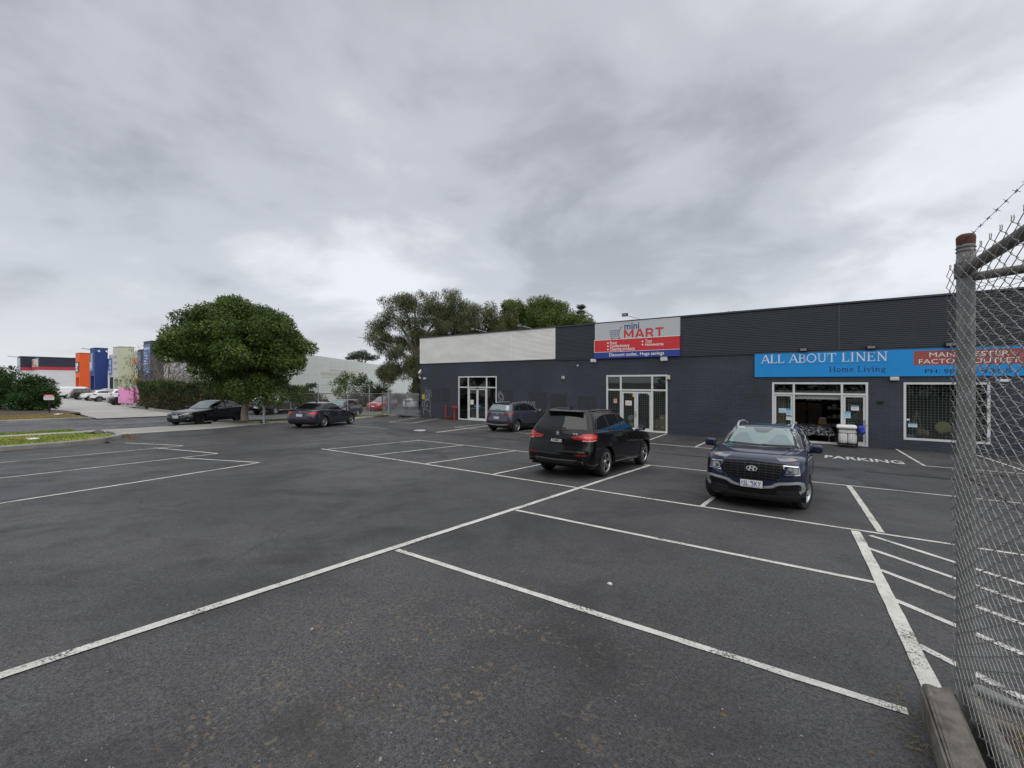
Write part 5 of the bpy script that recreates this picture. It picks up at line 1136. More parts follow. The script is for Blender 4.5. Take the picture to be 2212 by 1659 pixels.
mb = MB(); c.strip(mb, 'rear', [(-.18,1.255),(.05,1.275),(.26,1.285)], .022, .022); mb.build('rear_wiper', M_BLK, c.root, world=False)
c.part('shoulder_reveal', M_CHROME, [('left', [(-1.95,1.235),(-1.5,1.21),(-1.1,1.185),(.3,1.155),(.88,1.145)], None)], w=.010, off=.007)
c.handles([(-.10, 1.03), (-.93, 1.06)]); c.mirror_unit(.92, 1.20, .93, P_BLACK); c.arch_trim(P_BLACK, .05, .012)
c.part('side_vent', M_GLOSSB, [('left', [(1.02,.92),(.99,.92)], [(.94,.62),(.91,.62)])], off=.01); c.part('rocker_panel', M_GLOSSB, [('left', [(1.05,.40),(-.85,.42)], [(1.05,.30),(-.85,.33)])], off=.014, nu=14)
c.part('fuel_flap', P_BLACK, [('right', [(-1.62,1.12),(-1.44,1.12)], [(-1.62,.97),(-1.44,.97)])], both=False, off=.003)
c.part('headlight', M_LENS, [('fpol', [(44,.96),(60,.98)], [(44,.84),(60,.88)])], off=.01)
# ---- the navy compact seen from the front
M_WSG = mat('sky lit windscreen', (.17, .25, .24), .03, .0, 1.0, coat=1.0, ior=1.7)  # pale base colour stands in for the sky showing in the glass
c = Car('compact', (-1.2, 11.47), DN, 'dark navy compact crossover facing the camera with number plate 1SL 5KY', P_NAVY, rim='blade', steer=-.34)
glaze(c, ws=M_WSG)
c.part('grille', M_GRILLE, [('front', [(-.56,.85),(-.545,.905),(0,.93),(.545,.905),(.56,.85)], [(-.50,.72),(-.41,.60),(0,.585),(.41,.60),(.50,.72)])], both=False, off=.006, nu=16, nv=8)
M_GBAR = mat('grille bar', (.018,.019,.021), .4)
mb = MB()
for k in range(6):
    z = .625+.048*k; hw = .43+.022*k if k < 4 else .515-.0*k; c.strip(mb, 'front', [(-hw, z), (0, z+.012), (hw, z)], .012, .022)
for k in range(-4, 5): c.strip(mb, 'front', [(k*.115, .60), (k*.12, .90)], .012, .018)
mb.build('grille_bars', M_GBAR, c.root, world=False)
c.part('grille_trim', P_NAVY, [('front', [(.57,.86),(.51,.71),(.42,.588)], None)], w=.03, off=.02)
c.badge('front', 0, .785, .095, 'ellipse_h')
c.part('headlight_bezel', M_GLOSSB, [('fpol', [(30.5,.885),(38,.882),(47,.872)], [(31.5,.70),(38,.70),(47,.715)])], off=.012, nu=10)
c.part('headlight_ring', M_CHROME, [('fpol', [(31.6,.872),(46,.862),(46,.722),(32.4,.712),(31.6,.872)], None)], w=.016, off=.018)
c.part('headlight', M_LENS, [('fpol', [(33,.845),(45,.84)], [(33.5,.735),(45,.74)])], off=.0165)
for sg in (1, -1):
    h, n, d = c.hit('fpol', sg*36.5, .79); mb = MB(); mb.ell((h.x+.012, h.y, h.z), (.03, .045, .045), 12, 8); mb.build('projector_lens', mat('projector', (.10,.11,.12), .05, coat=1), c.root, world=False, smooth=60)
c.part('indicator', M_LENS, [('fpol', [(29,.985),(38,.985),(49,1.0)], [(30,.94),(38,.945),(49,.965)])], off=.008); c.part('indicator_amber', M_AMB, [('fpol', [(38,.968),(47,.98)], [(38,.95),(47,.965)])], off=.012)
c.part('skid_trim', M_SILV, [('fpol', [(0,.475),(14,.475),(20,.50),(25,.565),(44,.60),(51,.585),(53,.50),(53,.45)], [(0,.435),(14,.435),(21,.455),(27,.52),(42,.555),(46,.545),(48,.49),(48,.44)])], off=.022, nu=20, nv=3)
c.part('skid_trim', M_SILV, [('fpol', [(48,.50),(49,.45),(46,.405)], [(52,.50),(53,.43),(47,.37)])], off=.022, nu=8, nv=3)
c.part('fog_recess', M_GRILLE, [('fpol', [(27,.51),(44,.54)], [(25,.43),(45,.44)])], off=.008); c.part('lower_intake', M_GRILLE, [('front', [(-.42,.43),(0,.43),(.42,.43)], [(-.38,.33),(0,.33),(.38,.33)])], both=False, off=.012, nu=14)
c.part('lower_lip', M_TRIM, [('fpol', [(-52,.36),(0,.31),(52,.36)], [(-50,.24),(0,.21),(50,.24)])], both=False, off=.015, nu=30)
c.plate('front', .50, '1SL  5KY', M_PLATEW, M_PINKB)
mb = MB(); x = c.hit('front', 0, .5)[0].x+.0365
mb.add([(x, -.022, .545), (x, .022, .545), (x, 0, .515)], [(0, 2, 1)]); mb.add([(x, -.16, .445), (x, .17, .445), (x, .17, .452), (x, -.16, .452)], [(0,1,2,3)]); mb.build('plate_mark', M_PINKB, c.root, world=False)
mb = MB(); 
c.strip(mb, 'front', [(-.02,1.135),(-.3,1.135),(-.60,1.16)], .020, .016); mb.build('wiper', M_BLK, c.root, world=False); mb = MB(); c.strip(mb, 'front', [(.62,1.14),(.35,1.13),(.06,1.15)], .020, .016); mb.build('wiper', M_BLK, c.root, world=False)
c.part('cowl_panel', M_TRIM, [('top', [(.99,-.76),(1.03,0),(.99,.76)], [(.92,-.74),(.95,0),(.92,.74)])], both=False, off=.003, nu=14)
c.lines([('left', [(.86,1.10),(.86,.7),(.82,.36)]), ('left', [(-.22,1.12),(-.22,.6),(-.25,.36)]), ('left', [(-1.0,1.12),(-.98,.8),(-.9,.7)])], .006)
c.lines([('top', [(1.90,-.70),(1.93,0),(1.90,.70)])], .008, both=False)
c.part('hood_crease', P_NAVY, [('top', [(1.82,.40),(1.4,.46),(1.05,.54)], None)], w=.05, off=.008)
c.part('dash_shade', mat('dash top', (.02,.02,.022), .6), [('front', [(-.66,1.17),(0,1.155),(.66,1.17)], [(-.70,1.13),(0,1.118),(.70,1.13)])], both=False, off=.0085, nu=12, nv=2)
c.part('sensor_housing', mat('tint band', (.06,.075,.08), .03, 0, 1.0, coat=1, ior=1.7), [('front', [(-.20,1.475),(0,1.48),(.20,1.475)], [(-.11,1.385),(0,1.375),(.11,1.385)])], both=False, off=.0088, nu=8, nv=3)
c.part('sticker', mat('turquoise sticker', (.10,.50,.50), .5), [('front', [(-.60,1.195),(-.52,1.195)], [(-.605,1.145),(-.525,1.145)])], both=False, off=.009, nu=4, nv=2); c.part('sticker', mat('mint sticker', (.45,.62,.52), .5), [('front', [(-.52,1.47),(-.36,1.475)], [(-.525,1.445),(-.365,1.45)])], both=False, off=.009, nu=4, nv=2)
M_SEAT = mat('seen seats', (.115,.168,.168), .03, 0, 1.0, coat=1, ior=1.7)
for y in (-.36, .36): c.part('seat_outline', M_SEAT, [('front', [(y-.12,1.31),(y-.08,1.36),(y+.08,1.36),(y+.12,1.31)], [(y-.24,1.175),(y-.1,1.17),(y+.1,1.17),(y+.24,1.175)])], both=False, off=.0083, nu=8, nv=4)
c.rails(.12, -1.35, .56, M_LSILV, .065, .028); c.mirror_unit(.72, 1.135, .86, P_NAVY, (.10,.13,.085)); c.arch_trim(M_TRIM, .06, .010); c.handles([(-.08, .93), (-.85, .95)])
c.part('door_cladding', M_TRIM, [('left', [(.80,.40),(-.9,.42)], [(.80,.27),(-.9,.30)])], off=.012, nu=14)
# ---- slate crossover parked nose to the wall
c = Car('compact', (-15.05, 21.65), UP, 'slate violet crossover parked nose in at the dark wall by the glass door', P_SLATE, (4.32, 1.83, 1.64), rim='star')
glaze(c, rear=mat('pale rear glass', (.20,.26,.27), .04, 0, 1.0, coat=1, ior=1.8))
c.part('tail_light', M_TAIL, [('rear', [(.36,1.0),(.60,1.01),(.74,1.02)], [(.40,.93),(.60,.90),(.74,.885)]), ('rpol', [(38,1.02),(58,1.02)], [(38,.885),(55,.91)])], off=.012)
c.part('tail_light_frame', M_GLOSSB, [('rear', [(.48,.985),(.73,.99),(.73,.92),(.50,.925),(.48,.985)], None)], w=.02, off=.016)
c.part('tailgate_bar', M_CHROME, [('rear', [(-.40,1.01),(0,1.02),(.40,1.01)], None)], both=False, w=.02, off=.012)
c.plate('rear', .80, '1XE 2PG', M_PLATEW, M_PINKB); c.badge('rear', 0, .985, .06, 'oval')
c.part('bumper_black', M_TRIM, [('rear', [(-.8,.58),(0,.6),(.8,.58)], [(-.75,.36),(0,.34),(.75,.36)])], both=False, off=.008, nu=14)
c.part('bumper_trim', M_SILV, [('rear', [(-.66,.46),(-.3,.42),(.3,.42),(.66,.46)], [(-.62,.40),(-.3,.37),(.3,.37),(.62,.40)])], both=False, off=.016, nu=14, nv=2)
c.part('reflector', M_TAIL, [('rear', [(.55,.62),(.78,.62)], [(.55,.58),(.78,.58)])], off=.012); c.part('exhaust_trim', M_CHROME, [('rear', [(.50,.46),(.72,.46)], [(.52,.39),(.70,.40)])], off=.02)
MB().bbox(-1.83, -1.55, -.55, .55, 1.575, 1.605, .012).build('roof_spoiler', M_GLOSSB, c.root, world=False, smooth=50)
mb = MB(); c.strip(mb, 'rear', [(-.15,1.175),(.1,1.19),(.24,1.2)], .02, .016); mb.build('rear_wiper', M_BLK, c.root, world=False)
c.rails(.12, -1.35, .56, M_LSILV, .04, .02); c.mirror_unit(.72, 1.12, .86, P_SLATE); c.arch_trim(M_TRIM, .05, .010); c.handles([(-.08, .93), (-.85, .95)])
c.lines([('left', [(-.22,1.12),(-.22,.6),(-.25,.36)]), ('left', [(.80,1.10),(.80,.7),(.78,.36)]), ('left', [(-1.0,1.12),(-.98,.8),(-.9,.7)]), ('rear', [(.76,1.0),(.74,.62)])], .008)
c.part('door_trim', M_CHROME, [('left', [(.5,.44),(-.75,.46)], None)], w=.02, off=.014)
# ---- dark grey sedan by the fence
c = Car('sedan', (-24.83, 15.1), math.radians(115), 'dark grey sedan with red tail lights parked by the wire fence', P_GREY, rim='multi', cladding=P_GREY)
glaze(c)
c.part('tail_light', M_TAIL, [('rear', [(.38,.87),(.55,.885),(.72,.90)], [(.40,.80),(.55,.775),(.72,.765)])], off=.012); c.part('tail_light', M_TAILB, [('rpol', [(38,.90),(48,.905),(60,.885)], [(38,.765),(48,.765),(57,.80)])], off=.013)
c.plate('rear', .72, 'CET.107', M_PLATEW, M_PINKB); c.badge('rear', 0, .885, .042, 'roundel')
MB().bbox(-2.26, -2.12, -.66, .66, 1.0, 1.018, .007).build('boot_spoiler', P_GREY, c.root, world=False, smooth=50)
c.part('diffuser', M_TRIM, [('rear', [(-.55,.36),(0,.38),(.55,.36)], [(-.5,.27),(0,.26),(.5,.27)])], both=False, off=.01, nu=12); c.part('reflector', M_TAIL, [('rear', [(.52,.47),(.78,.48)], [(.53,.43),(.77,.44)])], off=.012)
c.part('bumper_crease', P_GREY, [('rear', [(-.8,.60),(0,.585),(.8,.60)], None)], both=False, w=.03, off=.014)
c.lines([('left', [(-.32,.98),(-.32,.6),(-.36,.28)]), ('left', [(.74,.95),(.74,.6),(.70,.27)]), ('left', [(-1.08,1.0),(-1.0,.72),(-.9,.6)]), ('rear', [(.74,.95),(.72,.7),(.6,.64)])], .008)
c.part('window_trim', M_CHROME, [('left', [(-1.56,1.02),(-.9,.992),(-.3,.978),(.2,.967),(.80,.957)], None)], w=.010, off=.008); c.part('side_skirt', M_TRIM, [('left', [(1.05,.25),(-.8,.27)], [(1.05,.20),(-.8,.22)])], off=.012, nu=14)
c.handles([(-.16, .86), (-.95, .90)]); c.mirror_unit(.62, .985, .86, P_GREY, (.08,.11,.065)); c.arch_trim(P_GREY, .035, .008); mb = MB(); mb.prism([(-.1,0),(.08,0),(-.06,.06),(-.1,.06)], lambda u, v, d: (-.75+u, d, 1.405+v), -.02, .02); mb.build('roof_antenna', P_GREY, c.root, world=False)
# ---- black sedan parked on the street, nose to the left
c = Car('sedan', (-32.75, 11.9), math.radians(-63), 'black sedan with dull paint parked on the street beside the round tree', P_HB, (4.92, 1.9, 1.47), rim='dark', onto=S_, cladding=P_HB)
glaze(c, ws=M_WSG)
c.part('headlight', M_LENS, [('fpol', [(22,.70),(34,.74),(52,.78)], [(24,.63),(36,.635),(50,.68)])], off=.01); c.part('grille', M_GLOSSB, [('front', [(-.34,.70),(0,.71),(.34,.70)], [(-.28,.585),(0,.575),(.28,.585)])], both=False, off=.01); c.part('grille_trim', M_CHROME, [('front', [(-.34,.70),(0,.712),(.34,.70),(.28,.58),(0,.57),(-.28,.58),(-.34,.70)], None)], both=False, w=.016, off=.014); c.badge('front', 0, .65, .05, 'disc')
c.part('lower_intake', M_GLOSSB, [('front', [(-.5,.42),(0,.43),(.5,.42)], [(-.42,.28),(0,.27),(.42,.28)])], both=False, off=.01); c.plate('front', .50, '.ZM 4LD', M_PLATEW, M_PINKB)
c.part('fog_light', M_LENS, [('fpol', [(38,.40),(44,.40)], [(38,.35),(44,.35)])], off=.012); c.part('tail_light', M_TAIL, [('rpol', [(30,.92),(60,.92)], [(30,.78),(58,.80)])], off=.012)
c.handles([(-.16, .86), (-.95, .90)]); c.mirror_unit(.62, .985, .86, P_HB, (.08,.11,.065)); c.arch_trim(P_HB, .035, .012)
c.lines([('left', [(-.32,.98),(-.32,.6),(-.36,.28)]), ('left', [(.74,.95),(.74,.6),(.70,.27)]), ('left', [(-1.08,1.0),(-1.0,.72),(-.9,.6)]), ('top', [(2.05,.45),(1.5,.58),(.95,.70)])], .008)
c.part('window_trim', M_CHROME, [('left', [(-1.56,1.02),(-.9,.992),(-.3,.978),(.2,.967),(.80,.957)], None)], w=.012, off=.008); c.part('side_strip', M_CHROME, [('left', [(1.02,.60),(.86,.60)], None)], w=.015, off=.01)
# ---- grey ute on the far side of the street
c = Car('ute', (-40.5, 19.9), math.radians(121), 'graphite double cab ute with a white sports bar across the street', P_UTE, rim='plain', name='pickup_ute', cat='ute', onto=S_)
glaze(c)
for sg in (1, -1):
    mb = MB(); mb.tube([(-2.0, sg*.82, 1.14), (-1.45, sg*.80, 1.44), (-1.05, sg*.78, 1.56), (-.86, sg*.78, 1.56)], .045, 8); mb.tube([(-.86, sg*.78, 1.56), (-.95, sg*.82, 1.15)], .045, 8); mb.tube([(-1.05, sg*.78, 1.54), (-1.4, sg*.82, 1.16), (-.92, sg*.82, 1.2)], .04, 8); mb.build('sports_bar', mat('bright silver', (.70,.71,.73), .3, .3), c.root, world=False, smooth=60)
c.part('tail_light', M_TAILB, [('rpol', [(36,1.10),(56,1.10)], [(36,.80),(54,.82)])], off=.014); c.part('tail_light', M_TAILB, [('rear', [(.74,1.10),(.90,1.10)], [(.74,.80),(.90,.80)])], off=.014)
c.part('rear_bumper', M_TRIM, [('rear', [(-.88,.74),(0,.75),(.88,.74)], [(-.80,.52),(0,.52),(.80,.52)])], both=False, off=.02, nu=12); c.plate('rear', .66, '1QK 8DT', M_PLATEW, M_PINKB, yo=0)
c.part('tailgate_emblem', M_CHROME, [('rear', [(-.06,1.0),(.06,1.04)], None), ('rear', [(.06,1.0),(-.06,.94)], None)], both=False, w=.02, off=.012); c.lines([('rear', [(-.72,1.09),(-.72,.77),(.72,.77),(.72,1.09)])], .012, both=False); c.lines([('left', [(-.78,1.14),(-.78,.55)]), ('left', [(.14,1.2),(.14,.55)]), ('left', [(1.0,1.2),(1.0,.6)])], .010)
c.handles([(.28, 1.03), (-.48, 1.05)], M_TRIM); c.mirror_unit(.98, 1.26, .92, M_TRIM); c.arch_trim(P_UTE, .07, .03); c.part('side_step', M_SILV, [('left', [(1.2,.44),(-.85,.46)], [(1.2,.38),(-.85,.40)])], off=.10, nu=12)
# ---- everyday traffic parked farther off
def plain(tpl, pos, hd, label, col, dims=None, rim='plain', onto=S_, front=True, rear=True, plate='', group=None, cat='car', name='parked_car', glass=None, rails=False, cl=None):
    c = Car(tpl, pos, hd, label, col, dims, detail=0, rim=rim, onto=onto, group=group, cat=cat, name=name, cladding=cl)
    glaze(c, ws=glass or M_CGLASS)
    z = {'sedan': (.64,.76,.92,.77), 'compact': (.80,.92,1.04,.86), 'suv': (.86,.99,1.14,.97), 'van': (.80,.98,1.15,.82), 'ute': (.86,1.0,1.10,.82)}[tpl]
    c.part('headlight', M_LENS, [('fpol', [(30,z[1]),(40,z[1]+.01),(54,z[1]+.03)], [(31,z[0]),(40,z[0]),(52,z[0]+.03)])], off=.012)
    c.part('tail_light', M_TAIL, [('rpol', [(33,z[2]),(46,z[2]),(60,z[2]-.01)], [(33,z[3]),(46,z[3]),(57,z[3]+.02)])], off=.012)
    hw = {'sedan': .30, 'compact': .42, 'suv': .36, 'van': .5, 'ute': .4}[tpl]
    c.part('grille', M_GLOSSB, [('front', [(-hw,z[1]-.01),(0,z[1]),(hw,z[1]-.01)], [(-hw*.8,z[0]-.06),(0,z[0]-.07),(hw*.8,z[0]-.06)])], both=False, off=.008)
    c.plate('front' , z[0]-.16, '', M_PLATEW); c.plate('rear', z[3]-.04, '', M_PLATEW)
    c.mirror_unit({'sedan': .62, 'compact': .72, 'suv': .92, 'van': 1.45, 'ute': .98}[tpl], {'sedan': .985, 'compact': 1.13, 'suv': 1.20, 'van': 1.28, 'ute': 1.26}[tpl], {'sedan': .85, 'compact': .85, 'suv': .92, 'van': .95, 'ute': .9}[tpl], col, (.08,.11,.065))
    if rails: c.rails(.1, -1.4, .55, M_LSILV, .04, .02)
    if cl is None and tpl in ('suv', 'compact'): c.arch_trim(M_TRIM, .05, .01)
    return c
A_ = lambda dx, dy: math.atan2(dy, dx)
plain('sedan', (-33.0, 21.5), math.radians(-63), 'dark sedan facing left behind the wire fence, nearest the grey sedan', P_CHAR, (4.8, 1.82, 1.46), 'plain', glass=M_WSG, cl=P_CHAR)
plain('sedan', (-39.5, 30.9), math.radians(-63), 'red sedan behind the fence next to the palisade gate', P_RED, (4.6, 1.78, 1.42), 'plain', cl=P_RED, glass=M_WSG)
plain('compact', (-45.4, 26.4), math.radians(119), 'black hatchback ahead of the ute, showing its tail to the camera', P_BLACK, (4.2, 1.76, 1.46), 'plain', cl=P_BLACK)
plain('sedan', (-45.2, 32.0), math.radians(119), 'grey car half hidden behind the dark sedan and the fence', P_ASH, (4.6, 1.8, 1.5), 'plain', cl=P_ASH)
plain('suv', (-46.9, 35.2), math.radians(119), 'black wagon behind the red sedan, farthest down the street', P_BLACK, (4.7, 1.85, 1.65), 'plain', cl=P_BLACK)
plain('suv', (-37.4, 34.4), A_(.25, -.97), 'white four wheel drive seen through the palisade gate', P_WHITE, (4.8, 1.9, 1.85), 'plain', glass=M_WSG)
plain('suv', (-34.6, 37.0), A_(.25, -.97), 'charcoal wagon behind the gate, right of the white four wheel drive', P_CHAR, (4.6, 1.85, 1.7), 'plain', cl=P_CHAR)
FG = 'cars parked in the yard before the coloured shops'; FO = -.045
plain('suv', (-125.5, 19.3), UP, 'white wagon farthest left in the yard, half behind the bush', P_WHITE, None, 'plain', FO, group=FG)
plain('van', (-100.8, 17.6), UP, 'white delivery van parked broadside below the orange tower', P_WHITE, (4.97, 1.95, 1.97), 'plain', FO, group=FG, cat='van', name='delivery_van')
plain('suv', (-92.4, 17.4), UP, 'dark grey wagon between the white van and the white ute', P_CHAR, (4.7, 1.88, 1.7), 'multi', FO, group=FG)
plain('ute', (-86.4, 17.9), DN, 'white ute with black trim facing out beside the dark wagon', P_WHITE, None, 'plain', FO, group=FG, cat='ute', name='pickup_ute')
plain('compact', (-81.3, 17.5), UP, 'white crossover with a big alloy wheel and red tail light in the yard', P_WHITE, (4.3, 1.8, 1.62), 'star', FO, group=FG)
plain('suv', (-77.2, 18.6), UP, 'white wagon whose roof shows behind the white crossover', P_WHITE, (4.8, 1.9, 1.8), 'plain', FO, group=FG, rails=True)
plain('suv', (-72.3, 17.6), DN, 'white crossover behind the dark one beside the pink trailer', P_WHITE, (4.5, 1.85, 1.66), 'plain', FO, group=FG)
plain('suv', (-66.8, 16.2), DN, 'black crossover partly hidden by the open pink trailer door', P_CHAR, (4.4, 1.84, 1.62), 'dark', FO, group=FG)
# ------------------------------------------------------------ trees and shrubs
def leaves(centres, radii, counts, size, rng, droop=0.3, shell=.55, aspect=.42, flat=0.0):
    """leaf blades spread through ellipsoid clumps, denser towards the skin; two folded triangles-pairs each"""
    Vs = []
    for c, r, n in zip(centres, radii, counts):
        d = rng.normal(size=(n,3)); d /= np.linalg.norm(d, axis=1)[:,None]
        rad = shell+(1-shell)*rng.random(n)**.6; rad *= 1+.10*rng.normal(size=n)
        p = np.array(c)+d*rad[:,None]*np.array(r)
        up = d*np.array([1,1,.6]); up /= np.linalg.norm(up, axis=1)[:,None]
        t = rng.normal(size=(n,3))+up*.7; t[:,2] -= droop*2; t /= np.linalg.norm(t, axis=1)[:,None]
        s = np.cross(t, rng.normal(size=(n,3))+up*(1.2+flat)); s /= np.linalg.norm(s, axis=1)[:,None]+1e-9
        L = size*(.65+.7*rng.random(n))[:,None]; w = L*aspect*.5
        nn = np.cross(t, s)
        a = p; b = p+t*L*.5+s*w+nn*L*.06; cc = p+t*L; dd = p+t*L*.5-s*w+nn*L*.06
        Vs.append(np.stack([a,b,cc,dd], 1))
    V = np.concatenate(Vs).reshape(-1,3); F = np.arange(len(V)).reshape(-1,4); return V, F
def trunk_mesh(name, base, top, r0, r1, limbs, m, parent, rng, lean=(0,0)):
    mb = MB(); n = 8; base = Vector(base); top = Vector(top); P = []
    for i in range(n+1):
        t = i/n; q = base.lerp(top, t); q += Vector((rng.normal()*.05*r0*3, rng.normal()*.05*r0*3, 0))*(1 if 0 < i < n else 0); P.append(q)
    mb.tube([base+Vector((0,0,-.15))]+P, [r0*1.5]+[r0*1.15 if i == 0 else r0+(r1-r0)*i/n for i in range(n+1)], 10)
    for a, b, r in limbs:
        a = Vector(a); b = Vector(b); mid = a.lerp(b, .5)+Vector((0,0,(b-a).length*.08)); P2 = spline([a, mid, b], 5)
        k = len(P2); mb.tube(P2, [r*(1-.75*i/(k-1)) for i in range(k)], 7)
        for q in range(2):
            e = b+Vector((rng.normal()*.8, rng.normal()*.8, .1+rng.random()*.3))*(b-a).length*.14; mb.tube([mid.lerp(b,.6+.3*q), e], [r*.35, r*.08], 5)
    return mb.build(name, m, parent, smooth=60)
def bark(name, a, b):
    g = NG(name); n = g.noise(3.2, 6, .7, vec=g.mapv((3,3,.8))); g.color(g.mix(g.rng(n,.35,.65), a, b)); g.rough(.95); g.bump(n, .8, .05); return g.m
M_BARK = bark('grey brown bark', (.20,.155,.12), (.36,.29,.235)); M_GUMB = bark('gum bark', (.24,.20,.165), (.10,.08,.065))
F_BOX = foliage_mat('glossy leaves', (.026,.056,.013), (.070,.122,.026), (.175,.232,.052), (.32,.24,.06), .28)
F_GUM = foliage_mat('gum leaves', (.058,.070,.032), (.105,.122,.056), (.18,.185,.088), (.16,.12,.055), .25, .55)
F_GUM2 = foliage_mat('olive gum leaves', (.044,.052,.020), (.088,.096,.034), (.16,.145,.05), (.17,.125,.05), .25, .55)
F_GRN = foliage_mat('fresh green leaves', (.044,.072,.016), (.098,.145,.034), (.18,.225,.058), None, .28)
F_CON = foliage_mat('dark conifer needles', (.010,.018,.012), (.020,.032,.020), (.036,.05,.03), None, .1, .7)
F_BUSH = foliage_mat('bush leaves', (.014,.036,.010), (.032,.074,.018), (.065,.125,.032), None, .2)
F_HEDGE = foliage_mat('hedge leaves', (.020,.038,.012), (.046,.082,.024), (.09,.13,.04), (.12,.085,.04), .2, .7); F_HBROWN = foliage_mat('dry hedge twigs', (.035,.030,.018), (.075,.062,.034), (.13,.10,.055), None, .1, .8)
F_GREYSH = foliage_mat('grey green shrub', (.05,.055,.036), (.085,.088,.06), (.13,.13,.09), None, .15, .8)
def crown(name, parent, centres, radii, counts, size, m, seed, **kw):
    V, F = leaves(centres, radii, counts, size, np.random.default_rng(seed), **kw)
    return np_mesh(name, V, F, m, parent)
CF, CR = Vector((-.583,.8125,0)), Vector((.8125,.583,0))
def tree(name, label, base, clumps, fm, seed, size, dens, tr, tm, top_frac=.55, cat='tree', group=None, **kw):
    """clumps: (offset right, offset away, height, rx, ry, rz) about the trunk foot"""
    b = Vector(base); t = empty(name, b, label, cat, group); rng = np.random.default_rng(seed)
    cs = [tuple(b+CR*o[0]+CF*o[1]+Vector((0,0,o[2]))) for o in clumps]; rs = [o[3:6] for o in clumps]
    cnt = [int(dens*(r[0]*r[1]+r[1]*r[2]+r[0]*r[2])/3) for r in rs]
    crown('crown', t, cs, rs, cnt, size, fm, seed, **kw)
    if tr:
        zt = np.mean([c[2] for c in cs]); top = Vector((b.x, b.y, b.z+(zt-b.z)*top_frac))
        idx = sorted(range(len(cs)), key=lambda i: -rs[i][0])[:9]
        limbs = [(top.lerp(b, rng.random()*.35), Vector(cs[i]), tr*.55) for i in idx]
        trunk_mesh('trunk', b, top, tr, tr*.7, limbs, tm, t, rng)
    return t
# the round street tree
rng = np.random.default_rng(5); cl = []
GA = PI*(3-math.sqrt(5))
for i in range(34):                                                  # big lumps over the dome, each a cluster of leafy sprays
    u = (i+.5)/34; e = math.asin(min(1, u**.9)); a = i*GA+.3*rng.normal(); k = .90+.22*rng.random()
    r = 2.95*math.cos(e)*k; h = 3.85+2.6*math.sin(e)*k; L = .95+.55*rng.random()
    if e < .35: h -= .25*rng.random()
    out = np.array([math.cos(a)*math.cos(e), math.sin(a)*math.cos(e), math.sin(e)])
    for q in range(7):
        d = rng.normal(size=3)+out*1.1; d /= np.linalg.norm(d); s_ = .36+.24*rng.random()
        cl.append((r*math.cos(a)-.38+d[0]*L*.75, r*math.sin(a)+d[1]*L*.75, h+d[2]*L*.55, s_, s_, s_*.8))
    cl.append((r*math.cos(a)*.9-.38, r*math.sin(a)*.9, h-.1, L*.7, L*.7, L*.5))
for i in range(22):
    a = rng.random()*2*PI; r = 2.2*math.sqrt(rng.random()); cl.append((r*math.cos(a)-.4, r*math.sin(a), 3.2+2.0*rng.random(), .95, .95, .8))
for i in range(34):                                                  # the drooping skirt, lower on the right
    a = rng.random()*2*PI; r = 1.0+2.0*rng.random(); x = r*math.cos(a); cl.append((x*1.05+.1, r*math.sin(a), 2.75-.26*x+.30*rng.normal(), .55, .55, .5))
cl += [(2.7,-1.2,1.6,.6,.6,.5),(3.1,.2,1.7,.55,.55,.5),(2.0,-1.8,1.55,.6,.6,.5),(1.1,-2.0,1.7,.5,.5,.45),(-.5,-1.2,2.0,.5,.5,.5),(.6,-1.2,1.65,.45,.45,.5),(-1.3,-1.0,2.1,.5,.5,.5),(-.8,-.8,1.7,.3,.3,.5),(1.6,-.5,1.5,.45,.45,.45)]
RT = (-29.62, 12.7, gzf(-29.62, 12.7)+.1)
tree('street_tree', 'large round leafy street tree with a dome crown on the grass verge', RT, cl, F_BOX, 21, .155, 1400, .20, M_BARK, .75, droop=.4, flat=.8, shell=.72)
# tall gums by the corner of the shop building
G1 = (-36.5, 33.0, -.9); rng = np.random.default_rng(8)
def blob_clumps(spec, rng, n, r):
    out = []
    for (x, y, z, rx, ry, rz) in spec:
        for i in range(n):
            d = rng.normal(size=3); d /= np.linalg.norm(d); q = .35+.65*rng.random()**.5; s = r*(.7+.6*rng.random()); out.append((x+d[0]*rx*q, y+d[1]*ry*q, z+d[2]*rz*q, s, s, s*.85))
    return out
tree('gum_tree', 'tall grey green gum tree hanging beside the left wall of the dark building', G1,
     blob_clumps([(-2.0,0,10.6,2.2,2,1.9),(.6,.5,11.2,2.2,2,1.6),(3.0,.5,11.3,2.4,2,1.7),(5.2,.6,10.4,1.8,2,1.6),(-3.9,0,7.6,1.3,1.5,1.7),(-1.2,.3,8.2,2.0,2,1.8),(1.4,.5,8.6,2.4,2,1.7),(3.6,.5,8.6,2.0,2,1.5),(-1.2,0,5.6,1.9,1.8,1.7),(.9,-.5,4.2,1.9,1.6,1.9),(-2.8,0,3.9,1.0,1.2,.9),(1.2,0,2.2,1.7,1.4,1.4)], rng, 19, .80), F_GUM, 31, .20, 760, .38, M_GUMB, .8, droop=1.0, aspect=.26, shell=.25)
tree('gum_tree', 'broad darker gum tree rising behind the white fascia', (-33.6, 40.0, -.9), blob_clumps([(-2.4,0,9.8,2.2,2,2.0),(.4,0,10.2,2.2,2,2.0),(2.8,0,9.3,2.0,2,1.7),(-3.5,-1,7.6,2.2,1.5,1.2),(-.5,-1,7.8,2.4,1.5,1.3),(2.8,-1,7.5,1.8,1.5,1.2)], rng, 19, .85), F_GUM2, 32, .20, 760, .36, M_GUMB, .8, droop=.9, aspect=.28, shell=.3)
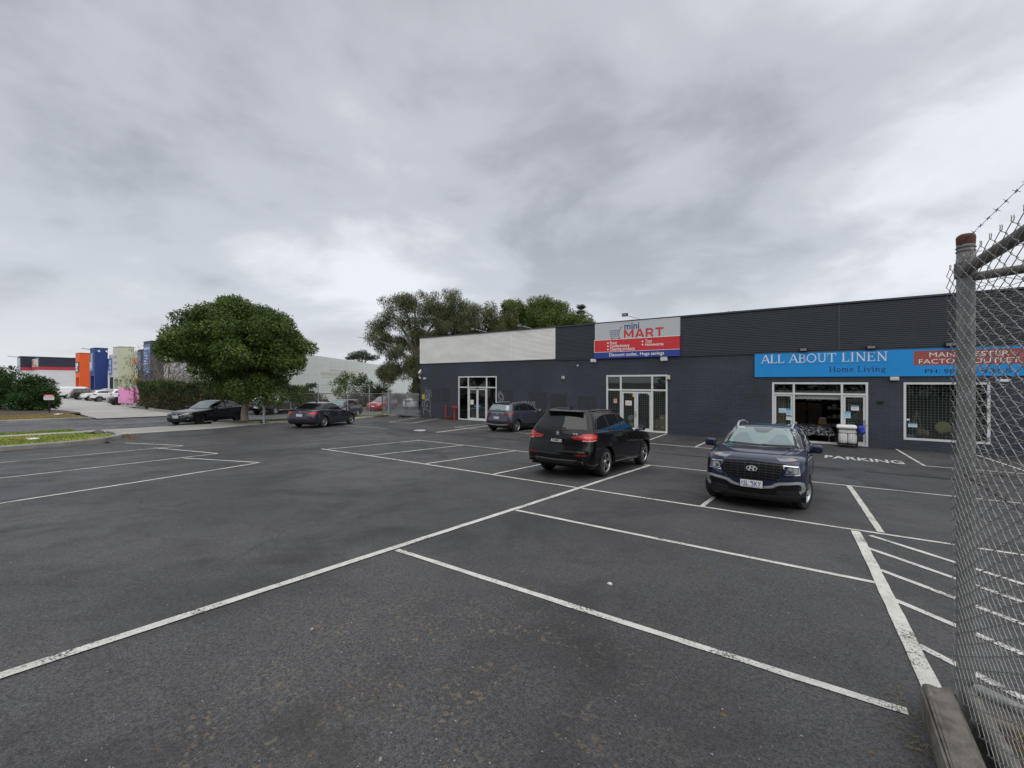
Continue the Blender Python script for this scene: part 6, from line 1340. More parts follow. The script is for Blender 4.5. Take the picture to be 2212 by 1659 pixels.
tree('leafy_tree', 'bright green bushy tree behind the roof, left one of two', (-31.0, 45.5, -.9), blob_clumps([(-1.2,0,11.0,1.7,2,1.9),(1.4,0,11.6,1.9,2,2.0),(.2,0,9.0,2.6,2,1.6)], rng, 20, .85), F_GRN, 33, .20, 800, .3, M_BARK, .75, aspect=.5)
tree('leafy_tree', 'bright green bushy tree behind the roof, right one nearest the red sign', (-27.4, 47.5, -.9), blob_clumps([(-1.8,0,11.0,2.0,2,1.9),(.9,0,11.0,1.9,2,1.8),(2.9,0,9.4,1.6,2,1.6),(0,0,8.8,2.6,2,1.5)], rng, 20, .85), F_GRN, 34, .20, 800, .3, M_BARK, .75, aspect=.5)
def conifer(label, base, h, w, seed, fm=F_CON, start=.3):
    b = Vector(base); t = empty('conifer', b, label, 'tree'); rng = np.random.default_rng(seed); cs = []; rs = []; mb = MB()
    mb.tube([b, b+Vector((0,0,h*.97))], [.28, .04], 8)
    z = h*start
    while z < h:
        k = 1-(z-h*start)/(h*(1-start)); L = w*(.25+.75*k)
        for i in range(6):
            a = rng.random()*2*PI; e = Vector((math.cos(a)*L, math.sin(a)*L, .25*L)); p = b+Vector((0,0,z)); mb.tube([p, p+e], [.05, .015], 4)
            for q in (.45,.7,.95): c = p+e*q; cs.append(tuple(c)); rs.append((.38*L*.6+.2, .38*L*.6+.2, .16+.04*L))
        z += max(.5, h*.055)
    crown('crown', t, cs, rs, [int(60*(r[0]+.3)) for r in rs], .22, fm, seed, aspect=.22); mb.build('trunk', M_BARK, t, smooth=60)
conifer('dark conifer tip beyond the green trees behind the roof', (-25.3, 50.0, -.9), 12.3, 1.7, 41, start=.5)
conifer('small conifer tip above the roof right of the shopping cart sign', (-19.2, 64.0, -.9), 11.8, 2.4, 42, start=.55); conifer('conifer tip showing over the roof above the wide brick pier', (-10.8, 66, -.9), 12.3, 1.6, 43, start=.6); conifer('faint conifer tip over the roof beside the near fence post', (9.7, 66, -.9), 12.0, 1.5, 44, start=.6)
# flat layered pine beyond the pale wall
b = Vector((-84.8, 60.7, 1.0)); pl = []
for i in range(26):
    a = rng.random()*2*PI; r = 3.2*math.sqrt(rng.random()); pl.append((r*math.cos(a), r*math.sin(a)*.6, 5.6+(1.6-.32*r)*rng.random()*1.6+.5, 1.1, 1.0, .32))
tree('umbrella_pine', 'dark flat topped pine behind the pale green wall', b, pl, F_CON, 45, .3, 420, .3, M_BARK, .85, aspect=.22)
# bush at the far left and its lower neighbour
def shrub(label, base, clumps, fm, seed, size, dens, name='bush', cat='bush', group=None, tr=.05, **kw): return tree(name, label, base, clumps, fm, seed, size, dens, tr, M_BARK, .5, cat, group, **kw)
bb = (-58.2, 5.7, gzf(-58.2, 5.7)+.05)
shrub('big dark green bush at the left end of the mulch bed', bb, blob_clumps([(-3.2,.5,2.3,2.4,2,1.6),(-.8,0,2.0,2.0,1.8,1.5),(-2,0,.9,3,1.6,.7)], rng, 34, .55), F_BUSH, 51, .17, 1300)
bb = (-55.4, 6.9, gzf(-55.4, 6.9)+.05)
shrub('rounded green bush beside the driveway next to the small sign', bb, blob_clumps([(0,0,1.75,1.3,1.4,1.2),(1.1,-.2,1.0,.8,.8,.7),(-.4,0,.8,1.3,1.2,.7)], rng, 28, .5), F_BUSH, 52, .18, 950)
# hedge round the corner of the yard
hd = empty('hedge', (-48.5, 15.0, gzf(-48.5, 15)), 'long clipped hedge, green on top and brown below, across the street', 'hedge')
rng = np.random.default_rng(61); Vt = []; Vb = []
segs = [((-56.3,14.7),(-48.8,14.4)), ((-48.8,14.4),(-44.6,16.2)), ((-44.6,16.2),(-43.4,25.2))]
for (ax, ay), (bx, by) in segs:
    L = math.hypot(bx-ax, by-ay); n = int(L*1500)
    t = rng.random(n); w = (rng.random(n)-.5)*1.1; h = rng.random(n)**.8*2.45; face = rng.random(n)
    w = np.where(face < .6, np.sign(w)*(.44+.13*rng.random(n)), w); h = np.where(face >= .6, 2.12+.34*rng.random(n)+.18*np.sin(t*L*2.3)+.13*np.sin(t*L*5.1+1)+.10*np.sin(t*L*11.3), h)
    nx, ny = -(by-ay)/L, (bx-ax)/L; x = ax+(bx-ax)*t+nx*w; y = ay+(by-ay)*t+ny*w; x += .12*np.sin(h*3+y*2); y += .12*np.sin(h*2.2+x*1.7)
    P = np.stack([x, y, gz(x, y)+h], 1); brown = (h < 1.75+.35*np.sin(t*L*1.7)+.2*rng.normal(size=n)) & (rng.random(n) < .72)
    T_ = rng.normal(size=(n,3)); T_ /= np.linalg.norm(T_, axis=1)[:,None]; S_l = np.cross(T_, rng.normal(size=(n,3))); S_l /= np.linalg.norm(S_l, axis=1)[:,None]
    ll = (.10+.12*rng.random(n))[:,None]; Q = np.stack([P, P+T_*ll*.5+S_l*ll*.28, P+T_*ll, P+T_*ll*.5-S_l*ll*.28], 1)
    Vb.append(Q[brown]); Vt.append(Q[~brown])
for nm, Vx, m in (('green_leaves', Vt, F_HEDGE), ('dry_leaves', Vb, F_HBROWN)):
    V = np.concatenate(Vx).reshape(-1,3); np_mesh(nm, V, np.arange(len(V)).reshape(-1,4), m, hd)
mb = MB()
for (ax, ay), (bx, by) in segs:
    L = math.hypot(bx-ax, by-ay); nx, ny = -(by-ay)/L*.32, (bx-ax)/L*.32; n = max(2, int(L/2))
    for i in range(n):
        p = [(ax+(bx-ax)*(i+q)/n, ay+(by-ay)*(i+q)/n) for q in (.02,.98)]; vs = []
        for z in (.05, 1.9):
            for (x, y), s_ in ((p[0],1),(p[1],1),(p[1],-1),(p[0],-1)): vs.append((x+nx*s_, y+ny*s_, gzf(x,y)+z))
        mb.add(vs, [(0,1,2,3),(7,6,5,4),(0,4,5,1),(1,5,6,2),(2,6,7,3),(3,7,4,0)])
mb.build('woody_core', mat('hedge wood', (.035,.030,.020), .95), hd)
# thin bare gum sapling and dead shrubs over the hedge
def sapling(label, base, h, spread, seed, fm, leaves_n, size, dead=False, bend=(0,0)):
    b = Vector(base); t = empty('sapling' if not dead else 'dead_shrub', b, label, 'tree' if not dead else 'shrub'); rng = np.random.default_rng(seed); mb = MB(); tips = []
    def grow(p, d, L, r, k):
        e = p+d*L; m_ = p.lerp(e, .5)+Vector(rng.normal(size=3).tolist())*L*.07; mb.tube([p, m_, e], [r, r*.8, r*.55], 5)
        if k == 0: tips.append(e); return
        for i in range(3):
            dd = (d+Vector(rng.normal(size=3).tolist())*.55+Vector((0,0,.1))).normalized(); grow(p.lerp(e, .5+.5*rng.random()), dd, L*.62, r*.55, k-1)
    for i in range(4):
        a = rng.random()*2*PI; d = Vector((math.cos(a)*spread+bend[0], math.sin(a)*spread+bend[1], 1)).normalized(); grow(b, d, h*.42, .035*h/3, 3)
    mb.build('branches', mat('grey twigs', (.20,.17,.15), .9), t)
    if leaves_n: crown('leaves', t, [tuple(p) for p in tips], [(.4,.4,.45)]*len(tips), [leaves_n]*len(tips), size, fm, seed, droop=1.3, aspect=.16, shell=.1)
sapling('thin grey gum sapling leaning over the hedge and the pink trailer', (-57.0, 15.9, -.7), 6.3, .35, 71, F_GREYSH, 6, .30, bend=(-.75,-.50))
sapling('taller thin sapling with drooping leaves behind the round tree', (-56.4, 17.2, -.7), 8.6, .25, 72, F_GREYSH, 7, .32, bend=(-.12,-.08))
for i, (x, y, l) in enumerate(((-58.6,17.0,'leftmost of the bare shrubs behind the hedge'),(-57.2,18.0,'middle one of the bare shrubs behind the hedge'),(-55.8,18.8,'bare shrub behind the hedge nearest the street tree'))): sapling('leafless grey twiggy shrub, '+l, (x,y,-.75), 5.6, .6, 80+i, F_GREYSH, 3, .18, True)
# shrubs in front of the pale wall
GS = 'shrubs along the foot of the pale wall'
for i, (x, y, r, h, fm, l) in enumerate(((-47.2,27.5,1.5,1.5,F_GREYSH,'round grey green shrub left of the tall green bush'),(-49.5,33.0,2.1,4.3,F_GRN,'tall green upright bush in front of the pale wall'),(-47.8,34.6,1.6,3.9,F_BUSH,'dark green bush between the tall bush and the spiky plant'),(-44.6,31.5,1.6,1.4,F_GREYSH,'low grey shrub behind the parked hatchback'),(-46.6,38.5,1.3,1.1,F_GREYSH,'small grey shrub right of the spiky plant'),(-42.3,39.3,1.9,2.7,F_BUSH,'dark bush at the right end of the pale wall'),(-43.5,23.8,1.6,1.9,F_HEDGE,'green bush behind the ute cabin'))):
    shrub(l, (x,y,-.9), blob_clumps([(0,0,h*.5,r,r,h*.5)], rng, 24, .5), fm, 90+i, .2, 560, 'shrub', 'shrub', GS)
def yucca(label, base, r, seed):
    t = empty('yucca', base, label, 'plant'); rng = np.random.default_rng(seed); b = Vector(base); mb = MB(); mb.tube([b, b+Vector((0,0,1.4))], [.16,.12], 7); mb.build('trunk', M_BARK, t); Q = []
    for i in range(420):
        d = Vector(rng.normal(size=3).tolist()).normalized(); d.z = d.z*.8+.25; d.normalize(); p = b+Vector((0,0,1.5))+d*.15; s = d.cross(Vector(rng.normal(size=3).tolist())).normalized(); L = r*(.7+.4*rng.random()); Q += [p-s*.03, p+s*.03, p+d*L*.6+s*.035+Vector((0,0,-.05)), p+d*L-Vector((0,0,.12))]
    V = np.array([tuple(q) for q in Q]); np_mesh('spiky_leaves', V, np.arange(len(V)).reshape(-1,4), F_BUSH, t)
yucca('spiky yucca beside the bushes at the pale wall', (-45.9,35.6,-.9), 1.7, 101); yucca('spiky yucca above the dark bush near the gate', (-41.0,38.2,.2), 1.3, 102)
# unseen tree belt added behind the camera to darken reflections in paint and glass
cs = [(x, -21+2.5*math.sin(x*.7), 3.4+1.2*math.sin(x*1.3)+dz) for x in np.arange(-20, 60, 3.0) for dz in (0, 4.2, 8.2)]; V, F = leaves(cs, [(3.0,2.5,3.6)]*len(cs), [800]*len(cs), .6, np.random.default_rng(120)); np_mesh('unseen_treeline', V, F, F_HEDGE, None, 'stuff')
# ------------------------------------------------------------ grass blades
def blades(name, poly, n, dz, hgt, mats, seed):
    rng = np.random.default_rng(seed); xs = [p[0] for p in poly]; ys = [p[1] for p in poly]; P = []
    x = min(xs)+(max(xs)-min(xs))*rng.random(n*3); y = min(ys)+(max(ys)-min(ys))*rng.random(n*3); ok = np.ones(len(x), bool)
    for i in range(len(poly)):
        a, b = poly[i-1], poly[i]; ok &= ((b[0]-a[0])*(y-a[1])-(b[1]-a[1])*(x-a[0])) >= 0
    x, y = x[ok][:n], y[ok][:n]; z = gz(x,y)+dz-.01; h = hgt*(.5+rng.random(len(x))); a = rng.random(len(x))*2*PI; w = .012+.01*rng.random(len(x)); tx = rng.normal(size=len(x))*h*.5; ty = rng.normal(size=len(x))*h*.5
    V = np.stack([np.stack([x-np.cos(a)*w, y-np.sin(a)*w, z],1), np.stack([x+np.cos(a)*w, y+np.sin(a)*w, z],1), np.stack([x+tx, y+ty, z+h],1)],1).reshape(-1,3)
    np_mesh(name, V, np.arange(len(V)).reshape(-1,3), mats, None, 'stuff')
F_BLADE = foliage_mat('grass blades', (.08,.14,.02), (.16,.25,.036), (.26,.31,.075), None, .3, .7); F_STRAW = foliage_mat('dry grass blades', (.20,.145,.05), (.30,.225,.08), (.22,.21,.06), None, .25, .8)
blades('grass', [(-30.0,-25),(-28.6,-25),(-28.6,5.0),(-30.0,5.0)], 14000, .12, .06, F_BLADE, 1); blades('grass', [(-27.7,-20),(-25.9,-20),(-23.9,5.2),(-25.2,5.5),(-27.7,5.2)], 14000, .12, .05, F_BLADE, 2); blades('grass', [(-26.6,-20),(-23.5,-20),(-23.6,2.6),(-25.4,4.4),(-26.6,4.4)], 11000, .12, .05, F_STRAW, 4)
blades('grass', [(-30.0,11.2),(-28.5,13.8),(-28.5,19.2),(-30.0,24)], 12000, .10, .07, F_BLADE, 3); blades('grass', [(-30.0,11.2),(-28.5,13.8),(-28.5,19.2),(-30.0,24)], 8000, .10, .06, F_STRAW, 5); blades('grass', [(-47.3,-18),(-41.3,-18),(-41.3,7.6),(-47.3,7.6)], 16000, .06, .06, F_STRAW, 6)
# ------------------------------------------------------------ fences
M_GALV = mat('galvanised pipe', (.27,.275,.28), .55, .35, var=.3, vscale=14, bump=.15, bscale=90); M_WIRE = mat('galvanised wire', (.35,.35,.34), .5, .5, var=.2, vscale=30); M_RUST = mat('rusty iron', (.10,.04,.03), .8, var=.35, vscale=25); M_RWIRE = mat('rusty wire', (.12,.085,.07), .7, .3); M_OLDP = mat('weathered pipe', (.17,.165,.15), .7, .3, var=.45, vscale=9, bump=.2, bscale=70)
def chain_mesh(p0, p1, z0, z1, pitch, r, sides, name, parent, m, woven=.004, curl=True):
    """woven chain link wires between p0 and p1; z0/z1 may be (start, end)"""
    p0, p1 = Vector((*p0,0)), Vector((*p1,0)); L = (p1-p0).length; t = (p1-p0)/L; n = Vector((-t.y,t.x,0)); hw = pitch/2; N = int(L/pitch)
    za, zb = (z0 if isinstance(z0, tuple) else (z0,z0)), (z1 if isinstance(z1, tuple) else (z1,z1)); K = int((max(zb)-min(za))/hw)+1
    V = []; F = []; ang = [2*PI*q/sides for q in range(sides)]; rg = np.random.default_rng(3)
    for w in range(N+1):
        x = w*pitch; f = x/L; lo, hi = za[0]+(za[1]-za[0])*f, zb[0]+(zb[1]-zb[0])*f; pts = []
        for k in range(K+1):
            z = lo+k*hw
            if z > hi: break
            s = 1 if (k+w) % 2 else -1
            c = p0+t*(x+s*(hw*1.02)+rg.normal()*.0022)+n*(.010*math.sin(x*2.3+z*1.9)+.006*math.sin(z*4.1+x)); 
            pts.append(c+Vector((0,0,z-hw*.12))-n*woven*s); pts.append(c+Vector((0,0,z+hw*.12))+n*woven*s)
        if curl and pts:
            e = pts[-1]; q = e+Vector((0,0,hw*.7)); pts += [e.lerp(q,.5)+t*.006, q, q+t*.008+Vector((0,0,-.012))]
        b = len(V)
        for i, p in enumerate(pts):
            d = (pts[min(i+1,len(pts)-1)]-pts[max(i-1,0)]).normalized(); u = d.cross(n).normalized(); v = d.cross(u)
            for a in ang: V.append(tuple(p+(u*math.cos(a)+v*math.sin(a))*r))
        for i in range(len(pts)-1):
            for q in range(sides): F.append((b+i*sides+q, b+i*sides+(q+1)%sides, b+(i+1)*sides+(q+1)%sides, b+(i+1)*sides+q))
    o = np_mesh(name, np.array(V), np.array(F), m, parent, smooth=True); o['kind'] = 'stuff'; return o
def barbed(mb, p, q, r=.0022, step=.12, sag=.0, side=4, barb=.022):
    p, q = Vector(p), Vector(q); L = (q-p).length; n = max(2, int(L/step)); P = [p.lerp(q, i/n)-Vector((0,0,sag*4*(i/n)*(1-i/n))) for i in range(n+1)]
    mb.tube(P, r, side)
    d = (q-p).normalized(); u = d.cross(Vector((0,0,1))).normalized(); v = d.cross(u); rg = np.random.default_rng(9)
    for w in P[1:-1]:
        a = rg.random()*6; e = (u*math.cos(a)+v*math.sin(a))*barb; g_ = (u*math.cos(a+2)+v*math.sin(a+2))*barb; mb.tube([w-e+d*.01, w+e-d*.01], r*.8, 3); mb.tube([w-g_-d*.012, w+g_+d*.012], r*.8, 3); mb.tube([w-d*.012, w+d*.012], r*2.1, 5)
# near right: tall corner post with two runs of mesh on a concrete edge
PX, PY = .733, 4.12; nf = empty('chain_link_fence', (PX, PY, -.17), 'tall galvanised chain link fence with a corner post, close at the right edge', 'fence')
ZT = 2.735
MB().tube([(PX,PY,-.35),(PX,PY,2.93)], .046, 20).build('post', M_GALV, nf, smooth=50)
mb = MB(); mb.lathe([(.047,2.905),(.049,2.95),(.044,2.965),(.03,2.975),(.001,2.98)], 18, 'z', (PX,PY,0)); mb.build('post_cap', M_RUST, nf, smooth=40)
mb = MB(); mb.lathe([(.049,ZT-.05),(.057,ZT-.045),(.057,ZT+.05),(.049,ZT+.055)], 18, 'z', (PX,PY,0)); mb.build('pipe_clamp', M_OLDP, nf, smooth=40)
MB().tube([(PX,PY-.03,ZT),(.785,3.3,ZT+.005),(.92,-1.5,ZT+.02)], .034, 12).build('top_rail', M_OLDP, nf, smooth=50); MB().tube([(PX+.03,PY-.02,ZT-.05),(1.1,3.86,ZT-.055),(4.2,3.80,ZT-.03)], .028, 12).build('top_rail', M_OLDP, nf, smooth=50)
MB().tube([(PX,PY-.06,-.01),(.77,3.3,.02),(.85,-1.5,.10)], .036, 12).build('bottom_rail', M_OLDP, nf, smooth=50); MB().tube([(PX+.03,PY-.05,.02),(1.0,3.94,.01),(4.2,3.86,.0)], .036, 12).build('bottom_rail', M_GALV, nf, smooth=50)
MB().tube([(4.2,3.83,-.35),(4.2,3.83,3.0)], .05, 14).build('post', M_GALV, nf, smooth=50); MB().tube([(.92,-1.5,-.2),(.92,-1.5,3.0)], .05, 14).build('post', M_GALV, nf, smooth=50)
mb = MB()
for z in (2.86,2.885): mb.lathe([(.0485,z-.003),(.0515,z),(.0485,z+.003)], 16, 'z', (PX,PY,0))
mb.build('wire_tie', M_RWIRE, nf)
chain_mesh((PX-.060,PY+.045), (.735,.6), -.02, ZT+.05, .076, .0022, 5, 'chain_mesh', nf, M_WIRE)
chain_mesh((PX+.045,PY-.06), (3.2,3.79), .0, ZT-.02, .076, .0020, 5, 'chain_mesh', nf, M_WIRE)
for a, b in (((PX-.05,PY,2.88),(.86,-1.5,2.98)),((PX,PY,2.85),(4.2,3.83,2.92))):
    mb = MB(); barbed(mb, a, b, .0017, .13, 0, 4, .016); mb.build('barbed_wire', M_RWIRE, nf)
for a, b in (((PX-.03,PY,1.40),(.85,-1.5,1.38)),((PX,PY-.05,1.41),(4.2,3.79,1.40))):
    mb = MB(); barbed(mb, a, b, .0018, .14, 0.0, 4, .014); mb.build('tension_wire', mat('dark rusty wire', (.055,.025,.02), .8), nf)
# concrete plinth under it and the ground behind
def stained():
    g = NG('stained concrete'); a = g.noise(5, 6, .7); b = g.noise(1.6, 5, .65, dist=1.0); f = g.noise(90, 4, .75)
    c = g.mix(g.rng(a, .32, .68), (.13,.118,.098), (.28,.26,.225)); c = g.mix(g.math('MULTIPLY', g.rng(b, .5, .66), .7), c, (.055,.045,.034)); c = g.mix(g.math('MULTIPLY', g.rng(f, .45, .7), .45), c, (.27,.23,.18))
    g.color(c); g.rough(.9); g.bump(g.math('ADD', f, a), .7, .015); return g.m
mb = MB(); poly = [(.49,3.95),(.655,3.97),(.68,-1.5),(.51,-1.5)]
top = [.02,.02,.15,.14]; vs = [(x,y,-.6) for x,y in poly]+[(x,y,z) for (x,y),z in zip(poly,top)]
bm = bmesh.new(); bv = [bm.verts.new(v) for v in vs]
for f in ((3,2,1,0),(4,5,6,7),(0,1,5,4),(1,2,6,5),(2,3,7,6),(3,0,4,7)): bm.faces.new([bv[i] for i in f])
bmesh.ops.recalc_face_normals(bm, faces=bm.faces); bmesh.ops.bevel(bm, geom=[e for e in bm.edges if max(v.co.z for v in e.verts) > -.3], offset=.02, segments=2, affect='EDGES'); bmesh.ops.subdivide_edges(bm, edges=bm.edges[:], cuts=3, use_grid_fill=True)
rg = np.random.default_rng(77)
for v in bm.verts: v.co += Vector(rg.normal(size=3).tolist())*.006
mb.bm(bm); pl_ = tag(mb.build('concrete_plinth', stained(), None, smooth=60), 'low stained concrete edging at the foot of the near fence', 'kerb')
mb = MB(); mb.add([(.745,3.98,-.10),(6,3.85,-.10),(6,-3,.1),(.76,-3,.1)], [(0,3,2,1)]); mb.build('fence_bed', M_DIRT, kind='structure'); MB().bbox(.75,6,3.90,4.02,-.4,-.06,.02).build('kerb', concrete('edge concrete', (.26,.23,.19), .3), kind='structure')
rg = np.random.default_rng(78); Q = []
for i in range(700):
    x = .78+rg.random()*1.6; y = 2.2+rg.random()*1.65; z = -.10+.2*(3.98-y)/7+.006; a = rg.random()*6.3; L = .05+.16*rg.random(); dx, dy, dz = math.cos(a)*L, math.sin(a)*L, rg.random()*.10; w = .0025
    Q += [(x-dy/L*w, y+dx/L*w, z), (x+dy/L*w, y-dx/L*w, z), (x+dx, y+dy, z+dz), (x+dx*.5-dy/L*w, y+dy*.5+dx/L*w, z+dz*.6)]
V = np.array(Q); np_mesh('dry_grass', V, np.arange(len(V)).reshape(-1,4), F_STRAW, None, 'stuff')
Q = []
for i in range(260):
    s_ = rg.random()**1.6; x = .42+rg.normal()*.05; y = -.5+4.7*s_; z = gzf(x,y)+.006; a = rg.random()*6.3; L = .02+.05*rg.random(); dx, dy = math.cos(a)*L, math.sin(a)*L; w = .002
    Q += [(x-dy/L*w, y+dx/L*w, z), (x+dy/L*w, y-dx/L*w, z), (x+dx+dy/L*w, y+dy-dx/L*w, z+.01), (x+dx-dy/L*w, y+dy+dx/L*w, z+.012)]
V = np.array(Q); np_mesh('leaf_litter', V, np.arange(len(V)).reshape(-1,4), F_STRAW, None, 'stuff')
# far fence along the verge
ff = empty('chain_link_fence', (-28.3,13.3,-.55), 'grey chain link fence with barbed wire along the grass verge', 'fence'); FA, FB = (-28.35,13.25), (-30.45,24.4)
def fp(t): x, y = FA[0]+(FB[0]-FA[0])*t, FA[1]+(FB[1]-FA[1])*t; return x, y, gzf(x,y)+.10
pts = [0.0,.165,.36,.60,.80,1.0]
for i, t in enumerate(pts):
    x, y, z = fp(t); big = i == 0; lx = -.12 if big else 0
    MB().tube([(x,y,z-.2),(x,y,z+2.50 if big else z+2.42)], .075 if big else .03, 12).build('post', mat('pale galvanised post', (.42,.45,.48), .5, .4, var=.12, vscale=5), ff, smooth=50)
    if big: MB().lathe([(.078,z+2.49),(.08,z+2.53),(.03,z+2.56),(.001,z+2.565)], 12, 'z', (x,y,0)).build('post_cap', MATS['pale galvanised post'], ff, smooth=40)
for i in range(5):
    a, b = fp(pts[i]), fp(pts[i+1]); MB().tube([(a[0],a[1],a[2]+1.78),(b[0],b[1],b[2]+1.78)], .028, 8).build('top_rail', mat('olive grey pipe', (.20,.205,.175), .6, .2), ff, smooth=50)
    for z in (2.0,2.18,2.36):
        mb = MB(); barbed(mb, (a[0],a[1],a[2]+z), (b[0],b[1],b[2]+z), .004, .35, 0, 3, .03); mb.build('barbed_wire', M_WIRE, ff)
chain_mesh(FA, FB, (fp(0)[2]+.03, fp(1)[2]+.03), (fp(0)[2]+1.76, fp(1)[2]+1.76), .085, .0026, 3, 'chain_mesh', ff, M_WIRE, .003, False)
# palisade gate between the fence and the building
gt = empty('palisade_gate', (-29.2,25.0,-.9), 'grey steel palisade gate closing the yard beside the dark wall', 'gate'); M_GATE = mat('grey gate paint', (.30,.32,.33), .5, .3, var=.1)
MB().box(-31.06,-30.90,24.92,25.08,-.95,1.16).build('post', mat('blue grey post', (.20,.25,.31), .5), gt); MB().box(-32.02,-31.94,24.95,25.03,-.95,1.2).build('post', mat('brown post', (.16,.12,.085), .8, var=.3), gt); MB().box(-29.02,-28.94,24.96,25.04,-.9,1.02).build('leaf_stile', M_GATE, gt)
for z in (-.38,-.72,.98):
    for a, b in ((-31.93,-31.07),(-30.89,-29.03),(-28.93,-27.30)): MB().box(a,b,24.985,25.03,z-.025,z+.025).build('rail', M_GATE, gt)
pk = MB(); pk.prism([(-.022,0),(.022,0),(.022,1.90),(0,1.96),(-.022,1.90)], lambda u, v, d: (u, d, v), -.006, .006); pm = mesh_of(pk, 'picket', M_GATE, 30); x = -31.88
while x < -27.32:
    if not (-31.08 < x < -30.87 or -29.05 < x < -28.91): o = link('picket', pm, gt); o.location = (x+29.2, -.024, .05)
    x += .118
# ------------------------------------------------------------ shops across the yard
def prism_box(name, m, par, u0, u1, y0, y1, z0, z1): return MB().box(u0,u1,y0,y1,z0,z1).build(name, m, par)
def pm_(n, c, r=.6): return mat(n, c, r, var=.05, vscale=.6)
M_W = pm_('render white', (.60,.61,.63)); M_NV = pm_('navy cladding', (.022,.024,.045)); M_RB = pm_('red band', (.42,.03,.045)); M_OR = pm_('orange render', (.72,.11,.02)); M_BL = pm_('royal blue render', (.020,.045,.19)); M_CRM = pm_('pale lime render', (.52,.55,.40)); M_LG = pm_('light grey render', (.50,.50,.47)); M_DG = pm_('charcoal render', (.055,.06,.068)); M_WIN = mat('dark shop window', (.03,.045,.06), .05, spec=.8)
Yf = 22.0
def panel(par, x0, x1, z0, z1, m, lines=(), ink=None, y=Yf):
    o = MB().box(x0,x1,y-.08,y-.003,z0,z1).build('sign_panel', m, par)
    if lines:
        mb = MB(); w = x1-x0; h = z1-z0
        for i, (f0, f1, a, b) in enumerate(lines): mb.box(x0+w*f0, x0+w*f1, y-.10, y-.081, z0+h*a, z0+h*b)
        mb.build('sign_print', ink or M_SWHITE, o)
# navy and white store
s1 = empty('store_building', (-176,Yf,-.9), 'white store with navy upper walls and a red stripe, farthest left', 'building')
mb = MB(); mb.box(-185.2,-180.0, 20.0,40, -1,5.2); mb.box(-178.4,-168.7, 22.0,40, -1,5.2); mb.box(-179.99,-178.41, 22.3,40, -1,5.2); mb.build('wall', M_W, s1)
for x0, x1, y0, h in ((-185.25,-179.95,19.95,8.95), (-178.45,-168.65,21.95,8.5)):
    prism_box('upper_cladding', M_NV, s1, x0,x1, y0,40.05, 6.001,h); prism_box('red_stripe', M_RB, s1, x0-.03,x1+.03, y0-.03,40.08, 5.201,6.0); prism_box('capping', mat('navy cap', (.012,.013,.025), .5), s1, x0-.06,x1+.06, y0-.06,40.1, h+.001,h+.14)
panel(s1, -178.0,-169.4, 6.05,8.2, mat('poster grey', (.50,.54,.52), .6), [(.05,.30,.1,.85),(.4,.75,.05,.25)], mat('poster red', (.6,.10,.06), .6), 21.9); panel(s1, -185.0,-180.3, 5.0,8.6, mat('poster pale blue', (.42,.50,.56), .6), (), None, 19.9)
MB().tube([(-184,20,8.9),(-189,18.5,9.3)], .10, 6).build('light_arm', M_STEEL, s1)
def tower(label, x0, x1, d, h, m, recess, sign=None):
    t = empty('shop_tower', ((x0+x1)/2,Yf,-.9), label, 'building', 'coloured shopfront towers across the yard'); w = x1-x0; za = -.9; rz = recess
    prism_box('wall', m, t, x0,x1, Yf,Yf+d, rz,h); prism_box('wall', m, t, x0,x0+w*.12, Yf,Yf+d, za-.1,rz-.001); prism_box('wall', m, t, x1-w*.18,x1, Yf,Yf+d, za-.1,rz-.001); prism_box('recess_wall', m, t, x0+w*.121,x1-w*.181, Yf+d*.75,Yf+d, za-.1,rz-.001)
    prism_box('capping', mat('cap '+m.name, tuple(c*.6 for c in m.node_tree.nodes['Principled BSDF'].inputs['Base Color'].default_value[:3]), .5), t, x0-.05,x1+.05, Yf-.05,Yf+d+.05, h+.001,h+.12); return t
t = tower('bright orange shop tower with a black sign, left of the blue tower', -128.6,-125.1, 1.6, 7.9, M_OR, 2.9); panel(t, -128.4,-125.4, 4.0,6.2, mat('sign black gloss', (.02,.018,.02), .4), [(.2,.8,.55,.85),(.15,.6,.35,.5),(.2,.75,.1,.25)])
t = tower('tall royal blue shop tower with a poster, right of the orange one', -116.7,-113.1, 1.85, 8.4, M_BL, 3.1); panel(t, -116.3,-113.9, 4.0,7.6, mat('poster dusk blue', (.10,.16,.34), .6), [(.3,.7,.45,.95)], mat('poster pale', (.35,.42,.55), .6)); panel(t, -116.1,-114.6, 4.2,5.8, mat('poster light', (.45,.55,.62), .6), [(.1,.9,.05,.25)], mat('poster cyan', (.08,.35,.65), .6), Yf-.09)
for dx in (0,1.6): MB().tube([(-113.08,22.5+dx*.7,7.9),(-112.5,22.5+dx*.7,7.8)], .16, 6).build('wall_lamp', M_WHITE, t)
MB().tube([(-116.7,22.0,8.3),(-119.0,21.2,8.6)], .08, 6).build('light_arm', M_STEEL, t)
s2 = empty('shop_building', (-106,Yf+2,-.9), 'pale shop wall with blue poster between the blue and lime towers', 'building'); prism_box('wall', M_LG, s2, -113.0,-101.0, 24.0,30, 2.9,7.2); prism_box('window', M_WIN, s2, -113.0,-101.0, 24.1,30, -1,2.89); panel(s2, -112.9,-110.9, 3.4,6.5, mat('poster blue', (.10,.20,.52), .5), [(.2,.8,.6,.9),(.2,.8,.35,.52),(.15,.85,.08,.28)], mat('poster grey white', (.45,.5,.58), .6), 23.98)
t = tower('pale lime shop tower with faint lettering, left of the charcoal tower', -101.0,-97.4, 1.95, 7.9, M_CRM, 2.5); panel(t, -100.85,-97.55, 2.8,7.7, M_LG, [(.2,.75,.66,.76),(.15,.8,.45,.55),(.1,.8,.25,.33)], mat('faint grey print', (.34,.33,.33), .7))
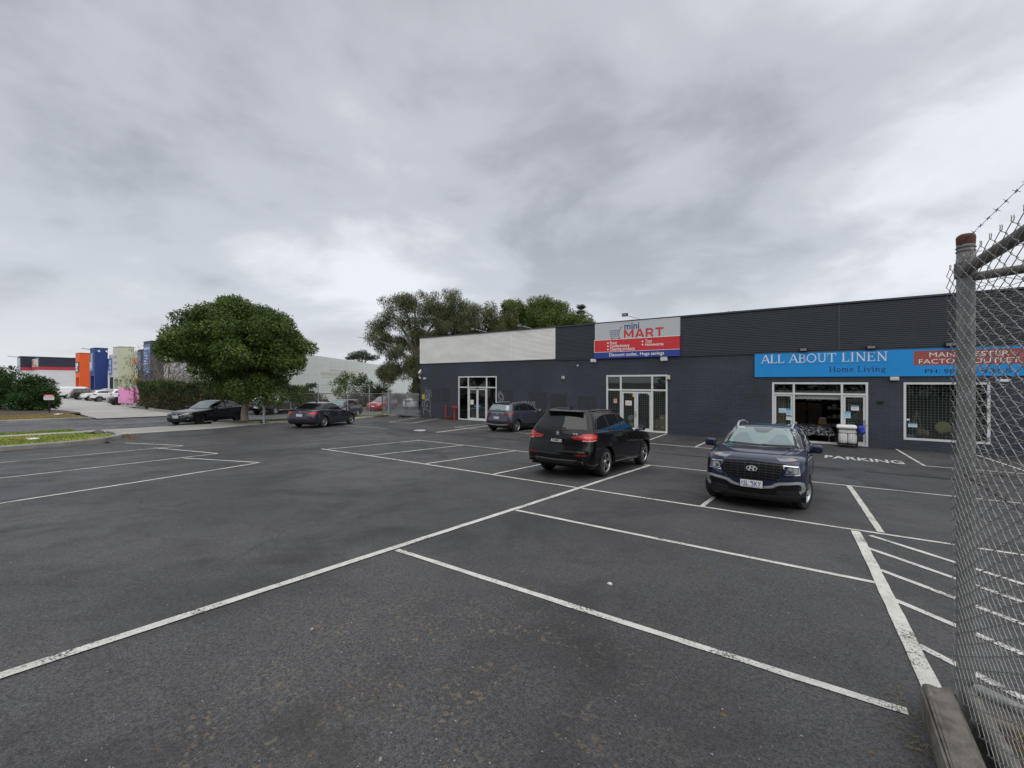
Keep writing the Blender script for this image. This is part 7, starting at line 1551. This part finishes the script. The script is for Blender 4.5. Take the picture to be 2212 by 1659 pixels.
s3 = empty('shop_building', (-90,Yf+2,-.9), 'light grey shop wall with an orange square and a yellow sign', 'building'); prism_box('wall', M_LG, s3, -97.35,-84.0, 24.0,30, -1,7.3); panel(s3, -97.2,-94.7, 4.9,6.2, pm_('orange panel', (.62,.20,.09)), (), None, 23.99); panel(s3, -97.2,-94.9, 1.7,2.95, M_YEL, [(.05,.3,.2,.8),(.4,.6,.2,.8),(.68,.95,.2,.8)], mat('brown ink', (.25,.14,.03), .6), 23.99); prism_box('corner_pillar', M_DG, s3, -94.5,-91.5, 23.7,23.99, -1,7.4); panel(s3, -94.2,-92.6, 3.9,6.9, mat('poster steel blue', (.12,.18,.34), .5), (), None, 23.68)
t = tower('charcoal corner tower with a tall blue list sign and graffiti', -84.8,-81.4, 2.0, 8.0, M_DG, 2.05); panel(t, -84.6,-81.6, 2.2,7.6, mat('sign dusk blue', (.085,.15,.38), .5), [(.12,.9,.85,.92)]+[(.12,.45+.4*((i*37)%10)/10,.75-.075*i,.79-.075*i) for i in range(9)], mat('pale sign print', (.42,.50,.62), .6))
M_SP1 = mat('spray grey', (.34,.36,.38), .7); mb = MB(); rg = np.random.default_rng(5)
for k in range(34):
    y = 22.2+rg.random()*1.6; z = -.4+rg.random()*2.6; P = [(min(23.9,max(22.1,y+rg.normal()*.3)), z+rg.normal()*.4) for i in range(5)]; ribbon(mb, spline(P, 4), .10, lambda u, v: (-81.395, u, v))
mb.build('graffiti', M_SP1, t)
s4 = empty('shop_building', (-76,25,-.9), 'low grey wall with colourful graffiti behind the hedge', 'building'); prism_box('wall', pm_('mid grey render', (.30,.31,.33)), s4, -81.3,-71, 24.4,27.6, -1,4.3); rg = np.random.default_rng(6); gc = [(.6,.5,.12),(.55,.16,.14),(.55,.42,.42),(.10,.38,.62),(.5,.5,.5),(.6,.28,.06)]
for k in range(6):
    mb = MB()
    for j in range(5):
        x = -80.5+rg.random()*9; P = [(x+rg.normal()*.35, 1.9+rg.random()*1.6) for i in range(4)]; ribbon(mb, spline(P, 4), .30, lambda u, v: (u, 24.39-.004*k, v))
    mb.build('graffiti', mat('spray %d' % k, gc[k], .7), s4)
# pale green concrete hall
ha = Vector((-50.0,26.2,0)); hb = ha+Vector((-.613,.79,0))*62; hd_ = Vector((-.79,-.613,0))*14
hl = empty('warehouse', ha+Vector((0,0,-.95)), 'long pale green concrete warehouse wall beyond the shrubs', 'building'); M_HALL = concrete('pale green concrete', (.70,.75,.71), .05); M_HALLJ = mat('panel joint', (.42,.45,.43), .8)
def hp(t, z, off=0.0): p = ha+Vector((-.613,.79,0))*t+Vector((.79,.613,0))*off; return (p.x, p.y, z)
L = 80.6; H0 = 5.45; sp = 6.2; nrow = 5
for i in range(13):
    for j in range(nrow):
        a, b = i*sp+.008, (i+1)*sp-.008; z0, z1 = -1+(H0+1)/nrow*j+.008, -1+(H0+1)/nrow*(j+1)-.008; mb = MB(); mb.add([hp(a,z0),hp(b,z0),hp(b,z1),hp(a,z1),hp(a,z0,-.15),hp(b,z0,-.15),hp(b,z1,-.15),hp(a,z1,-.15)], [(0,1,2,3),(7,6,5,4),(0,4,5,1),(1,5,6,2),(2,6,7,3),(3,7,4,0)]); mb.build('wall_panel', M_HALL, hl)
mb = MB(); mb.add([hp(.02,-1,-.06),hp(L-.02,-1,-.06),hp(L-.02,H0-.02,-.06),hp(.02,H0-.02,-.06),hp(.02,-1,-14),hp(L-.02,-1,-14),hp(L-.02,H0-.02,-14),hp(.02,H0-.02,-14)], [(0,1,2,3),(7,6,5,4),(0,4,5,1),(1,5,6,2),(2,6,7,3),(3,7,4,0)]); mb.build('wall_backing', M_HALLJ, hl)
mb = MB()
for k, (a, b, z0, z1) in enumerate(((9,30,2.9,3.35),(12,26,3.55,3.8),(9,30,2.55,2.7))): mb.add([hp(a,z0,.004+.001*k),hp(b,z0,.004+.001*k),hp(b,z1,.004+.001*k),hp(a,z1,.004+.001*k)], [(0,1,2,3)])
mb.build('faded_lettering_band', mat('faded paint', (.60,.60,.53), .85), hl)
# ------------------------------------------------------------ pink trailer with its door standing open
M_PK = mat('candy pink', (.82,.34,.60), .35, coat=.4); tz = gzf(-58.5,16)-.045
pt = empty('food_trailer', (-59.6,16.2,tz), 'candy pink food trailer with rounded roof and open door behind the hedge', 'trailer')
prof = [(15.2,.40),(17.2,.40),(17.2,2.1),(17.0,2.55),(16.6,2.8),(15.8,2.8),(15.4,2.55),(15.2,2.1)]
mb = MB(); mb.prism(prof, lambda u, v, d: (d, u, tz+v), -61.2, -57.6); mb.build('body', M_PK, pt, smooth=30)
mb = MB(); mb.prism([(-61.24,15.10),(-62.30,13.98),(-62.34,14.02),(-61.28,15.14)], lambda u, v, d: (u, v, d), tz+.42, tz+2.02); dr = mb.build('door', M_PK, pt); MB().bbox(-62.30,-62.18,13.94,14.04,tz+1.2,tz+1.32,.02).build('handle', M_BLK, dr); MB().box(-61.215,-61.17,15.0,15.19,tz+.42,tz+2.02).build('door_jamb', mat('shadow pink', (.35,.08,.22), .5), pt)
for z in (.62,.85,1.05): MB().lathe([(.001,0),(.08,0),(.08,.04),(.001,.04)], 10, 'y', (-60.85,15.15,tz+z)).build('vent', M_BLK, pt)
MB().box(-61.2,-57.6,15.3,17.1,tz+.30,tz+.398).build('chassis', M_BLK, pt)
for x in (-59.7,-58.8):
    for y in (15.25,17.0): MB().lathe([(.001,-.1),(.30,-.1),(.32,0),(.30,.1),(.001,.1)], 18, 'y', (x,y,tz+.32)).build('wheel', M_TYRE, pt)
MB().tube([(-61.0,15.3,tz),(-61.0,15.3,tz+.35)], .04, 6).build('jack_leg', M_STEEL, pt)
# ------------------------------------------------------------ small things
sx, sy = -49.9, 7.05; sz = gzf(sx,sy)+.05; t = empty('notice_sign', (sx,sy,sz), 'small red and white notice board on a black post by the far driveway', 'sign')
MB().box(sx-.045,sx+.045,sy-.045,sy+.045,sz,sz+1.0).build('post', M_BLK, t)
o = MB(); dxy = CR*.40
def sp_(s_, z, k): p = Vector((sx,sy,0))+CR*s_-CF*(.05+k); return (p.x,p.y,z)
for nm, z0, z1, m in (('white_board', sz+1.0, sz+1.26, M_WHITE), ('red_board', sz+1.262, sz+1.42, M_SRED)):
    mb = MB(); mb.add([sp_(-.40,z0,0),sp_(.40,z0,0),sp_(.40,z1,0),sp_(-.40,z1,0),sp_(-.40,z0,-.03),sp_(.40,z0,-.03),sp_(.40,z1,-.03),sp_(-.40,z1,-.03)], [(0,1,2,3),(7,6,5,4),(0,4,5,1),(1,5,6,2),(2,6,7,3),(3,7,4,0)]); mb.build(nm, m, t)
mb = MB(); 
for z, w in ((sz+1.33,.28),): mb.add([sp_(-w,z-.025,.006),sp_(w,z-.025,.006),sp_(w,z+.025,.006),sp_(-w,z+.025,.006)], [(0,1,2,3)])
mb.build('sign_print', M_SWHITE, t); mb = MB()
for z in (sz+1.18,sz+1.1): mb.add([sp_(-.3,z-.015,.006),sp_(.3,z-.015,.006),sp_(.3,z+.015,.006),sp_(-.3,z+.015,.006)], [(0,1,2,3)])
mb.build('sign_print', mat('grey blue print', (.3,.35,.45), .6), t)
def litter(name, label, x, y, sx, sy, h, m, dz=0.0):
    bm = bmesh.new(); bmesh.ops.create_icosphere(bm, subdivisions=2, radius=1); rg = np.random.default_rng(int(abs(x*100+y*7)))
    for v in bm.verts: q = 1+.18*rg.normal(); v.co = Vector((x+v.co.x*sx*q, y+v.co.y*sy*q, gzf(x,y)+dz+max(-.2,v.co.z)*h*q))
    mb = MB(); mb.bm(bm); return tag(mb.build(name, m, None, smooth=60), label, name.replace('_',' '))
M_STONE = mat('pebble grey', (.28,.28,.27), .8); M_LEAF = mat('dry leaf', (.15,.09,.04), .8)
litter('pebble', 'pale pebble on the asphalt inside the second bay line', -1.95, 4.55, .030, .022, .014, mat('pebble white', (.62,.62,.60), .7)); litter('pebble', 'grey stone near the left of the long white line', -3.55, 2.05, .022, .017, .018, M_STONE); litter('pebble', 'small stone beside the stained patch', -2.0, 1.55, .012, .010, .010, M_STONE)
for i, (x, y, l) in enumerate(((-2.35,1.1,'small dry leaf near the bottom of the stained asphalt'),(-.55,3.1,'dry leaf below the nearest bay line'),(.2,3.3,'tiny leaf near the end of the nearest bay line'),(-1.2,5.6,'orange leaf in the empty bay before the navy car'))): litter('dead_leaf', l, x, y, .022, .013, .004, M_LEAF)
mb = MB(); mb.prism(arc(0,0,.33,.33,0,345,23), lambda u, v, d: (-18.45+u, 16.95+v, gzf(-18.45,16.95)+d), .0, .02); mb.build('meter_cover', mat('pale cover', (.48,.48,.46), .6), None); tag(bpy.data.objects['meter_cover'], 'pale round service cover on the asphalt beside the drain', 'cover')
litter('paper_scrap', 'flat white scrap of paper on the near grass verge', -25.9, 3.2, .30, .18, .02, M_PAPER, .14); litter('paper_scrap', 'white scrap of paper on the dry far verge', -46.3, 7.0, .35, .22, .04, M_PAPER, .08)
litter('rock', 'dark flat stone at the tip of the grass verge', -26.9, 5.3, .45, .3, .16, mat('dark stone', (.12,.105,.09), .9), .12)
Q = []; rg = np.random.default_rng(88)
for i in range(1500):
    k = i % 4
    if k == 0: s_ = rg.random(); x, y = -23.1+abs(rg.normal())*.12, -6+9*s_
    elif k == 1: s_ = rg.random(); x, y = -28.1-1.8*max(0,(s_-.55)/.45)+abs(rg.normal())*.18, 14.5+9.5*s_
    elif k == 3: a = rg.random(); x, y = -26.6+2.6*a+rg.normal()*.15, 6.15-.25*a+rg.normal()*.14
    else: s_ = rg.random(); x, y = -27.2+rg.random()*40, 25.05-abs(rg.normal())*.10
    z = gzf(x,y)+.008; a = rg.random()*6.3; L = .03+.05*rg.random(); dx, dy = math.cos(a)*L, math.sin(a)*L; w = .4
    Q += [(x,y,z), (x+dx*.5-dy*w, y+dy*.5+dx*w, z+.008), (x+dx,y+dy,z), (x+dx*.5+dy*w, y+dy*.5-dx*w, z+.012)]
V = np.array(Q); np_mesh('leaf_litter', V, np.arange(len(V)).reshape(-1,4), foliage_mat('fallen leaves', (.13,.07,.03), (.24,.13,.05), (.30,.22,.10), None, .05, .8), None, 'stuff')
# loose stones over the near asphalt
Q = []; rg = np.random.default_rng(91)
for i in range(1400):
    d = 1.2+rg.random()**1.5*9; a = rg.uniform(-.9,.9); p = CF*d*math.cos(a)+CR*d*math.sin(a)*1.0
    if p.x > .3: continue
    r = .0035+.006*rg.random()**3; z = gzf(p.x,p.y)+r*.4; c_ = [(1,0,0),(0,1,0),(-1,0,0),(0,-1,0)]; Q += [(p.x+r*x, p.y+r*y*.8, z) for x,y,_ in c_]+[(p.x,p.y,z+r*.9)]
V = np.array(Q); n = len(V)//5; F = np.concatenate([np.arange(n)[:,None]*5+np.array(t_) for t_ in ((0,1,4),(1,2,4),(2,3,4),(3,0,4))]); np_mesh('grit', V, F, M_STONE, None, 'stuff')
